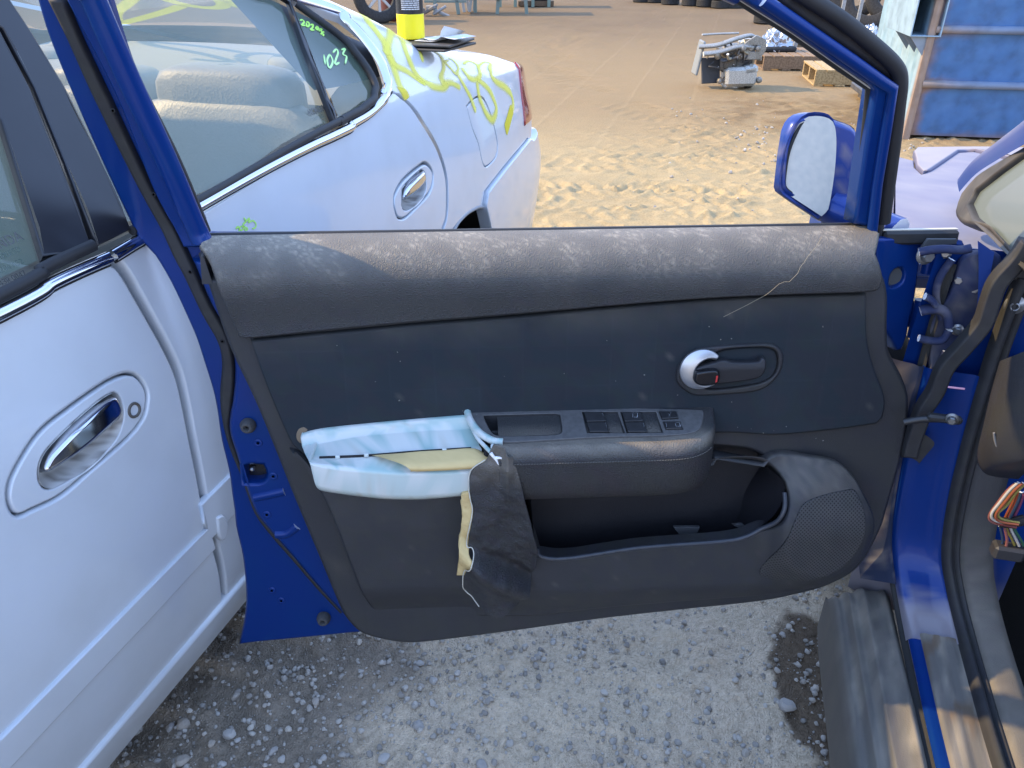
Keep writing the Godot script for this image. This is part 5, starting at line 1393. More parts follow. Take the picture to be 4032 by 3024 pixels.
	for q in smooth_line(pv([0.3834,0.0405,0.3921,0.0668,0.4035,0.087,0.4132,0.1023]), 5):
		hp.append(top_shape(q) + Vector3(0, 0.001, 0.0))
	hook2.tube(hp, 0.0035, 6)
	hook2.box(top_shape(pv([0.4171,0.094])[0]), Vector3(0.010, 0.018, 0.012), 0.002, Basis(), Color(0.66, 0.72, 0.71))
	obj("core_clip", hook2, M.core, d)
	var gapm := Mb.new()
	gapm.box(Vector3(0.414, -0.330, 0.075), Vector3(0.026, 0.014, 0.03), 0.003)
	obj("core_gap", gapm, M.matt_black, d)
	# torn vinyl hanging down
	var flap := pv([0.4162,-0.3058,0.4319,-0.3079,0.4361,-0.3211,0.4447,-0.3263,0.4497,-0.3389,0.4591,-0.3787,0.4688,-0.4275,0.4788,-0.478,0.486,-0.5133,0.4855,-0.5434,0.4826,-0.5807,0.4758,-0.6227,0.4583,-0.6379,0.4383,-0.649,0.4166,-0.6582,0.3959,-0.6521,0.3882,-0.6416,0.375,-0.6279,0.3627,-0.6164,0.3621,-0.585,0.3661,-0.5563,0.376,-0.5321,0.3826,-0.5137,0.3798,-0.5034,0.3716,-0.4984,0.3738,-0.4739,0.3773,-0.456,0.3825,-0.4269,0.3794,-0.4033,0.3772,-0.3784,0.3791,-0.3607,0.3845,-0.3483,0.3941,-0.3403,0.4043,-0.3349,0.4103,-0.3203])
	var wave := func(p: Vector2) -> Vector3:
		var v := p.y + 0.32
		var cx := p.x - 0.425
		var drop := clampf(-v / 0.30, 0.0, 1.0)
		var n := 0.106 - 0.030 * drop * drop
		n += 0.013 * sin((cx * 48.0 + v * 14.0)) * drop * (0.5 + drop)
		n += 0.026 * exp(-pow((cx * 0.75 + (v + 0.255) * 0.8) / 0.020, 2.0)) * drop
		n -= 0.020 * exp(-pow((cx * 0.75 + (v + 0.225) * 0.8) / 0.014, 2.0)) * drop
		n += 0.012 * exp(-pow((cx - 0.012) / 0.008, 2.0)) * (1.0 - sm(0.0, 0.45, drop))
		n -= 0.030 * sm(0.025, 0.075, cx - 0.10 * drop) 
		n += fn.get_noise_2d(p.x * 16, p.y * 16) * 0.006
		return Vector3(p.x, p.y, n)
	var flap_t := func(p: Vector2, w: Vector3, n: Vector3) -> Color:
		var k := fn.get_noise_2d(p.x * 40, p.y * 40) * 0.5 + 0.5
		return mixc(Color(0.026, 0.026, 0.029), DUST, sm(-0.40, -0.33, p.y) * (0.10 + 0.25 * k) + 0.03 * k)
	var fr := rounded(flap, 0.006, 60.0)
	obj("torn_vinyl_flap", panel(fr, wave, {"cell": 0.006, "r": 0.0012, "th": 0.0025, "tint": flap_t}), M.leather, d)
	var ed := Mb.new()   # pale backing showing along the tear
	var ep := PackedVector3Array()
	for q in smooth_line(pv([0.3881,-0.6426,0.375,-0.6289,0.3619,-0.6164,0.3613,-0.585,0.3653,-0.5563,0.3752,-0.5321,0.3818,-0.5136,0.379,-0.5033,0.3708,-0.4984,0.373,-0.4738,0.3765,-0.456,0.3818,-0.4269,0.3787,-0.4033,0.3764,-0.3783,0.3784,-0.3606,0.3838,-0.3483,0.3941,-0.3395,0.4043,-0.334]), 5):
		ep.append(wave.call(q) + Vector3(-0.0012, 0, -0.0005))
	ed.tube(ep, 0.0010, 5)
	obj("torn_edge", ed, mat(lin(0.62, 0.58, 0.48), 0.9), d)
	var fs := rounded(pv([0.364,-0.3976,0.3768,-0.392,0.3806,-0.4148,0.3844,-0.4452,0.3791,-0.473,0.3735,-0.5098,0.3824,-0.5242,0.3846,-0.5319,0.3771,-0.5506,0.3653,-0.5772,0.3484,-0.5882,0.3509,-0.561,0.3534,-0.5353,0.3559,-0.5044,0.3592,-0.4741,0.3627,-0.4381,0.3627,-0.4142]), 0.006, 60.0)
	obj("foam_strip", panel(fs, func(p: Vector2) -> Vector3: return Vector3(p.x, p.y, wave.call(p).z - 0.006 + fn.get_noise_2d(p.x * 30, p.y * 30) * 0.004), {"cell": 0.006, "r": 0.002, "th": 0.005, "tint": foam_t}), M.foam, d)
	var tuft := Mb.new()
	for q in [pv([0.419,-0.3291,0.4277,-0.3294,0.4349,-0.3371]), pv([0.4119,-0.3207,0.4204,-0.3333,0.4246,-0.3443])]:
		var tp := PackedVector3Array()
		for e in q:
			tp.append(Vector3(e.x, e.y, 0.106))
		tuft.tube(tp, PackedFloat32Array([0.003, 0.002, 0.0004]), 6)
	obj("torn_sliver", tuft, M.core, d)

func door_front_end(d: Node3D) -> void:   # the hinge end of the door, beyond the trim
	var bt := blue_tint
	var sh := pv([1.0289,-0.0265,1.1282,-0.0281,1.1284,-0.0531,1.1323,-0.0958,1.1362,-0.1357,1.1354,-0.1766,1.1368,-0.2058,1.1324,-0.2312,1.1201,-0.2309,1.1036,-0.2092,1.0768,-0.1752])
	var hole := rounded(pv([1.0775,-0.0948,1.0823,-0.0839,1.0935,-0.0818,1.1009,-0.0913,1.0998,-0.1047,1.0901,-0.1108,1.0804,-0.109]), 0.006, 80.0)
	obj("front_end_panel", panel(rounded(sh, 0.012, 40.0), func(p: Vector2) -> Vector3: return Vector3(p.x, p.y, -0.035 - 0.25 * maxf(0.0, p.x - 1.05)), {"cell": 0.02, "r": 0.006, "th": 0.03, "tint": bt, "holes": [hole]}), M.blue, d)
	obj("oval_plug", panel(inset(hole, 0.003), level(-0.052), {"cell": 0.02, "r": 0.004, "th": 0.01}), mat(lin(0.06, 0.065, 0.07), 0.8), d)
	var rub := Mb.new()
	var q := pv([1.0524,-0.0239,1.177,-0.0282])
	rub.box(Vector3((q[0].x + q[1].x) / 2, q[0].y - 0.006, -0.05), Vector3(q[1].x - q[0].x, 0.022, 0.02), 0.004)
	obj("belt_moulding_end", rub, M.rubber, d)
	var lipm := Mb.new()
	lipm.box(Vector3((q[0].x + q[1].x) / 2, q[0].y + 0.0058, -0.052), Vector3(q[1].x - q[0].x, 0.002, 0.008), 0.0005)
	obj("belt_moulding_lip", lipm, mat(lin(0.6, 0.55, 0.45), 0.4), d)
	var tab := panel(rounded(pv([1.1173,-0.0278,1.1653,-0.0286,1.1676,-0.0384,1.1331,-0.0409,1.1266,-0.0528,1.1251,-0.0635,1.1136,-0.0633,1.1089,-0.0525,1.1114,-0.039]), 0.006, 60.0), level(-0.028), {"cell": 0.02, "r": 0.002, "th": 0.004})
	obj("bracket_tab", tab, mat(lin(0.05, 0.053, 0.058), 0.6), d)
	var bm := Mb.new()
	bolt(bm, Vector3(pv([1.1177,-0.0542])[0].x, pv([1.1177,-0.0542])[0].y, -0.027), Vector3(0, 0, 1), 0.010)
	obj("bolt", bm, mat(lin(0.25, 0.26, 0.27), 0.4, {"metal": 0.7}), d)
	for h in [[pv([1.1703,-0.0613])[0], 0.09], [pv([1.1721,-0.1761])[0], 0.09]]:
		var hm := Mb.new()
		hm.tint = func(_a, w: Vector3, _b) -> Color: return blue_tint(Vector2.ZERO, w, Vector3.ZERO)
		var e: Vector2 = h[0]
		hm.box(Vector3(e.x, e.y, -0.08), Vector3(0.075, 0.045, 0.022), 0.006, Basis(Vector3(0, 0, 1), -0.15), Color(0.006, 0.03, 0.16))
		hm.tube(p3([e.x - 0.02, e.y - 0.034, -0.065, e.x - 0.02, e.y + 0.034, -0.065]), 0.011, 10)
		obj("door_hinge", hm, M.blue, d)

func bolt(m: Mb, at: Vector3, n: Vector3, r: float) -> void:
	var b := upright(n)
	m.lathe([[r * 1.5, 0.0], [r * 1.5, r * 0.25], [r * 0.95, r * 0.4]], at, b, 18)
	m.lathe([[r, r * 0.3], [r, r * 1.2], [r * 0.8, r * 1.45], [0.0, r * 1.45]], at, b, 6, false)

func fender_y(x: float, z: float) -> float:
	var o := maxf(0.0, 0.37 - x)
	var f := maxf(0.0, -2.5 - z)
	return 0.965 - 0.085 * maxf(-0.3, -1.2 - z) + 0.025 * sm(0.38, 0.9, x) - 8.0 * o * o - 0.6 * f * f

func dusty_blue(p: Vector2, w: Vector3, n: Vector3) -> Color:
	var a := fn.get_noise_3d(w.x * 5, w.y * 5, w.z * 5) * 0.5 + 0.5
	var b := fn.get_noise_3d(w.x * 40, w.y * 40, w.z * 12) * 0.5 + 0.5
	return mixc(BLUE, Color(0.50, 0.46, 0.42), sm(0.1, 0.9, absf(n.y)) * (0.26 + 0.24 * a + 0.14 * b) + 0.02)

func blue_body(car: Node3D) -> void:
	var bt := blue_tint
	var hf := func(p: Vector2) -> Vector3: return Vector3(p.x, fender_y(p.x, -p.y), -p.y)
	var neg := func(a: PackedVector2Array) -> PackedVector2Array:
		var o := PackedVector2Array()
		for p in a:
			o.append(Vector2(p.x, -p.y))
		return o
	var dt := dusty_blue
	# front wing and bonnet
	var seam := pv([0.5347,-2.3543,0.5141,-2.2351,0.5097,-2.1293,0.5362,-2.1709,0.6743,-2.4918,0.7209,-2.5074])
	var wing := pv([0.30, -1.30]) + pv([0.4805,-2.3258]) + pv([0.36, -2.45, 0.50, -2.45]) + seam + pv([0.95, -1.75, 0.95, -1.45, 0.55, -1.22])
	bit("front_wing", panel(neg.call(wing), hf, {"cell": 0.03, "r": 0.004, "th": 0.02, "tint": dt}), M.dusty, car)
	var bon := PackedVector2Array()
	for p in seam:
		bon.append(p + Vector2(0.004, -0.006))
	bon += pv([1.0, -1.82, 1.75, -1.80, 2.0, -2.3, 1.9, -2.80, 1.2, -2.90, 0.66, -2.86, 0.56, -2.5])
	bit("bonnet", panel(neg.call(bon), hf, {"cell": 0.04, "r": 0.006, "th": 0.02, "lift": 0.008, "tint": func(p, w, n): return mixc(dusty_blue(p, w, n), Color(0.50, 0.44, 0.38), 0.30)}), M.dusty, car)
	var nose := Mb.new()
	nose.tint = dt
	nose.grid(smooth_rows([p3([0.355, 0.93, -1.35, 0.345, 0.88, -1.9, 0.36, 0.83, -2.45, 0.52, 0.72, -2.85, 1.2, 0.70, -3.0, 1.9, 0.72, -2.85]), p3([0.30, 0.6, -1.35, 0.295, 0.68, -1.9, 0.31, 0.62, -2.45, 0.48, 0.55, -3.05, 1.2, 0.52, -3.25, 1.95, 0.55, -3.05]), p3([0.335, 0.25, -1.35, 0.31, 0.66, -1.9, 0.33, 0.3, -2.5, 0.50, 0.24, -3.0, 1.2, 0.22, -3.2, 1.9, 0.24, -3.0])], 4, 5))
	bit("wing_side", nose, M.dusty, car)
	wheel(car, Vector3(-0.78, 0.29, -1.58), 0.29, 0.19)
	wheel(car, Vector3(0.78, 0.29, -1.58), 0.29, 0.19)
	# front pillar and corner window
	var gw := func(p: Vector2) -> Vector3:   # a plane that leans in: x forwards, y up
		return Vector3(0.43 + 0.35 * (p.y - 1.0), p.y, p.x)
	var ray := func(a: PackedVector3Array) -> PackedVector2Array:
		var o := PackedVector2Array()
		for q in a:
			var t := 1.0
			for k in 8:   # slide each point along its line of sight on to the leaning plane
				var w: Vector3 = Vector3(0, 1.4, 0) + (q - Vector3(0, 1.4, 0)) * t
				t *= (0.43 + 0.35 * (w.y - 1.0)) / w.x
			var r: Vector3 = Vector3(0, 1.4, 0) + (q - Vector3(0, 1.4, 0)) * t
			o.append(Vector2(r.z, r.y))
		return o
	var frame := PackedVector2Array(ray.call(p3([0.45,1.1611,-1.2897,0.45,1.1319,-1.3401,0.45,1.0915,-1.4237,0.45,1.0418,-1.5184,0.45,0.993,-1.5752,0.45,0.9554,-1.5806,0.45,0.9517,-1.5246,0.45,0.9821,-1.3992,0.45,0.9849,-1.3297,0.45,0.9848,-1.2536,0.45,0.9844,-1.1035])))
	var glass := PackedVector2Array(ray.call(p3([0.45,1.1468,-1.2747,0.45,1.1214,-1.3288,0.45,1.0757,-1.4059,0.45,1.0207,-1.4935,0.45,0.995,-1.5084,0.45,0.9859,-1.4586,0.45,0.9932,-1.3391,0.45,0.9961,-1.2425,0.45,1.0032,-1.1233])))
	bit("corner_window_seal", panel(rounded(frame, 0.02, 50.0), gw, {"cell": 0.02, "r": 0.008, "th": 0.03, "holes": [glass], "tint": func(p, w, n): return mixc(BLACK, DUST, 0.13 + 0.22 * fn.get_noise_3d(w.x * 12, w.y * 12, w.z * 12))}), M.seal, car)
	bit("corner_window", panel(glass, gw, {"cell": 0.06, "lift": -0.008}), mat(lin(0.13, 0.15, 0.125, 0.88), 0.3, {"alpha": true}), car)
	var pil := Mb.new()
	pil.tint = dt
	var pa := p3([0.52,1.1548,-1.5229,0.52,1.1191,-1.5799,0.52,1.0549,-1.6896,0.52,1.0069,-1.7645,0.52,0.959,-1.8109])
	var pb := p3([0.46,1.1558,-1.3183,0.46,1.1265,-1.3705,0.46,1.0852,-1.456,0.46,1.0344,-1.5529,0.46,0.9837,-1.6174])
	var pc := PackedVector3Array()
	for i in pa.size():
		pc.append((pa[i] + pb[i]) * 0.5 + Vector3(-0.012, 0.012, 0))
	pil.grid(smooth_rows([pa, pc, pb], 3, 5))
	bit("front_pillar", pil, M.dusty, car)
	var shield := Mb.new()
	shield.grid(smooth_rows([p3([0.60, 1.03, -1.75, 1.2, 1.06, -1.90, 1.85, 1.03, -1.75]), p3([0.72, 1.45, -0.75, 1.2, 1.49, -0.82, 1.70, 1.45, -0.75])], 4, 6))
	bit("windscreen", shield, M.glass, car)
	# sill, from the rear forwards and up the hinge pillar: one section swept along the opening's edge
	var path := [[0.95, 0.355, 0.0], [0.2, 0.355, 0.0], [-0.5, 0.352, 0.0], [-0.85, 0.352, 0.0], [-1.00, 0.358, 0.0], [-1.09, 0.378, -0.006], [-1.145, 0.42, -0.020], [-1.175, 0.48, -0.036], [-1.19, 0.58, -0.048], [-1.20, 0.72, -0.056], [-1.205, 0.86, -0.060], [-1.20, 0.98, -0.060]]
	var pts := PackedVector3Array()
	for q in path:
		pts.append(Vector3(q[2], q[1], q[0]))
	pts = smooth_path(pts, 8)
	var sweep := func(sec: Array, from: int, to: int, tint: Callable) -> Mb:
		var m := Mb.new()
		m.tint = tint
		var rows := []
		for i in range(from, to):
			var t := (pts[mini(i + 1, pts.size() - 1)] - pts[maxi(i - 1, 0)])
			t.x = 0
			t = t.normalized()
			var up := Vector3(0, -t.z, t.y)   # towards the inside of the opening
			if up.y < -0.1:
				up = -up
			var line := PackedVector3Array()
			for s in sec:
				line.append(Vector3(s[0] + pts[i].x, pts[i].y, pts[i].z) + up * s[1])
			rows.append(line)
		m.grid(rows, true)
		return m
	var grey := func(_p, w: Vector3, n: Vector3) -> Color:
		var a := fn.get_noise_3d(w.x * 25, w.y * 25, w.z * 9) * 0.5 + 0.5
		var b := fn.get_noise_3d(w.x * 60, w.y * 60, w.z * 20) * 0.5 + 0.5
		return mixc(Color(0.05, 0.052, 0.056), DUST, 0.12 + 0.30 * sm(0.4, 0.8, a) * sm(0.0, 0.7, n.y) + 0.14 * b)
	var n_sill := 50
	var cover := Mb.new()
	cover.tint = grey
	var crow := []
	for z in [0.95, 0.3, -0.3, -0.7, -0.9, -1.0, -1.06, -1.12, -1.17, -1.20, -1.225]:
		var line := PackedVector3Array()
		var end := sm(-1.19, -1.225, z)
		for q in [[0.338, -0.235], [0.322, -0.16], [0.322, -0.075], [0.327, -0.052], [0.334, -0.044], [0.338, -0.046], [0.346, -0.043], [0.350, -0.030], [0.354, -0.027], [0.359, -0.029], [0.366, -0.026], [0.372, -0.014], [0.377, -0.012], [0.383, -0.016], [0.395, -0.014], [0.404, -0.013], [0.408, -0.008], [0.413, -0.008], [0.420, -0.016]]:
			line.append(Vector3(q[0], 0.354 + q[1] - 0.03 * end * (1.0 if q[1] > -0.06 else 0.0), z))
		crow.append(line)
	cover.grid(smooth_rows(crow, 6, 1), true)
	bit("sill_cover", cover, M.sill, car)
	bit("sill_gap", sweep.call([[0.418, -0.015], [0.424, -0.018], [0.430, -0.012]], 0, pts.size(), func(_p, w, n): return Color(0.02, 0.02, 0.022)), M.sill, car)
	var jamb_t := func(_p, w: Vector3, n: Vector3) -> Color:
		var a := fn.get_noise_3d(w.x * 22, w.y * 22, w.z * 10) * 0.5 + 0.5
		return mixc(BLUE, DUST, sm(0.43, 0.375, w.y + (a - 0.5) * 0.10) * 0.5 + 0.008)
	bit("door_jamb", sweep.call([[0.426, -0.012], [0.429, -0.004], [0.436, 0.0], [0.450, 0.001], [0.475, 0.002], [0.498, 0.004], [0.505, 0.010], [0.508, 0.018]], 37, 78, jamb_t), M.blue, car)
	bit("jamb_edge", sweep.call([[0.372, -0.03], [0.395, -0.018], [0.412, -0.012], [0.420, -0.004], [0.427, -0.008]], 47, 78, func(_p, w, n): return mixc(Color(0.005, 0.012, 0.045), DUST, 0.03 + 0.22 * sm(0.5, 0.75, fn.get_noise_3d(w.x * 40, w.y * 12, w.z * 40) * 0.5 + 0.5))), M.dusty, car)
	bit("sill_flange", sweep.call([[0.428, -0.006], [0.431, -0.001], [0.436, 0.001], [0.446, 0.0005], [0.452, 0.0]], 0, 38, bt), M.blue, car)
	var plate_t := func(_p, w: Vector3, n: Vector3) -> Color:
		var a := fn.get_noise_3d(w.x * 30, w.y * 20, w.z * 8) * 0.5 + 0.5
		var stain := sm(0.56, 0.66, fn.get_noise_3d(w.x * 14 + 3, w.y * 9, w.z * 14) * 0.5 + 0.5)
		return mixc(mixc(Color(0.06, 0.062, 0.066), DUST, 0.16 + 0.34 * sm(0.4, 0.75, a)), Color(0.12, 0.075, 0.04), stain * 0.7)
	bit("scuff_plate", sweep.call([[0.446, 0.0], [0.448, 0.005], [0.453, 0.0075], [0.460, 0.006], [0.464, 0.006], [0.468, 0.0085], [0.474, 0.0085], [0.478, 0.006], [0.484, 0.006], [0.488, 0.0085], [0.496, 0.008], [0.503, 0.006], [0.506, 0.010]], 0, 39, plate_t), M.sill, car)
	bit("inner_seal", sweep.call([[0.502, 0.004], [0.505, 0.016], [0.511, 0.023], [0.517, 0.021], [0.520, 0.010], [0.523, 0.008], [0.527, 0.016], [0.532, 0.012], [0.535, 0.0]], 0, pts.size(), black_tint), M.seal, car)
	var trim_t := func(_p, w: Vector3, n: Vector3) -> Color:
		var a := fn.get_noise_3d(w.x * 45, w.y * 45, w.z * 45) * 0.5 + 0.5
		return mixc(Color(0.035, 0.035, 0.038), DUST, 0.05 + sm(0.62, 0.40, w.y) * 0.22 * a + sm(0.45, 0.38, w.y) * 0.12)
	bit("kick_trim", sweep.call([[0.528, 0.002], [0.534, 0.014], [0.545, 0.018], [0.570, 0.016], [0.586, 0.006], [0.594, -0.02], [0.600, -0.13]], 0, 80, trim_t), M.sill, car)
	# hinge pillar details
	var px := Mb.new()
	px.tint = jamb_t
	px.grid(smooth_rows([p3([0.34, 1.0, -1.215, 0.40, 1.0, -1.235, 0.46, 1.0, -1.23, 0.52, 1.0, -1.22, 0.60, 1.0, -1.2]), p3([0.34, 0.8, -1.23, 0.40, 0.8, -1.24, 0.46, 0.8, -1.235, 0.52, 0.8, -1.22, 0.6, 0.8, -1.2]), p3([0.35, 0.55, -1.23, 0.42, 0.55, -1.22, 0.47, 0.55, -1.215, 0.52, 0.55, -1.2, 0.6, 0.55, -1.2]), p3([0.36, 0.3, -1.24, 0.42, 0.3, -1.2, 0.47, 0.3, -1.2, 0.52, 0.3, -1.2, 0.6, 0.3, -1.2])], 4, 4))
	bit("hinge_pillar", px, M.blue, car)
	for q in p3([0.3809,0.9551,-1.222,0.4064,0.9434,-1.222,0.4013,0.8729,-1.222,0.3526,0.9951,-1.222]):
		var bm := Mb.new()
		bolt(bm, q, Vector3(-0.2, 0, 1).normalized(), 0.0062)
		bit("hinge_bolt", bm, mat(lin(0.30, 0.31, 0.33), 0.35, {"metal": 0.8}), car)
	for q in p3([0.4551,0.9353,-1.19]):
		var bm := Mb.new()
		bm.lathe([[0.014, 0.0], [0.014, 0.002], [0.0065, 0.004], [0.0065, 0.010], [0.0045, 0.011], [0.004, 0.005], [0.0, 0.005]], q, upright(Vector3(-0.25, 0, 1).normalized()), 20)
		bit("pillar_stud", bm, mat(lin(0.42, 0.43, 0.45), 0.35, {"metal": 0.8}), car)
	var mid_line := p3([0.4403,1.0371,-1.165,0.4336,1.0073,-1.165,0.4188,0.973,-1.165,0.4171,0.9411,-1.165,0.4168,0.907,-1.165,0.4018,0.8659,-1.165,0.3865,0.8288,-1.165,0.3832,0.7854,-1.165,0.3758,0.7537,-1.165,0.3736,0.7183,-1.165,0.3731,0.6858,-1.165,0.3744,0.6602,-1.165])
	var ml := PackedVector2Array()
	for q in smooth_path(mid_line, 4):
		ml.append(Vector2(q.x, q.y))
	var band := PackedVector2Array()
	for sgn in [1.0, -1.0]:
		for i in ml.size():
			var k := i if sgn > 0.0 else ml.size() - 1 - i
			var t := (ml[mini(k + 1, ml.size() - 1)] - ml[maxi(k - 1, 0)]).normalized()
			band.append(ml[k] + Vector2(-t.y, t.x) * 0.0125 * sgn)
	bit("pillar_seal", panel(band, level(-1.165), {"cell": 0.02, "r": 0.005, "th": 0.02, "tint": black_tint}), M.seal, car)
	var grime := func(p, w: Vector3, n: Vector3) -> Color:
		var a := fn.get_noise_3d(w.x * 16, w.y * 11, w.z * 16) * 0.5 + 0.5
		var b := fn.get_noise_3d(w.x * 50, w.y * 50, w.z * 50) * 0.5 + 0.5
		return mixc(Color(0.006, 0.018, 0.070), DUST, 0.04 + 0.20 * sm(0.45, 0.8, a) + 0.10 * sm(0.55, 0.8, b))
	var mount := rounded(pv([0.372, 0.72, 0.375, 0.80, 0.362, 0.88, 0.372, 0.93, 0.372, 0.985, 0.395, 1.005, 0.425, 1.0, 0.432, 0.96, 0.428, 0.91, 0.418, 0.87, 0.405, 0.82, 0.396, 0.76]), 0.012, 80.0)
	bit("hinge_mount", panel(mount, func(p: Vector2) -> Vector3: return Vector3(p.x, p.y, -1.219 + 0.010 * sin(p.y * 34.0) * sm(0.36, 0.40, p.x)), {"cell": 0.01, "r": 0.006, "th": 0.02, "tint": grime}), M.dusty, car)
	for e in [[p3([0.3113,0.9992,-1.2,0.3258,1.0041,-1.2,0.3438,1.0072,-1.2,0.3653,1.0077,-1.2,0.3783,1.0117,-1.2]), 0.007, 0.9], [p3([0.3358,0.9068,-1.2,0.3465,0.9111,-1.2,0.3616,0.9128,-1.2,0.3739,0.905,-1.2,0.3814,0.8864,-1.2]), 0.009, 0.8], [p3([0.3447,0.862,-1.2,0.362,0.8593,-1.2,0.3783,0.863,-1.2,0.3828,0.881,-1.2]), 0.007, 0.8], [p3([0.3348,0.9334,-1.195,0.3451,0.9284,-1.195,0.3536,0.9202,-1.195]), 0.008, 0.6]]:
		var hg := Mb.new()
		hg.tint = grime
		hg.tube(smooth_path(e[0], 4), e[1], 8, true, e[2])
		bit("hinge_arm", hg, M.dusty, car)
	for e in [p3([0.361,0.9886,-1.212,0.3523,0.9583,-1.212,0.3548,0.9284,-1.212,0.372,0.8915,-1.212]), p3([0.3925,0.8377,-1.212,0.3851,0.8034,-1.212,0.3801,0.7684,-1.212,0.3784,0.7328,-1.212])]:
		var cr_ := Mb.new()
		cr_.tint = grime
		cr_.tube(smooth_path(e, 5), 0.006, 8, true, 0.6)
		bit("pressed_crease", cr_, M.dusty, car)
	bit("gasket_corner", panel(pv([0.432, 0.992, 0.470, 1.012, 0.462, 0.995, 0.468, 0.985, 0.45, 0.972, 0.418, 0.978]), func(p: Vector2) -> Vector3: return Vector3(p.x, p.y, -1.185), {"cell": 0.02, "r": 0.003, "th": 0.01}), M.rubber, car)
	var wing_edge := Mb.new()
	wing_edge.tint = dt
	wing_edge.grid(smooth_rows([p3([0.3853,1.0218,-1.205,0.3979,0.9803,-1.205,0.4086,0.9372,-1.205,0.4171,0.8922,-1.205]), p3([0.4098,1.0083,-1.2,0.4138,0.9766,-1.2,0.4166,0.9402,-1.2,0.4203,0.8903,-1.2])], 3, 4))
	bit("wing_edge", wing_edge, M.dusty, car)
	var cs := Mb.new()
	cs.tube(smooth_path(p3([0.341,0.7428,-1.14,0.3611,0.7512,-1.14,0.3801,0.7551,-1.14,0.3993,0.7573,-1.14]), 4), 0.0055, 8)
	cs.box(p3([0.3957,0.7584,-1.14])[0], Vector3(0.05, 0.012, 0.014), 0.004)
	bit("check_strap", cs, mat(lin(0.05, 0.052, 0.055), 0.45, {"metal": 0.5}), car)
	var cb := Mb.new()
	bolt(cb, p3([0.403,0.7649,-1.13])[0], Vector3(-0.3, 0, 1).normalized(), 0.0065)
	bit("strap_bolt", cb, mat(lin(0.22, 0.23, 0.24), 0.4, {"metal": 0.8}), car)
	var tape := Mb.new()
	tape.tint = black_tint
	tape.grid(smooth_rows([p3([0.3695,0.7139,-1.175,0.3893,0.7037,-1.175,0.4045,0.6927,-1.175,0.4054,0.6838,-1.175]), p3([0.3652,0.6582,-1.175,0.3799,0.6561,-1.175,0.3923,0.649,-1.175,0.3913,0.6441,-1.175])], 3, 3))
	bit("pillar_tape", tape, M.seal, car)
	var pink := Mb.new()
	pink.box(p3([0.4069,0.8006,-1.165])[0], Vector3(0.024, 0.003, 0.0015), 0.0006)
	bit("pink_mark", pink, mat(lin(0.75, 0.38, 0.50), 0.6), car)
	# cabin: floor, dash end, loose wires
	var fl := Mb.new()
	fl.grid(smooth_rows([p3([0.585, 0.27, 0.9, 1.2, 0.24, 0.9, 1.85, 0.27, 0.9]), p3([0.585, 0.25, -0.3, 1.2, 0.22, -0.3, 1.85, 0.25, -0.3]), p3([0.595, 0.24, -1.0, 1.2, 0.22, -1.0, 1.85, 0.24, -1.0]), p3([0.595, 0.32, -1.35, 1.2, 0.32, -1.35, 1.85, 0.32, -1.35]), p3([0.595, 0.7, -1.6, 1.2, 0.7, -1.6, 1.85, 0.7, -1.6])], 4, 6))
	bit("cabin_carpet", fl, M.carpet, car)
	var wallm := Mb.new()
	wallm.grid([p3([0.61, 1.0, -1.22, 0.61, 0.2, -1.22]), p3([0.61, 1.0, -1.65, 0.61, 0.2, -1.65])])
	bit("foot_well_side", wallm, M.carpet, car)
	var dash := Mb.new()
	dash.tint = black_tint
	dash.grid(smooth_rows([p3([0.4349,0.8749,-1.12,0.438,0.8212,-1.12,0.4436,0.7652,-1.12,0.4497,0.711,-1.12,0.4647,0.6847,-1.12,0.4849,0.6778,-1.12,0.5168,0.6793,-1.12]), p3([0.4073,0.9301,-1.02,0.4077,0.8813,-1.02,0.4099,0.8379,-1.02,0.4155,0.7931,-1.02,0.4313,0.7621,-1.02,0.4489,0.7581,-1.02,0.4815,0.7657,-1.02]), p3([0.4229,0.972,-0.98,0.422,0.933,-0.98,0.4302,0.8798,-0.98,0.4399,0.8386,-0.98,0.4546,0.8079,-0.98,0.4635,0.8058,-0.98,0.483,0.813,-0.98])], 3, 4))
	bit("dash_end", dash, M.plastic, car)
	var dbox := Mb.new()
	dbox.box(Vector3(1.25, 0.82, -1.32), Vector3(1.28, 0.34, 0.50), 0.06)
	bit("dashboard", dbox, mat(lin(0.03, 0.031, 0.034), 0.7), car)
	var dl := Mb.new()
	dl.tube(smooth_path(p3([0.4136,0.8217,-1.005,0.4193,0.8076,-1.005,0.4289,0.7939,-1.005,0.4373,0.7885,-1.005,0.4445,0.799,-1.005,0.4531,0.8119,-1.005]), 4), 0.0016, 6)
	bit("dash_seam", dl, mat(lin(0.16, 0.16, 0.16), 0.6), car)
	var cols := [Color(0.40, 0.38, 0.34), Color(0.22, 0.08, 0.07), Color(0.03, 0.09, 0.05), Color(0.22, 0.06, 0.025), Color(0.15, 0.03, 0.025), Color(0.25, 0.20, 0.05), Color(0.02, 0.04, 0.08), Color(0.18, 0.04, 0.08)]
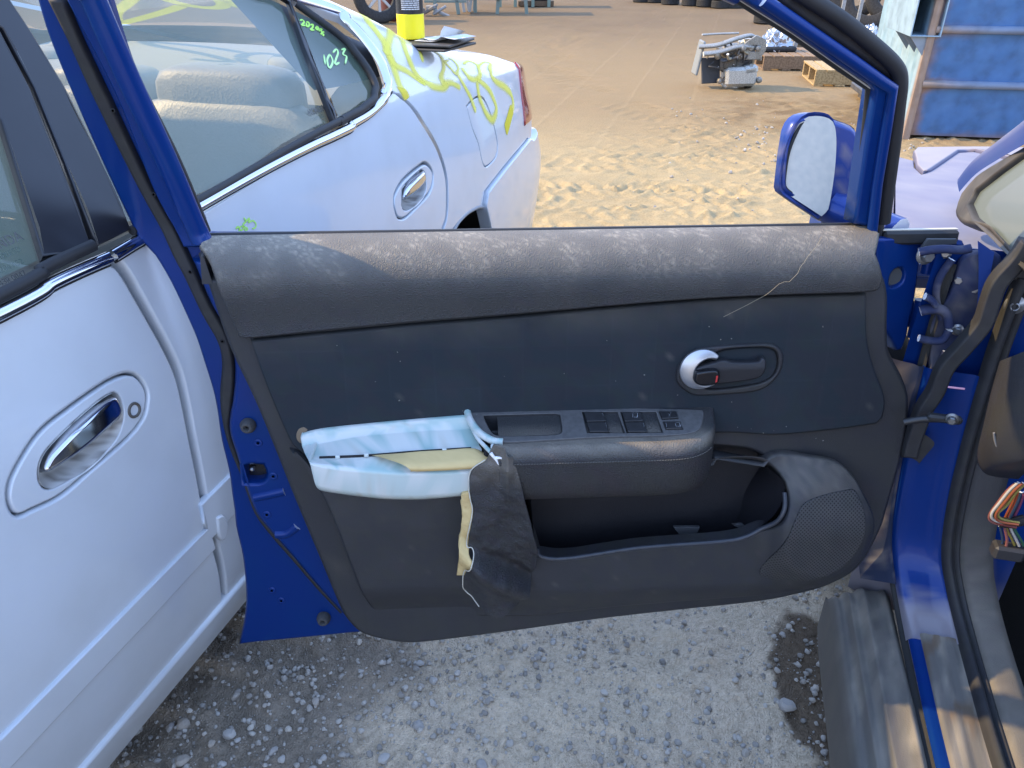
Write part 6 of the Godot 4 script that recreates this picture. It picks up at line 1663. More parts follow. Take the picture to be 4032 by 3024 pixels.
	var runs := [p3([0.4722,0.7383,-1.02,0.4652,0.7222,-1.02,0.4596,0.7003,-1.02,0.455,0.6781,-1.02,0.4631,0.6668,-1.02,0.4876,0.6659,-1.02]), p3([0.474,0.7296,-1.03,0.4668,0.7133,-1.03,0.4613,0.6903,-1.03,0.4575,0.6671,-1.03,0.4662,0.6558,-1.03,0.4915,0.6533,-1.03]), p3([0.4772,0.7339,-1.025,0.4706,0.7162,-1.025,0.4658,0.6934,-1.025,0.4591,0.6766,-1.025,0.4679,0.6672,-1.025,0.4902,0.6659,-1.025]), p3([0.4839,0.7091,-1.04,0.4847,0.6898,-1.04,0.4837,0.6724,-1.04,0.4833,0.6609,-1.04]), p3([0.4896,0.7065,-1.045,0.4911,0.6872,-1.045,0.4907,0.6698,-1.045,0.4903,0.6584,-1.045]), p3([0.4877,0.646,-1.04,0.4946,0.635,-1.04,0.503,0.6233,-1.04,0.5097,0.613,-1.04]), p3([0.4806,0.6445,-1.04,0.4868,0.6315,-1.04,0.4914,0.6199,-1.04,0.4932,0.6093,-1.04]), p3([0.4907,0.6484,-1.04,0.4993,0.636,-1.04,0.5091,0.6238,-1.04,0.5156,0.6143,-1.04])]
	for i in runs.size():
		for k in 2:
			var wm := Mb.new()
			var wp := PackedVector3Array()
			for q in smooth_path(runs[i], 5):
				wp.append(q + Vector3(0.004 * k, 0.003 * k, 0.004 * k))
			wm.tint = func(_a, _b, _c) -> Color: return cols[(i + k * 3) % cols.size()] if k == 1 else cols[i]
			wm.tube(wp, 0.0021, 6)
			bit("loose_wire", wm, M.wire, car)
	var plug := Mb.new()
	plug.box(p3([0.5033,0.6006,-1.04])[0], Vector3(0.042, 0.024, 0.024), 0.004)
	bit("wire_plug", plug, mat(lin(0.03, 0.03, 0.033), 0.5), car)
	var tapem := Mb.new()
	tapem.tube(p3([0.4764,0.6548,-1.035,0.4914,0.6562,-1.035,0.5067,0.6664,-1.035]), 0.008, 8)
	bit("wire_tape", tapem, M.matt_black, car)
	# the rest of the shell, so that the car stands whole from the side
	var roof := Mb.new()
	roof.tint = dt
	roof.grid(smooth_rows([p3([0.66, 1.42, -0.72, 1.2, 1.47, -0.78, 1.76, 1.42, -0.72]), p3([0.62, 1.50, 0.3, 1.2, 1.55, 0.3, 1.80, 1.50, 0.3]), p3([0.64, 1.47, 1.4, 1.2, 1.52, 1.4, 1.78, 1.47, 1.4])], 4, 6))
	bit("roof", roof, M.blue, car)
	var fsd := Mb.new()
	fsd.tint = bt
	fsd.grid(smooth_rows([p3([2.02, 0.95, -1.7, 2.03, 0.98, -0.4, 2.03, 1.0, 1.0, 2.0, 1.0, 1.9]), p3([2.06, 0.6, -1.7, 2.07, 0.6, -0.4, 2.07, 0.6, 1.0, 2.03, 0.6, 1.9]), p3([2.02, 0.25, -1.7, 2.03, 0.22, -0.4, 2.03, 0.22, 1.0, 2.0, 0.3, 1.9])], 4, 5))
	bit("far_side", fsd, M.blue, car)

# ---------------------------------------------------------------- the yard
var tracks := []

func ground_y(x: float, z: float) -> float:
	var r := Vector2(x, z).length()
	var y := 0.010 * fn.get_noise_2d(x * 0.9, z * 0.9)
	if r < 5.0:
		var near := 1.0 - sm(3.0, 5.0, r)
		y += near * (0.011 * fn.get_noise_2d(x * 6.0, z * 6.0) + 0.0075 * pow(maxf(0.0, fn.get_noise_2d(x * 19.0 + 5.0, z * 19.0)), 1.3)) + 0.0040 * fn.get_noise_2d(x * 38.0, z * 38.0) * (1.0 - sm(1.6, 3.0, r))
		for k in 3:   # wavy prints of tyre treads in the dust
			var zx: float = [-0.33, -0.02, 0.16][k]
			var wv := absf(x - zx - 0.22 * z)
			if wv < 0.085 and z < -0.8 and z > -2.2:
				var q := fposmod(z * 24.0 + 0.42 * sin(x * 95.0) + 0.25 * sin(x * 41.0 + z * 9.0), 1.0)
				y -= 0.0045 * (1.0 - smoothstep(0.10, 0.24, absf(q - 0.5))) * sm(-0.15, 0.15, fn.get_noise_2d(x * 2.7 + 31.0 * k, z * 2.7)) * (1.0 - sm(0.07, 0.085, wv))
	var loose := sm(-1.9, -2.9, z) * (1.0 - sm(-6.0, -12.0, z) * 0.85) * sm(-2.0, -0.4, x + 0.3 * z + 1.6)
	if loose > 0.01:
		y += loose * 0.010 * fn.get_noise_2d(x * 4.0 + z * 1.4, z * 9.0)
		for k in 3:   # many wheels have passed this way: rows of lug prints
			var zz: float = z + 0.30 * fn.get_noise_2d(x * 0.22 + 9.0 * k, z * 0.05) + [0.10, -0.06, 0.22][k] * x + 0.11 * k
			var row := floorf(zz / 0.34)
			var t := (zz / 0.34 - row) - 0.5
			var h := fposmod(sin(row * 12.9898 + k * 78.2) * 43758.5, 1.0)
			var s := x / (0.13 + 0.05 * h) + absf(t) * (2.2 if h > 0.4 else -2.2) + h * 7.0 + 0.35 * fn.get_noise_2d(x * 5.0, z * 5.0 + k * 20.0)
			var lug := 1.0 - smoothstep(0.06, 0.30, absf(fposmod(s, 1.0) - 0.5))
			var keep := sm(-0.12, 0.20, fn.get_noise_2d(x * 1.4 + k * 17.0, z * 2.0)) * (1.0 - sm(0.36, 0.5, absf(t)))
			y += loose * keep * 0.015 * lug
	for t in tracks:
		var c: Vector2 = t[0]
		var v := Vector2(x, z) - c
		var d: float = v.length() - t[1]
		var w: float = t[2]
		if absf(d) < w * 1.25:
			var s: float = v.angle() * t[1] / t[3] + absf(d) / w * t[4]
			var lug := smoothstep(0.25, 0.5, absf(fposmod(s, 1.0) - 0.5))
			var k := 1.0 - sm(w * 0.85, w * 1.2, absf(d))
			var worn := sm(-0.25, 0.25, fn.get_noise_2d(x * 1.1 + 7.0, z * 1.1))
			y += k * worn * t[5] * (lug - 0.75)
	return y

func ground_color(x: float, z: float) -> Color:
	var a := fn.get_noise_2d(x * 0.5, z * 0.5) * 0.5 + 0.5
	var b := fn.get_noise_2d(x * 3.0 + 17.0, z * 3.0) * 0.5 + 0.5
	var near := 1.0 - sm(-1.3, -2.6, z)
	var c := mixc(Color(0.54, 0.42, 0.235), Color(0.43, 0.325, 0.18), 0.3 * a + 0.5 * (1.0 - b))
	c = mixc(c, Color(0.68, 0.555, 0.41), near * 0.9)
	c = mixc(c, Color(0.34, 0.24, 0.135), sm(-5.0, -8.0, z) * 0.8)
	var far := sm(-9.0, -17.0, z)
	c = mixc(c, Color(0.20, 0.145, 0.095), far * (0.5 + 0.4 * a))
	# churned brown strip before the pallets, damp oil patch by the sill and dark soil under the white car
	var strip := (1.0 - sm(0.3, 1.3, absf(z + 7.9 - 0.1 * x))) * sm(-0.6, 0.6, x)
	c = mixc(c, Color(0.22, 0.145, 0.08), strip * sm(0.3, 0.7, b) * 0.75)
	var p := Vector2(x, z) - OIL
	var e := Vector2((p.x - p.y * 0.12) / 0.10, p.y / 0.22).length() + 0.35 * fn.get_noise_2d(x * 7.0, z * 7.0)
	c = mixc(c, Color(0.105, 0.072, 0.046), (1.0 - sm(0.80, 1.0, e)) * 0.88)
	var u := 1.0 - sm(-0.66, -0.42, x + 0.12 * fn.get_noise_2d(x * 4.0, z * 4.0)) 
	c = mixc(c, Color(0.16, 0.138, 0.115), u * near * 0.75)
	return c

const OIL := Vector2(0.36, -1.24)

func make_ground() -> void:
	tracks = [
		[Vector2(3.5, 5.5), 9.2, 0.26, 0.16, 1.1, 0.026], [Vector2(3.2, 6.0), 10.4, 0.26, 0.16, -1.1, 0.026], [Vector2(-3.0, 8.0), 12.2, 0.25, 0.15, 0.9, 0.018], [Vector2(-2.5, 8.5), 13.6, 0.25, 0.15, -0.9, 0.018],
		[Vector2(6.5, -13.0), 9.0, 0.26, 0.17, 1.0, 0.016], [Vector2(6.5, -13.0), 10.5, 0.26, 0.17, 1.0, 0.016], [Vector2(1.5, 12.0), 15.6, 0.22, 0.13, 0.6, 0.016], [Vector2(0.5, 12.0), 16.9, 0.22, 0.13, -0.7, 0.016],
		[Vector2(-14.0, -6.0), 14.6, 0.24, 0.15, 0.8, 0.012], [Vector2(2.0, 14.0), 19.0, 0.24, 0.14, 0.8, 0.018], [Vector2(9.0, 4.0), 11.0, 0.24, 0.14, 0.8, 0.018],
		[Vector2(-9.0, -1.6), 9.07, 0.10, 0.035, 0.5, 0.0045], [Vector2(-9.0, -1.2), 9.42, 0.08, 0.032, -0.4, 0.0040], [Vector2(5.0, -5.0), 6.15, 0.09, 0.036, 0.5, 0.0035],
	]
	var a0 := deg_to_rad(14.5 + 52.0)
	var a1 := deg_to_rad(14.5 - 52.0)
	var nr := 860
	var na := 470
	var v := PackedVector3Array()
	var n := PackedVector3Array()
	var c := PackedColorArray()
	var u := PackedVector2Array()
	var ix := PackedInt32Array()
	for i in nr + 1:
		var r := 0.35 * pow(12.0 / 0.35, i / 770.0) if i < 770 else 12.0 * pow(7.5, (i - 770) / 90.0)
		for j in na + 1:
			var a := lerpf(a0, a1, float(j) / na)
			var x := -sin(a) * r
			var z := -cos(a) * r
			var edge := minf(sm(0.0, 0.03, float(j) / na), sm(1.0, 0.97, float(j) / na)) * sm(0.35, 0.5, r) * (1.0 - sm(40.0, 80.0, r))
			v.append(Vector3(x, ground_y(x, z) * edge if r < 60.0 else 0.0, z))
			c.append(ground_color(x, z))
			u.append(Vector2(x, z))
	n.resize(v.size())
	for i in nr + 1:
		for j in na + 1:
			var k := i * (na + 1) + j
			var dx := v[k + (1 if j < na else 0)] - v[k - (1 if j > 0 else 0)]
			var dz := v[k + (na + 1 if i < nr else 0)] - v[k - (na + 1 if i > 0 else 0)]
			var g := dx.cross(dz).normalized()
			n[k] = g if g.y > 0.0 else -g
			if i < nr and j < na:
				ix.append_array([k, k + na + 1, k + na + 2, k, k + na + 2, k + 1])
	var t := (v[ix[1]] - v[ix[0]]).cross(v[ix[2]] - v[ix[0]])
	if t.y > 0.0:
		for k in range(0, ix.size(), 3):
			var s := ix[k + 1]
			ix[k + 1] = ix[k + 2]; ix[k + 2] = s
	var arr := []
	arr.resize(Mesh.ARRAY_MAX)
	arr[Mesh.ARRAY_VERTEX] = v; arr[Mesh.ARRAY_NORMAL] = n; arr[Mesh.ARRAY_COLOR] = c; arr[Mesh.ARRAY_TEX_UV] = u; arr[Mesh.ARRAY_INDEX] = ix
	var m := ArrayMesh.new()
	m.add_surface_from_arrays(Mesh.PRIMITIVE_TRIANGLES, arr)
	obj("ground", m, M.ground).set_meta("kind", "structure")
	var rest := Mb.new()   # the same yard beyond the detailed part, all the way round
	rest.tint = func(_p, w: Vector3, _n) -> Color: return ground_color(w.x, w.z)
	var rows := []
	for i in 14:
		var r := 0.0 if i == 0 else 0.35 * pow(400.0 / 0.35, float(i - 1) / 12)
		var line := PackedVector3Array()
		for j in 41:
			var a := a0 + (TAU - (a0 - a1)) * j / 40.0
			line.append(Vector3(-sin(a) * r, 0.0, -cos(a) * r))
		rows.append(line)
	rest.grid(rows, true)
	var far := []
	for r in [90.0, 200.0, 500.0]:
		var line := PackedVector3Array()
		for j in 21:
			var a := lerpf(a0, a1, j / 20.0)
			line.append(Vector3(-sin(a) * r, 0.0, -cos(a) * r))
		far.append(line)
	rest.grid(far)
	obj("ground", rest, M.ground).set_meta("kind", "structure")

func stone_mesh(seed_: int) -> Mb:   # a broken lump with flat facets
	var m := Mb.new()
	var n := FastNoiseLite.new()
	n.seed = seed_; n.frequency = 0.8; n.noise_type = FastNoiseLite.TYPE_SIMPLEX
	var rng := RandomNumberGenerator.new()
	rng.seed = seed_
	var cuts := []
	for k in 9:
		var q := Vector3(rng.randfn(0.0, 1.0), rng.randfn(0.0, 1.0) * 0.8, rng.randfn(0.0, 1.0)).normalized()
		cuts.append([q, rng.randf_range(0.62, 0.92)])
	var rows := []
	for i in 8:
		var la := PI * (i / 7.0 - 0.5)
		var line := PackedVector3Array()
		for j in 13:
			var lo := TAU * (j % 12) / 12.0 + 0.2 * i
			var d := Vector3(cos(la) * cos(lo), sin(la), cos(la) * sin(lo))
			var s := 1.0 + 0.22 * n.get_noise_3d(d.x, d.y, d.z)
			for c in cuts:
				s = minf(s, c[1] / maxf(0.12, d.dot(c[0])))
			s *= 1.0 + 0.05 * n.get_noise_3d(d.x * 5.0, d.y * 5.0, d.z * 5.0)
			line.append(d * s * 0.5)
		rows.append(line)
	for i in 7:
		for j in 12:
			m.quad(rows[i][j], rows[i][j + 1], rows[i + 1][j + 1], rows[i + 1][j], rows[i][j])
	return m

func make_stones() -> void:
	var rng := RandomNumberGenerator.new()
	rng.seed = 41
	var shapes := []
	for i in 6:
		shapes.append(stone_mesh(50 + i).done())
	var mats := []
	for c in [[0.46, 0.44, 0.41], [0.38, 0.36, 0.335], [0.52, 0.475, 0.41], [0.41, 0.365, 0.31]]:
		mats.append(mat(lin(c[0], c[1], c[2]), 0.92, {"tex": M.stone.albedo_texture, "tri": 9.0, "normal": M.stone.normal_texture, "nscale": 0.5}))
	# [place, how large (mm), label]: those large enough to tell apart
	var beside := "grey stone beside the white car's sill"
	var mid := "pale stone below the open door"
	var byblue := "stone between open door and blue sill"
	var list := [
		[pv([-0.441,-0.938]), 44, "largest angular grey stone below the open door, near a cracked crust of dirt"], [pv([-0.5157,-0.9537]), 36, "flat triangular grey stone left of the largest stone below the door"], [pv([-0.4794,-0.8493]), 40, "knobbly pale stone at the lower edge of the photo, left of centre"],
		[pv([-0.4473,-1.0492]), 34, mid], [pv([-0.4121,-1.0646]), 30, mid], [pv([-0.4703,-1.0334]), 26, mid], [pv([-0.4939,-1.0883]), 30, mid], [pv([-0.6091,-1.0288]), 22, mid], [pv([-0.5695,-1.0649]), 18, mid], [pv([-0.4332,-1.0007]), 30, mid], [pv([-0.6468,-1.1054]), 26, mid], [pv([-0.5499,-1.1099]), 16, mid],
		[pv([-0.1125,-1.1791]), 28, mid], [pv([-0.0967,-1.3001]), 22, mid], [pv([-0.1695,-1.2755]), 22, mid], [pv([-0.217,-1.2165]), 22, mid], [pv([-0.1939,-1.2365]), 13, mid], [pv([-0.1667,-1.2185]), 18, mid], [pv([-0.1458,-1.2212]), 22, mid], [pv([-0.0841,-1.1149]), 28, "rounded blue grey stone standing alone below the middle of the door"], [pv([-0.0799,-1.0549]), 22, mid], [pv([-0.0674,-1.0357]), 18, mid], [pv([-0.0232,-0.9879]), 24, mid],
		[pv([-0.192,-0.9287]), 26, mid], [pv([0.0607,-1.0086]), 20, mid], [pv([-0.2908,-0.8859]), 40, "pale stone cut by the bottom edge of the photo, near its middle"], [pv([-0.3118,-1.2229]), 14, mid], [pv([-0.5445,-0.9922]), 18, mid], [pv([-0.5607,-0.9443]), 20, mid], [pv([-0.2565,-0.9583]), 12, mid], [pv([-0.153,-1.0791]), 12, mid],
		[pv([0.2924,-1.1789]), 62, "oval pale stone left of the blue sill, largest on that side"], [pv([0.274,-1.1895]), 26, "small round stone touching the oval pale stone by the blue sill"], [pv([0.1308,-1.1851]), 28, byblue], [pv([0.1127,-1.0934]), 20, byblue], [pv([0.2097,-1.045]), 32, byblue], [pv([0.2052,-1.0628]), 20, byblue], [pv([0.18,-1.0562]), 20, byblue], [pv([0.2931,-1.3751]), 28, byblue], [pv([0.309,-1.4051]), 28, byblue], [pv([0.0944,-1.2999]), 24, byblue],
		[pv([0.3794,-1.5142]), 15, byblue], [pv([0.2828,-1.0671]), 18, byblue], [pv([0.2716,-1.2289]), 22, byblue], [pv([0.3614,-1.0874]), 24, byblue], [pv([0.0873,-1.2787]), 16, byblue], [pv([0.34,-1.2516]), 9, "white pebble at the edge of the damp oil patch"], [pv([0.4219,-1.2043]), 14, byblue], [pv([0.4172,-1.0914]), 13, byblue],
		[pv([-0.8485,-0.9112]), 36, "blocky pale stone alone on the dark dirt beside the white car's sill"], [pv([-0.9084,-0.8182]), 52, "large upright grey stone close under the white car's sill"], [pv([-0.864,-0.7468]), 50, "large square grey stone at the bottom edge beside the white car"], [pv([-0.9327,-0.8064]), 34, beside], [pv([-0.8038,-0.8222]), 44, "long flat grey stone lying between the white car and the door's corner"], [pv([-0.9228,-0.9933]), 18, beside], [pv([-0.7302,-0.9823]), 28, beside], [pv([-0.669,-0.9338]), 32, beside], [pv([-0.8235,-1.0018]), 20, beside], [pv([-0.9214,-1.0097]), 18, beside], [pv([-0.8226,-0.7906]), 28, beside], [pv([-0.7824,-0.8148]), 24, beside], [pv([-0.7705,-0.8472]), 24, beside], [pv([-0.6944,-0.8614]), 26, beside], [pv([-0.6988,-0.808]), 36, beside], [pv([-0.7826,-0.7607]), 28, beside], [pv([-0.942,-0.8715]), 20, beside], [pv([-0.916,-0.7405]), 22, beside], [pv([-0.672,-0.7964]), 30, beside], [pv([-0.5955,-0.8224]), 26, beside], [pv([-0.784,-0.8935]), 16, beside], [pv([-0.8586,-0.8627]), 18, beside],
	]
	var rank := ["first", "second", "third", "fourth", "fifth", "sixth", "seventh", "eighth", "ninth", "tenth", "eleventh", "twelfth", "thirteenth", "fourteenth", "fifteenth", "sixteenth", "seventeenth", "eighteenth", "nineteenth", "twentieth", "twenty first", "twenty second", "twenty third", "twenty fourth", "twenty fifth", "twenty sixth", "twenty seventh", "twenty eighth"]
	for kind in [beside, mid, byblue]:
		var xs := []
		for e in list:
			if e[2] == kind:
				xs.append(e[0][0].x)
		xs.sort()
		for e in list:
			if e[2] == kind:
				e.append(kind + ", %s from the left there" % rank[xs.find(e[0][0].x)])
	for e in list:
		var p: Vector2 = e[0][0]
		var s: float = e[1] * 0.00062
		var o := obj("stone", shapes[rng.randi() % 6], mats[rng.randi() % 4])
		o.transform = Transform3D(Basis(Vector3.UP, rng.randf_range(0, TAU)).scaled(Vector3(1, 1, 1)) * Basis.from_scale(Vector3(s * 1.15, s * rng.randf_range(0.55, 0.8), s * 0.9)), Vector3(p.x, ground_y(p.x, p.y) + s * 0.18, p.y))
		tag(o, e[-1], "stone", "stones lying on the yard's dirt")
	# loose gravel that nobody would count
	for kind in 3:
		var mm := MultiMesh.new()
		mm.transform_format = MultiMesh.TRANSFORM_3D
		mm.use_colors = true
		mm.mesh = shapes[kind + 1]
		var where := []
		var tries := 0
		while where.size() < 5500 and tries < 60000:
			tries += 1
			var x := rng.randf_range(-1.1, 1.0)
			var z := rng.randf_range(-2.0, -0.45)
			if rng.randf() < 0.22:
				x = rng.randf_range(-0.5, 3.2); z = rng.randf_range(-8.5, -2.0)
			var dens := sm(-0.05, 0.4, fn.get_noise_2d(x * 2.3 + 3.0, z * 2.3)) + 0.45 + 1.1 * (1.0 - sm(-0.55, -0.2, x)) * sm(-2.0, -1.7, z)
			if z < -2.0:
				dens = 0.12 + 1.4 * (1.0 - sm(0.5, 1.1, Vector2(x - 0.95, z + 6.6).length()))
			if rng.randf() > dens:
				continue
			var s := 0.0024 + 0.016 * pow(rng.randf(), 4.0) * (1.0 if z > -2.0 else 2.2)
			where.append([Vector3(x, ground_y(x, z) + s * 0.2, z), s])
		mm.instance_count = where.size()
		for i in where.size():
			var s: float = where[i][1]
			mm.set_instance_transform(i, Transform3D(Basis.from_euler(Vector3(rng.randf_range(-0.4, 0.4), rng.randf_range(0, TAU), 0)) * Basis.from_scale(Vector3(s, s * 0.7, s * 0.85)), where[i][0]))
			var g := rng.randf_range(0.28, 0.54)
			mm.set_instance_color(i, Color(g, g * 0.93, g * 0.83))
		var o := MultiMeshInstance3D.new()
		o.name = numbered("gravel"); o.multimesh = mm; o.material_override = M.stone
		o.set_meta("kind", "stuff"); tag(o, "loose small gravel scattered over the dirt", "gravel")
		add_child(o)

# ---------------------------------------------------------------- things behind
func dumpster() -> void:
	var o := thing("dumpster", "tall blue steel waste container with rusty edges and horizontal ribs", "dumpster", Vector3(1.455, 0.0, -6.98), deg_to_rad(4.5))
	# own axes: x along the long side to the right, z towards the camera, the corner at the origin
	var paint := func(p: Vector2, w: Vector3, n: Vector3) -> Color:
		var a := fn.get_noise_2d(w.x * 4.0 + 3.0, w.y * 5.0) * 0.5 + 0.5
		var rust := (1.0 - sm(0.06, 0.14, w.x + 0.10 * (a - 0.5))) + (1.0 - sm(0.015, 0.06, minf(absf(w.y - 0.42), minf(absf(w.y - 0.80), absf(w.y - 1.2))) + 0.05 * (a - 0.5))) * (1.0 - sm(0.0, 0.5, w.x)) + (1.0 - sm(0.01, 0.07, w.y + 0.05 * (a - 0.5)))
		var spots := 0.5 * sm(0.78, 0.84, fn.get_noise_2d(w.x * 9.0, w.y * 14.0) * 0.5 + 0.5)
		var base := mixc(Color(0.030, 0.125, 0.33), Color(0.10, 0.21, 0.38), 0.35 * a + 0.25 * (fn.get_noise_2d(w.x * 14.0, w.y * 1.2) * 0.5 + 0.5))
		return mixc(base, Color(0.26, 0.15, 0.09), clampf(rust * 0.85 + spots * 0.6, 0.0, 0.9))
	var bluep := func(p: Vector2, w: Vector3, n: Vector3) -> Color:
		var a := fn.get_noise_2d(w.z * 9.0 + 3.0, w.y * 1.5) * 0.5 + 0.5
		var e := 1.0 - sm(0.0, 0.05, absf(w.z) - 0.02 * a)
		return mixc(mixc(Color(0.20, 0.37, 0.50), Color(0.40, 0.53, 0.60), a), Color(0.36, 0.22, 0.14), e * 0.8)
	var y0 := 0.03
	for row in [[y0, 0.40], [0.445, 0.785], [0.835, 1.17], [1.22, 1.55]]:
		var m := Mb.new()
		m.tint = paint
		var rows := []
		for i in 13:
			var line := PackedVector3Array()
			for j in 61:
				line.append(Vector3(lerpf(0.05, 4.2, pow(j / 60.0, 1.4)), lerpf(row[0], row[1], i / 12.0), -0.025 + 0.006 * fn.get_noise_2d(j * 0.2, i * 0.3)))
			rows.append(line)
		m.grid(rows, true)
		obj("side_panel", m, M.dumpster, o)
	for y in [0.42, 0.81, 1.195, 1.575]:
		var m := Mb.new()
		m.tint = func(p, w, n): return mixc(paint.call(p, w, n), Color(0.40, 0.38, 0.34), 0.35)
		m.grid(smooth_rows([p3([0.05, y - 0.03, -0.027, 1.5, y - 0.03, -0.027, 4.2, y - 0.03, -0.027]), p3([0.05, y - 0.022, 0.012, 1.5, y - 0.022, 0.012, 4.2, y - 0.022, 0.012]), p3([0.05, y + 0.018, 0.014, 1.5, y + 0.018, 0.014, 4.2, y + 0.018, 0.014]), p3([0.05, y + 0.028, -0.027, 1.5, y + 0.028, -0.027, 4.2, y + 0.028, -0.027])], 1, 14), true)
		obj("side_rib", m, M.dumpster, o)
	var post := Mb.new()
	post.tint = func(p, w, n): return mixc(bluep.call(p, w, n), Color(0.30, 0.19, 0.12), 0.25 + 0.5 * sm(0.3, 0.7, fn.get_noise_2d(w.x * 30, w.y * 6) * 0.5 + 0.5)) if n.z > 0.5 else bluep.call(p, w, n)
	var rows := []
	for i in 31:
		var y := lerpf(0.0, 1.6, i / 30.0)
		rows.append(p3([0.06, y, -0.03, 0.056, y, 0.006, 0.03, y, 0.012, 0.004, y, 0.010, 0.0, y, 0.004, -0.002, y, -0.05, 0.0, y, -0.12]))
	post.grid(smooth_rows(rows, 1, 2), false)
	obj("corner_post", post, M.dumpster, o)
	var end := Mb.new()
	end.tint = bluep
	rows = []
	for i in 21:
		var line := PackedVector3Array()
		for j in 41:
			var z := -0.10 - 1.5 * j / 40.0
			line.append(Vector3(0.03 + 0.012 * sin(j * 1.2), lerpf(0.03, 1.55, i / 20.0), z))
		rows.append(line)
	end.grid(rows, false)
	obj("end_wall", end, M.dumpster, o)
	for y in [0.895, 1.40]:
		var t := Mb.new()   # hollow square tube with an open end
		t.tint = bluep
		for s in [[Vector3(-0.125, y, -0.34), Vector3(0.010, 0.27, 0.74)], [Vector3(0.085, y, -0.34), Vector3(0.010, 0.27, 0.74)], [Vector3(-0.02, y + 0.131, -0.34), Vector3(0.20, 0.008, 0.74)], [Vector3(-0.02, y - 0.131, -0.34), Vector3(0.20, 0.008, 0.74)]]:
			t.box(s[0], s[1], 0.002, Basis(), Color(0.30, 0.43, 0.53))
		t.box(Vector3(-0.02, y, -0.60), Vector3(0.19, 0.25, 0.01), 0.002, Basis(), Color(0.03, 0.03, 0.03))
		obj("lifting_pocket", t, M.dumpster, o)
		for z in [0.0, -0.22, -0.45]:
			var g := Mb.new()
			g.quad(Vector3(-0.12, y - 0.135, z), Vector3(0.02, y - 0.135, z), Vector3(0.0, y - 0.27, z), Vector3(-0.004, y - 0.27, z), Vector3.ZERO, Color(0.25, 0.30, 0.36))
			g.quad(Vector3(-0.12, y - 0.135, z - 0.006), Vector3(0.02, y - 0.135, z - 0.006), Vector3(0.0, y - 0.27, z - 0.006), Vector3(-0.004, y - 0.27, z - 0.006), Vector3.ZERO, Color(0.25, 0.30, 0.36))
			g.quad(Vector3(-0.12, y - 0.135, z), Vector3(-0.004, y - 0.27, z), Vector3(-0.004, y - 0.27, z - 0.006), Vector3(-0.12, y - 0.135, z - 0.006), Vector3.ZERO, Color(0.3, 0.2, 0.13))
			obj("gusset", g, M.dumpster, o)
	var fl := Mb.new()
	fl.box(Vector3(2.1, 0.09, -1.1), Vector3(4.2, 0.06, 2.1), 0.01, Basis(), Color(0.08, 0.08, 0.09))
	obj("container_floor", fl, M.dumpster, o)
	for z in [-0.3, -1.9]:
		var sk := Mb.new()
		sk.box(Vector3(2.1, 0.03, z), Vector3(4.1, 0.06, 0.12), 0.005, Basis(), Color(0.10, 0.09, 0.08))
		obj("skid", sk, M.dumpster, o)

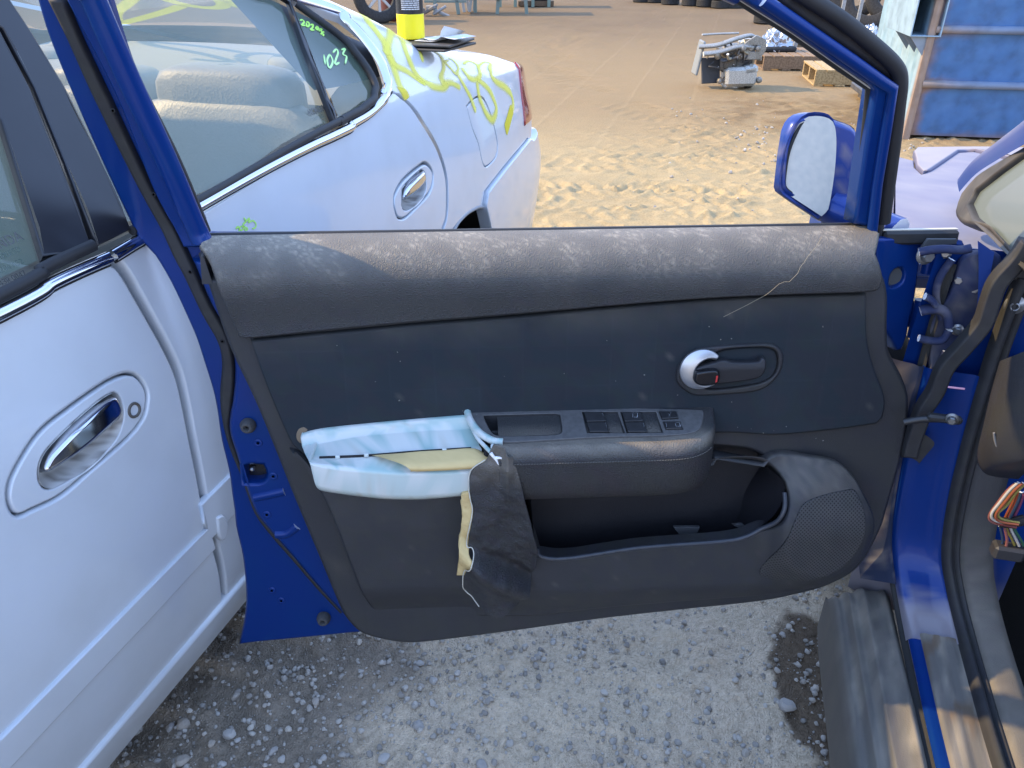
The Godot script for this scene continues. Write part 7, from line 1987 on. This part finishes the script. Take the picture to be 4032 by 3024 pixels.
func engine() -> void:
	var o := thing("scrap_engine", "salvaged bare car engine and gearbox with bent brackets lying on the dirt", "engine", Vector3(0.0, 0.0, -9.2), deg_to_rad(14.5))
	var alu := Color(0.55, 0.55, 0.52)
	var dark := Color(0.05, 0.05, 0.052)
	var rng := RandomNumberGenerator.new()
	rng.seed = 77
	var tint := func(_p, w: Vector3, n: Vector3) -> Color: return mixc(alu, Color(0.18, 0.15, 0.12), 0.25 + 0.5 * (fn.get_noise_3d(w.x * 14, w.y * 14, w.z * 14) * 0.5 + 0.5) - 0.2 * n.y)
	var b := Mb.new()
	for e in [[Vector3(0.10, 0.30, -0.05), Vector3(0.36, 0.26, 0.28), Color(0.20, 0.19, 0.18)], [Vector3(0.02, 0.27, 0.04), Vector3(0.14, 0.16, 0.22), Color(0.14, 0.13, 0.12)], [Vector3(0.20, 0.43, -0.02), Vector3(0.16, 0.12, 0.2), alu]]:
		b.box(e[0], e[1], 0.03, Basis(Vector3(0, 0, 1), 0.06), e[2])
	obj("engine_block", b, M.steel, o)
	var g := Mb.new()
	for e in [[Vector3(0.13, 0.135, 0.08), Vector3(0.33, 0.19, 0.28), 0.03, Color(0.60, 0.60, 0.57)], [Vector3(0.05, 0.045, 0.08), Vector3(0.16, 0.09, 0.20), -0.1, Color(0.52, 0.52, 0.50)], [Vector3(0.22, 0.20, 0.16), Vector3(0.16, 0.10, 0.12), 0.2, Color(0.55, 0.55, 0.52)], [Vector3(0.25, 0.05, 0.06), Vector3(0.10, 0.10, 0.12), 0.0, Color(0.16, 0.15, 0.14)]]:
		g.box(e[0], e[1], 0.03, Basis(Vector3(0, 0, 1), e[2]), e[3])
	obj("gearbox", g, M.steel, o)
	var pan := Mb.new()
	pan.box(Vector3(-0.17, 0.18, 0.06), Vector3(0.22, 0.26, 0.02), 0.01, Basis(Vector3(0, 1, 0), 0.3) * Basis(Vector3(1, 0, 0), -0.25), dark)
	pan.box(Vector3(-0.30, 0.30, -0.02), Vector3(0.03, 0.34, 0.22), 0.01, Basis(Vector3(0, 0, 1), -0.15), Color(0.22, 0.24, 0.25))
	obj("splash_shield", pan, M.flat, o)
	for e in [[p3([-0.33, 0.42, 0.10, -0.15, 0.44, 0.14, 0.05, 0.50, 0.12, 0.22, 0.52, 0.06, 0.32, 0.42, 0.04, 0.34, 0.28, 0.04]), 0.040], [p3([-0.30, 0.36, 0.2, -0.14, 0.38, 0.2, 0.06, 0.43, 0.18, 0.22, 0.42, 0.14]), 0.042], [p3([-0.28, 0.52, -0.05, -0.1, 0.53, -0.05, 0.1, 0.54, -0.02]), 0.018]]:
		var m := Mb.new()
		m.tint = tint
		m.tube(smooth_path(e[0], 5), e[1], 8, true, 0.55)
		obj("bracket_arm", m, M.steel, o)
	var plate := Mb.new()
	plate.tint = tint
	var pl := rounded(pv([0.14, 0.30, 0.30, 0.30, 0.36, 0.40, 0.34, 0.50, 0.24, 0.54, 0.12, 0.46]), 0.03)
	panel(pl, level(0.17), {"into": plate, "cell": 0.05, "r": 0.006, "th": 0.02, "tint": tint, "holes": [rounded(pv([0.20, 0.38, 0.26, 0.38, 0.26, 0.44, 0.20, 0.44]), 0.02)]})
	obj("mount_plate", plate, M.steel, o)
	for i in 16:
		var h := Mb.new()
		var s := Vector3(rng.randf_range(-0.15, 0.3), rng.randf_range(0.25, 0.48), rng.randf_range(0.05, 0.2))
		var path := PackedVector3Array([s])
		for k in 4:
			path.append(path[-1] + Vector3(rng.randf_range(-0.07, 0.07), rng.randf_range(-0.07, 0.05), rng.randf_range(-0.04, 0.05)))
		var col: Color = [dark, Color(0.30, 0.27, 0.20), Color(0.12, 0.10, 0.08)][i % 3]
		h.tint = func(_a, _b, _c) -> Color: return col
		h.tube(smooth_path(path, 4), rng.randf_range(0.006, 0.015), 6)
		obj("hose", h, M.flat, o)
	for i in 9:
		var m := Mb.new()
		var at := Vector3(rng.randf_range(-0.25, 0.36), rng.randf_range(0.08, 0.45), rng.randf_range(0.12, 0.22))
		m.tint = tint
		m.lathe([[0.0, 0.03], [0.02, 0.03], [0.03, 0.015], [0.035, -0.02], [0.0, -0.03]], at, Basis(Vector3(1, 0, 0), rng.randf_range(0.6, 1.8)), 10)
		obj("fitting", m, M.steel, o)

func pallet(label: String, at: Vector3, turn: float, size: Vector3, col: Color, seed_: int) -> void:
	var o := thing("wooden_pallet", label, "pallet", at, turn, "wooden pallets beside the scrap engine")
	var rng := RandomNumberGenerator.new()
	rng.seed = seed_
	for k in 3:
		var m := Mb.new()
		var z := lerpf(-0.5, 0.5, k / 2.0) * (size.z - 0.04)
		m.box(Vector3(0, size.y * 0.5, z), Vector3(size.x, size.y - 0.04, 0.04), 0.003, Basis(), col * rng.randf_range(0.75, 0.95))
		obj("stringer", m, M.wood, o)
	for lvl in [size.y - 0.010, 0.010]:
		var n := 7 if lvl > 0.05 else 4
		for k in n:
			var m := Mb.new()
			var x := lerpf(-0.5, 0.5, k / float(n - 1)) * (size.x - 0.10)
			m.box(Vector3(x, lvl, rng.randf_range(-0.006, 0.006)), Vector3(0.10, 0.018, size.z), 0.002, Basis(Vector3.UP, rng.randf_range(-0.02, 0.02)), col * rng.randf_range(0.8, 1.1))
			obj("plank", m, M.wood, o)

func bundle(n: String, label: String, at: Vector3, size: Vector3, seed_: int, cat: String) -> void:
	var o := thing(n, label, cat, at, 0.3)
	var nz := FastNoiseLite.new()
	nz.seed = seed_; nz.frequency = 1.0; nz.noise_type = FastNoiseLite.TYPE_CELLULAR; nz.fractal_octaves = 2
	var m := Mb.new()
	var rows := []
	for i in 33:
		var la := lerpf(-0.35, PI / 2, i / 32.0)
		var line := PackedVector3Array()
		for j in 61:
			var lo := TAU * (j % 60) / 60.0
			var d := Vector3(cos(la) * cos(lo), maxf(0.0, sin(la)) if la > 0 else 0.0, cos(la) * sin(lo))
			var s := 0.80 + 0.42 * nz.get_noise_3d(d.x * 2.6, d.y * 2.6, d.z * 2.6) + 0.12 * fn.get_noise_3d(d.x * 7, d.y * 7, d.z * 7)
			line.append(Vector3(d.x * size.x * 0.6, d.y * size.y, d.z * size.z * 0.6) * s)
		rows.append(line)
	m.grid(rows, false, true)
	obj("plastic_wrap", m, M.foil, o)
	var base := Mb.new()
	base.box(Vector3(0, 0.03, 0), Vector3(size.x * 0.8, 0.06, size.z * 0.8), 0.02)
	obj("dark_base", base, M.tyre, o)

func tyre_mesh(r: float, w: float) -> Mb:
	var m := Mb.new()
	var prof := [[r * 0.60, -w * 0.40], [r * 0.63, -w * 0.47], [r * 0.80, -w * 0.52], [r * 0.93, -w * 0.47], [r * 0.99, -w * 0.36]]
	for k in 5:
		var a := lerpf(-0.3, 0.3, k / 4.0) * w
		prof.append_array([[r, a - w * 0.05], [r, a + w * 0.035], [r * 0.972, a + w * 0.045], [r * 0.972, a + w * 0.055]])
	prof.append_array([[r * 0.99, w * 0.38], [r * 0.93, w * 0.47], [r * 0.80, w * 0.52], [r * 0.63, w * 0.47], [r * 0.60, w * 0.40], [r * 0.56, 0.0], [r * 0.60, -w * 0.40]])
	m.lathe(prof, Vector3.ZERO, Basis(), 30)
	return m

func tyres() -> void:
	var small := tyre_mesh(0.225, 0.17).done()
	var px := pv([-2.2966,-21.9773,-1.9498,-21.8975,-1.5256,-21.3528,-1.0043,-21.0206,-0.6473,-20.8121,-0.2861,-20.4694,-0.0253,-20.5368])
	var words := ["first", "second", "third", "fourth", "fifth", "sixth", "seventh"]
	for i in px.size():
		var o := obj("tyre", small, M.tyre)
		o.position = Vector3(px[i].x, 0.085, px[i].y - 0.2)
		o.rotation.y = i * 0.7
		tag(o, "bottom black tyre of the %s stack from the left in the far row" % words[i], "tyre", "tyres stacked along the far edge of the yard")
		for k in [1, 2]:
			var c := o.duplicate()
			c.name = numbered("tyre"); add_child(c)
			c.position += Vector3(0.02 * (k - 1), 0.172 * k, 0.015)
			c.set_meta("label", "black tyre at height %s of the %s stack from the left in the far row" % [["two", "three"][k - 1], words[i]])
	var q := pv([0.6313,-16.8526])[0]
	var lone := obj("tyre", small, M.tyre)
	lone.position = Vector3(q.x, 0.086, q.y - 0.15)
	tag(lone, "single black tyre lying flat on the dirt behind the door frame's slanted bar", "tyre", "loose tyres by the pallets")
	var r2 := pv([1.1179,-12.6523])[0]
	var l2 := obj("tyre", tyre_mesh(0.30, 0.22).done(), M.tyre)
	l2.position = Vector3(r2.x + 0.1, 0.12, r2.y - 0.35)
	tag(l2, "black tyre lying flat behind the plastic wrapped bundle", "tyre", "loose tyres by the pallets")
	var big := tyre_mesh(0.52, 0.27).done()
	for e in [[pv([2.3244,-16.0454])[0], 0.55, "big truck tyre leaning in front, beside the blue container"], [pv([2.2094,-17.4543])[0] + Vector2(0.1, -0.8), 0.5, "big truck tyre leaning behind the front one, beside the blue container"], [pv([2.6778,-16.648])[0] + Vector2(0.25, -0.9), 0.6, "big truck tyre half hidden behind the blue container"]]:
		var t := obj("truck_tyre", big, M.tyre)
		t.transform = Transform3D(Basis(Vector3.UP, -0.35 * e[1]) * Basis(Vector3(1, 0, 0), PI / 2 - 0.25), Vector3(e[0].x, 0.53, e[0].y))
		tag(t, e[2], "tyre", "big tyres leaning together")
	for e in [["galvanised post standing just left of the big tyres", pv([1.6887,-14.4493])[0], 0.0, 2.2], ["galvanised post standing before the big tyres", pv([2.0405,-15.1857])[0], 0.02, 2.2], ["short grey post leaning beside the plastic wrapped bundle", pv([0.8723,-11.9678])[0], 0.06, 0.42]]:
		var m := Mb.new()
		m.box(Vector3(0, e[3] * 0.5, 0), Vector3(0.055, e[3], 0.055), 0.006)
		var p := obj("steel_post", m, M.galv)
		p.position = Vector3(e[1].x, 0, e[1].y)
		p.rotation.z = -e[2]
		tag(p, e[0], "post", "steel posts among the tyres")

func trestles() -> void:
	var green := Color(0.16, 0.20, 0.18)
	var t := thing("work_table", "long steel work table on green grey trestle legs at the back of the yard", "table", Vector3(pv([-5.8772,-17.8137])[0].x, 0, pv([-5.8772,-17.8137])[0].y), deg_to_rad(14.5))
	var top := Mb.new()
	top.box(Vector3(0.3, 0.98, 0.0), Vector3(2.6, 0.06, 0.9), 0.01, Basis(), Color(0.12, 0.12, 0.11))
	obj("table_top", top, M.flat, t)
	for e in [[-0.42, 0.38, 0.0], [0.02, 0.35, 0.12], [0.42, -0.1, 0.0], [0.95, 0.3, -0.08], [1.5, 0.3, 0.1]]:
		var m := Mb.new()
		m.box(Vector3(e[0], 0.48, e[1]), Vector3(0.075, 0.97, 0.06), 0.005, Basis(Vector3(0, 0, 1), e[2]), green)
		obj("leg", m, M.flat, t)
	for e in [[-0.2, 0.25], [0.7, 0.30]]:
		var m := Mb.new()
		m.box(Vector3(e[0], e[1], 0.36), Vector3(0.9, 0.05, 0.04), 0.005, Basis(), green)
		obj("brace", m, M.flat, t)
	var l := thing("step_ladder", "small grey folding step ladder beside the green grey work table", "ladder", Vector3(pv([-5.7133,-18.2438])[0].x, 0, pv([-5.7133,-18.2438])[0].y), deg_to_rad(8.0))
	for e in [[-0.16, 0.14, 0.14], [0.14, 0.12, -0.2], [-0.12, -0.25, 0.14], [0.16, -0.25, -0.16]]:
		var m := Mb.new()
		m.box(Vector3(e[0], 0.55, e[1]), Vector3(0.06, 1.12, 0.035), 0.004, Basis(Vector3(0, 0, 1), e[2]), Color(0.40, 0.41, 0.40))
		obj("rail", m, M.flat, l)
	for y in [0.28, 0.55, 0.82]:
		var m := Mb.new()
		m.box(Vector3(0, y, 0.12), Vector3(0.34, 0.025, 0.09), 0.004, Basis(), Color(0.38, 0.38, 0.37))
		obj("step", m, M.flat, l)
	var w := thing("work_bench", "second trestle bench right of the step ladder, green legs", "bench", Vector3(pv([-5.2771,-19.9155])[0].x, 0, pv([-5.2771,-19.9155])[0].y), deg_to_rad(14.5))
	var bt := Mb.new()
	bt.box(Vector3(0.2, 0.95, -0.1), Vector3(1.9, 0.07, 0.8), 0.01, Basis(), Color(0.14, 0.14, 0.13))
	obj("bench_top", bt, M.flat, w)
	for x in [-0.16, 0.20, 0.62, 1.0]:
		var m := Mb.new()
		m.box(Vector3(x, 0.46, 0.2), Vector3(0.075, 0.92, 0.06), 0.005, Basis(), Color(0.17, 0.23, 0.19))
		obj("leg", m, M.flat, w)
	var sk := thing("timber_skid", "low timber beam carrying a dark machine part, behind the trunk", "beam", Vector3(pv([-4.5974,-20.0913])[0].x, 0, pv([-4.5974,-20.0913])[0].y), deg_to_rad(12.0))
	var bm := Mb.new()
	bm.box(Vector3(0, 0.07, 0), Vector3(0.85, 0.11, 0.3), 0.008, Basis(), Color(0.17, 0.11, 0.07))
	obj("beam", bm, M.wood, sk)
	var mp := Mb.new()
	mp.box(Vector3(0.1, 0.3, -0.05), Vector3(0.45, 0.34, 0.3), 0.05, Basis(), Color(0.06, 0.06, 0.06))
	mp.tube(p3([0.3, 0.12, 0.1, 0.34, 0.3, 0.1, 0.2, 0.5, 0.0]), 0.03, 8)
	obj("machine_part", mp, M.flat, sk)
	var wh := thing("muddy_tyre", "mud caked large tyre standing behind the white car's roof line", "tyre", Vector3(pv([-6.5476,-15.1896])[0].x, 0.0, pv([-6.5476,-15.1896])[0].y), deg_to_rad(30.0))
	var ty := obj("tread", tyre_mesh(0.48, 0.3), M.tyre, wh)
	ty.transform = Transform3D(Basis(Vector3(1, 0, 0), PI / 2), Vector3(0, 0.48, 0))
	var hub := Mb.new()
	for k in 8:
		var a := TAU * k / 8
		hub.box(Vector3(cos(a) * 0.16, 0.48 + sin(a) * 0.16, 0.06), Vector3(0.26, 0.05, 0.05), 0.01, Basis(Vector3(0, 0, 1), a), Color(0.45, 0.44, 0.42))
	obj("spokes", hub, M.flat, wh)
	var bar := thing("red_drum", "dark red steel drum behind the spray can", "drum", Vector3(pv([-6.4749,-15.8157])[0].x, 0.0, pv([-6.4749,-15.8157])[0].y))
	var dm := Mb.new()
	dm.lathe([[0.0, 0.0], [0.27, 0.0], [0.28, 0.02], [0.28, 0.28], [0.287, 0.30], [0.28, 0.32], [0.28, 0.85], [0.27, 0.87], [0.0, 0.86]], Vector3.ZERO, Basis(), 28)
	obj("drum_body", dm, mat(lin(0.10, 0.02, 0.018), 0.6), bar)
	var sc := thing("scrap_heap", "small heap of grey metal scrap at the foot of the work table", "scrap", Vector3(pv([-6.2062,-16.9954])[0].x, 0, pv([-6.2062,-16.9954])[0].y))
	var rng := RandomNumberGenerator.new()
	rng.seed = 3
	for i in 9:
		var m := Mb.new()
		m.box(Vector3(rng.randf_range(-0.3, 0.3), rng.randf_range(0.04, 0.2), rng.randf_range(-0.2, 0.2)), Vector3(rng.randf_range(0.1, 0.35), rng.randf_range(0.03, 0.08), 0.08), 0.01, Basis.from_euler(Vector3(rng.randf_range(-0.6, 0.6), rng.randf_range(0, 3), rng.randf_range(-0.6, 0.6))), Color(0.2, 0.2, 0.2) * rng.randf_range(0.5, 1.6))
		obj("scrap_piece", m, M.flat, sc)

func on_the_trunk() -> void:
	var y := 1.152
	var p := p3([-0.8676,1.152,-2.2218])[0]
	var turn := deg_to_rad(-8.0)
	var c := thing("clipboard", "dark clipboard lying on the white car's trunk lid under the spray can", "clipboard", Vector3(p.x, y - 0.014, p.z), turn)
	for k in 2:
		var m := Mb.new()
		m.box(Vector3(0.03, 0.004 + 0.010 * k, 0.0), Vector3(0.25, 0.006, 0.20), 0.002, Basis(Vector3.UP, 0.1 * k))
		obj("board", m, mat(lin(0.06, 0.055, 0.05), 0.6), c)
	var pa := thing("paper_sheet", "white paper with a curled corner on the clipboard beside the spray can", "paper", Vector3(p.x + 0.085, y + 0.005, p.z), turn)
	var pm := Mb.new()
	var rows := []
	for i in 9:
		var line := PackedVector3Array()
		for j in 9:
			var x := lerpf(-0.05, 0.065, i / 8.0)
			var z := lerpf(-0.07, 0.06, j / 8.0)
			line.append(Vector3(x - 0.02 * sm(0.02, 0.065, x), 0.001 + 0.042 * pow(sm(0.0, 0.07, x), 2.0) * (0.4 + 0.6 * j / 8.0), z))
		rows.append(line)
	pm.grid(rows)
	obj("sheet", pm, mat(lin(0.78, 0.78, 0.76), 0.8), pa)
	var p2 := thing("paper_sheet", "creased grey white paper sticking out right of the clipboard", "paper", Vector3(p.x + 0.105, y + 0.003, p.z + 0.01), turn - 0.2)
	var pm2 := Mb.new()
	rows = []
	for i in 7:
		var line := PackedVector3Array()
		for j in 5:
			line.append(Vector3(lerpf(-0.06, 0.07, i / 6.0), 0.004 * sin(i * 1.9) + 0.004 + 0.012 * i / 6.0, lerpf(-0.05, 0.05, j / 4.0)))
		rows.append(line)
	pm2.grid(smooth_rows(rows, 3, 2))
	obj("sheet", pm2, mat(lin(0.62, 0.63, 0.64), 0.8), p2)
	# a tall spray can: black printed body with a yellow band round its foot
	var can := thing("spray_can", "tall black spray can with a yellow foot on the white trunk", "spray can", Vector3(p.x, y + 0.006, p.z), deg_to_rad(14.0))
	var im := Image.create(512, 256, false, Image.FORMAT_RGB8)
	im.fill(Color(0.10, 0.10, 0.11))
	var rng := RandomNumberGenerator.new()
	rng.seed = 8
	for k in 34:   # lines of small print
		var yy := 6 + k * 7
		var xx := 214
		while xx < 330:
			var w := rng.randi_range(8, 36)
			im.fill_rect(Rect2i(xx, yy, mini(w, 330 - xx), 4), Color(0.78, 0.78, 0.78))
			xx += w + 2
	for k in 9:
		im.fill_rect(Rect2i(402, 10 + k * 26, 8, rng.randi_range(8, 18)), Color(0.75, 0.75, 0.75))
	im.fill_rect(Rect2i(398, 150, 16, 26), Color(0.75, 0.08, 0.12))
	var lab := mat(Color.WHITE, 0.35, {"tex": ImageTexture.create_from_image(im)})
	var body := Mb.new()
	var a := []
	for h in [0.064, 0.25]:
		var ring := PackedVector3Array()
		for k in 49:
			var t := TAU * k / 48
			ring.append(Vector3(-sin(t) * 0.0375, h, -cos(t) * 0.0375))
		a.append(ring)
	for k in 48:
		var q0: Vector3 = a[0][k]; var q1: Vector3 = a[0][k + 1]; var q2: Vector3 = a[1][k + 1]; var q3: Vector3 = a[1][k]
		var n0 := Vector3(q0.x, 0, q0.z).normalized(); var n1 := Vector3(q1.x, 0, q1.z).normalized()
		body.tri(q0, q1, q2, n0, n1, n1, Vector2(k / 48.0, 1), Vector2((k + 1) / 48.0, 1), Vector2((k + 1) / 48.0, 0))
		body.tri(q0, q2, q3, n0, n1, n0, Vector2(k / 48.0, 1), Vector2((k + 1) / 48.0, 0), Vector2(k / 48.0, 0))
	obj("can_body", body, lab, can)
	var foot := Mb.new()
	foot.lathe([[0.0, 0.0], [0.036, 0.0], [0.038, 0.002], [0.038, 0.062], [0.0375, 0.064], [0.0, 0.064]], Vector3.ZERO, Basis(), 40)
	obj("yellow_band", foot, mat(lin(0.85, 0.72, 0.01), 0.4), can)
	var cap := Mb.new()
	cap.lathe([[0.0375, 0.25], [0.034, 0.262], [0.018, 0.272], [0.012, 0.273], [0.012, 0.29], [0.0, 0.29]], Vector3.ZERO, Basis(), 32)
	obj("nozzle_cap", cap, mat(lin(0.6, 0.6, 0.6), 0.4), can)

func _ready() -> void:
	var cam := Camera3D.new()
	cam.name = "camera"
	cam.position = Vector3(0, 1.4, 0)
	cam.rotation_degrees = Vector3(-30, 14.5, 0)
	cam.fov = 53
	cam.near = 0.05
	cam.far = 1500.0
	add_child(cam)
	var env := Environment.new()
	env.background_mode = Environment.BG_SKY
	var sky := Sky.new()
	var sm_ := ProceduralSkyMaterial.new()
	sm_.sky_top_color = lin(0.29, 0.44, 0.78)
	sm_.sky_horizon_color = lin(0.72, 0.80, 0.92)
	sm_.sky_curve = 0.22
	sm_.ground_horizon_color = lin(0.42, 0.38, 0.32)
	sm_.ground_bottom_color = lin(0.30, 0.26, 0.21)
	sm_.sky_energy_multiplier = 1.25
	sm_.ground_energy_multiplier = 1.0
	sky.sky_material = sm_
	env.sky = sky
	env.tonemap_mode = Environment.TONE_MAPPER_LINEAR
	env.tonemap_exposure = 1.95
	env.ssao_enabled = true; env.ssil_enabled = true; env.sdfgi_enabled = true
	var we := WorldEnvironment.new()
	we.name = "environment"; we.environment = env
	add_child(we)
	var sun := DirectionalLight3D.new()
	sun.name = "sun"
	sun.light_energy = 1.05
	sun.light_color = Color(1.0, 0.87, 0.64)
	sun.light_angular_distance = 0.5
	sun.shadow_enabled = true
	sun.look_at_from_position(Vector3.ZERO, Vector3(0.80, -0.57, -0.04), Vector3.UP)
	add_child(sun)
	make_materials()
	make_ground()
	white_car()
	blue_car()
	dumpster()
	engine()
	pallet("weathered brown pallet lying right of the scrap engine", Vector3(pv([0.7598,-10.6547])[0].x, 0, pv([0.7598,-10.6547])[0].y - 0.45), deg_to_rad(10.0), Vector3(0.80, 0.17, 0.9), Color(0.32, 0.215, 0.13), 1)
	pallet("grey weathered pallet behind the pale one, beside the brown pallet", Vector3(pv([1.2965,-10.8736])[0].x + 0.08, 0, pv([1.2965,-10.8736])[0].y - 0.4), deg_to_rad(14.0), Vector3(0.55, 0.15, 0.8), Color(0.40, 0.34, 0.26), 2)
	pallet("pale new pine pallet nearest to the door's window frame", Vector3(pv([1.3133,-9.5275])[0].x, 0, pv([1.3133,-9.5275])[0].y - 0.42), deg_to_rad(6.0), Vector3(0.78, 0.17, 0.75), Color(0.58, 0.42, 0.21), 3)
	bundle("wrapped_bundle", "lump of car parts wrapped in shiny clear plastic on the brown pallet", Vector3(pv([0.553,-11.0562])[0].x + 0.02, 0.172, pv([0.553,-11.0562])[0].y - 0.12), Vector3(0.56, 0.40, 0.5), 4, "bundle")
	bundle("wrapped_bundle", "white plastic bundle beside the corner of the blue container", Vector3(pv([2.1304,-13.7209])[0].x - 0.1, 0.0, pv([2.1304,-13.7209])[0].y), Vector3(0.5, 0.42, 0.5), 9, "bundle")
	bundle("wrapped_bundle", "small silvery plastic heap at the right end of the far tyre row", Vector3(pv([0.2465,-20.8959])[0].x, 0.0, pv([0.2465,-20.8959])[0].y), Vector3(0.35, 0.3, 0.35), 12, "bundle")
	tyres()
	trestles()
	on_the_trunk()
	make_stones()
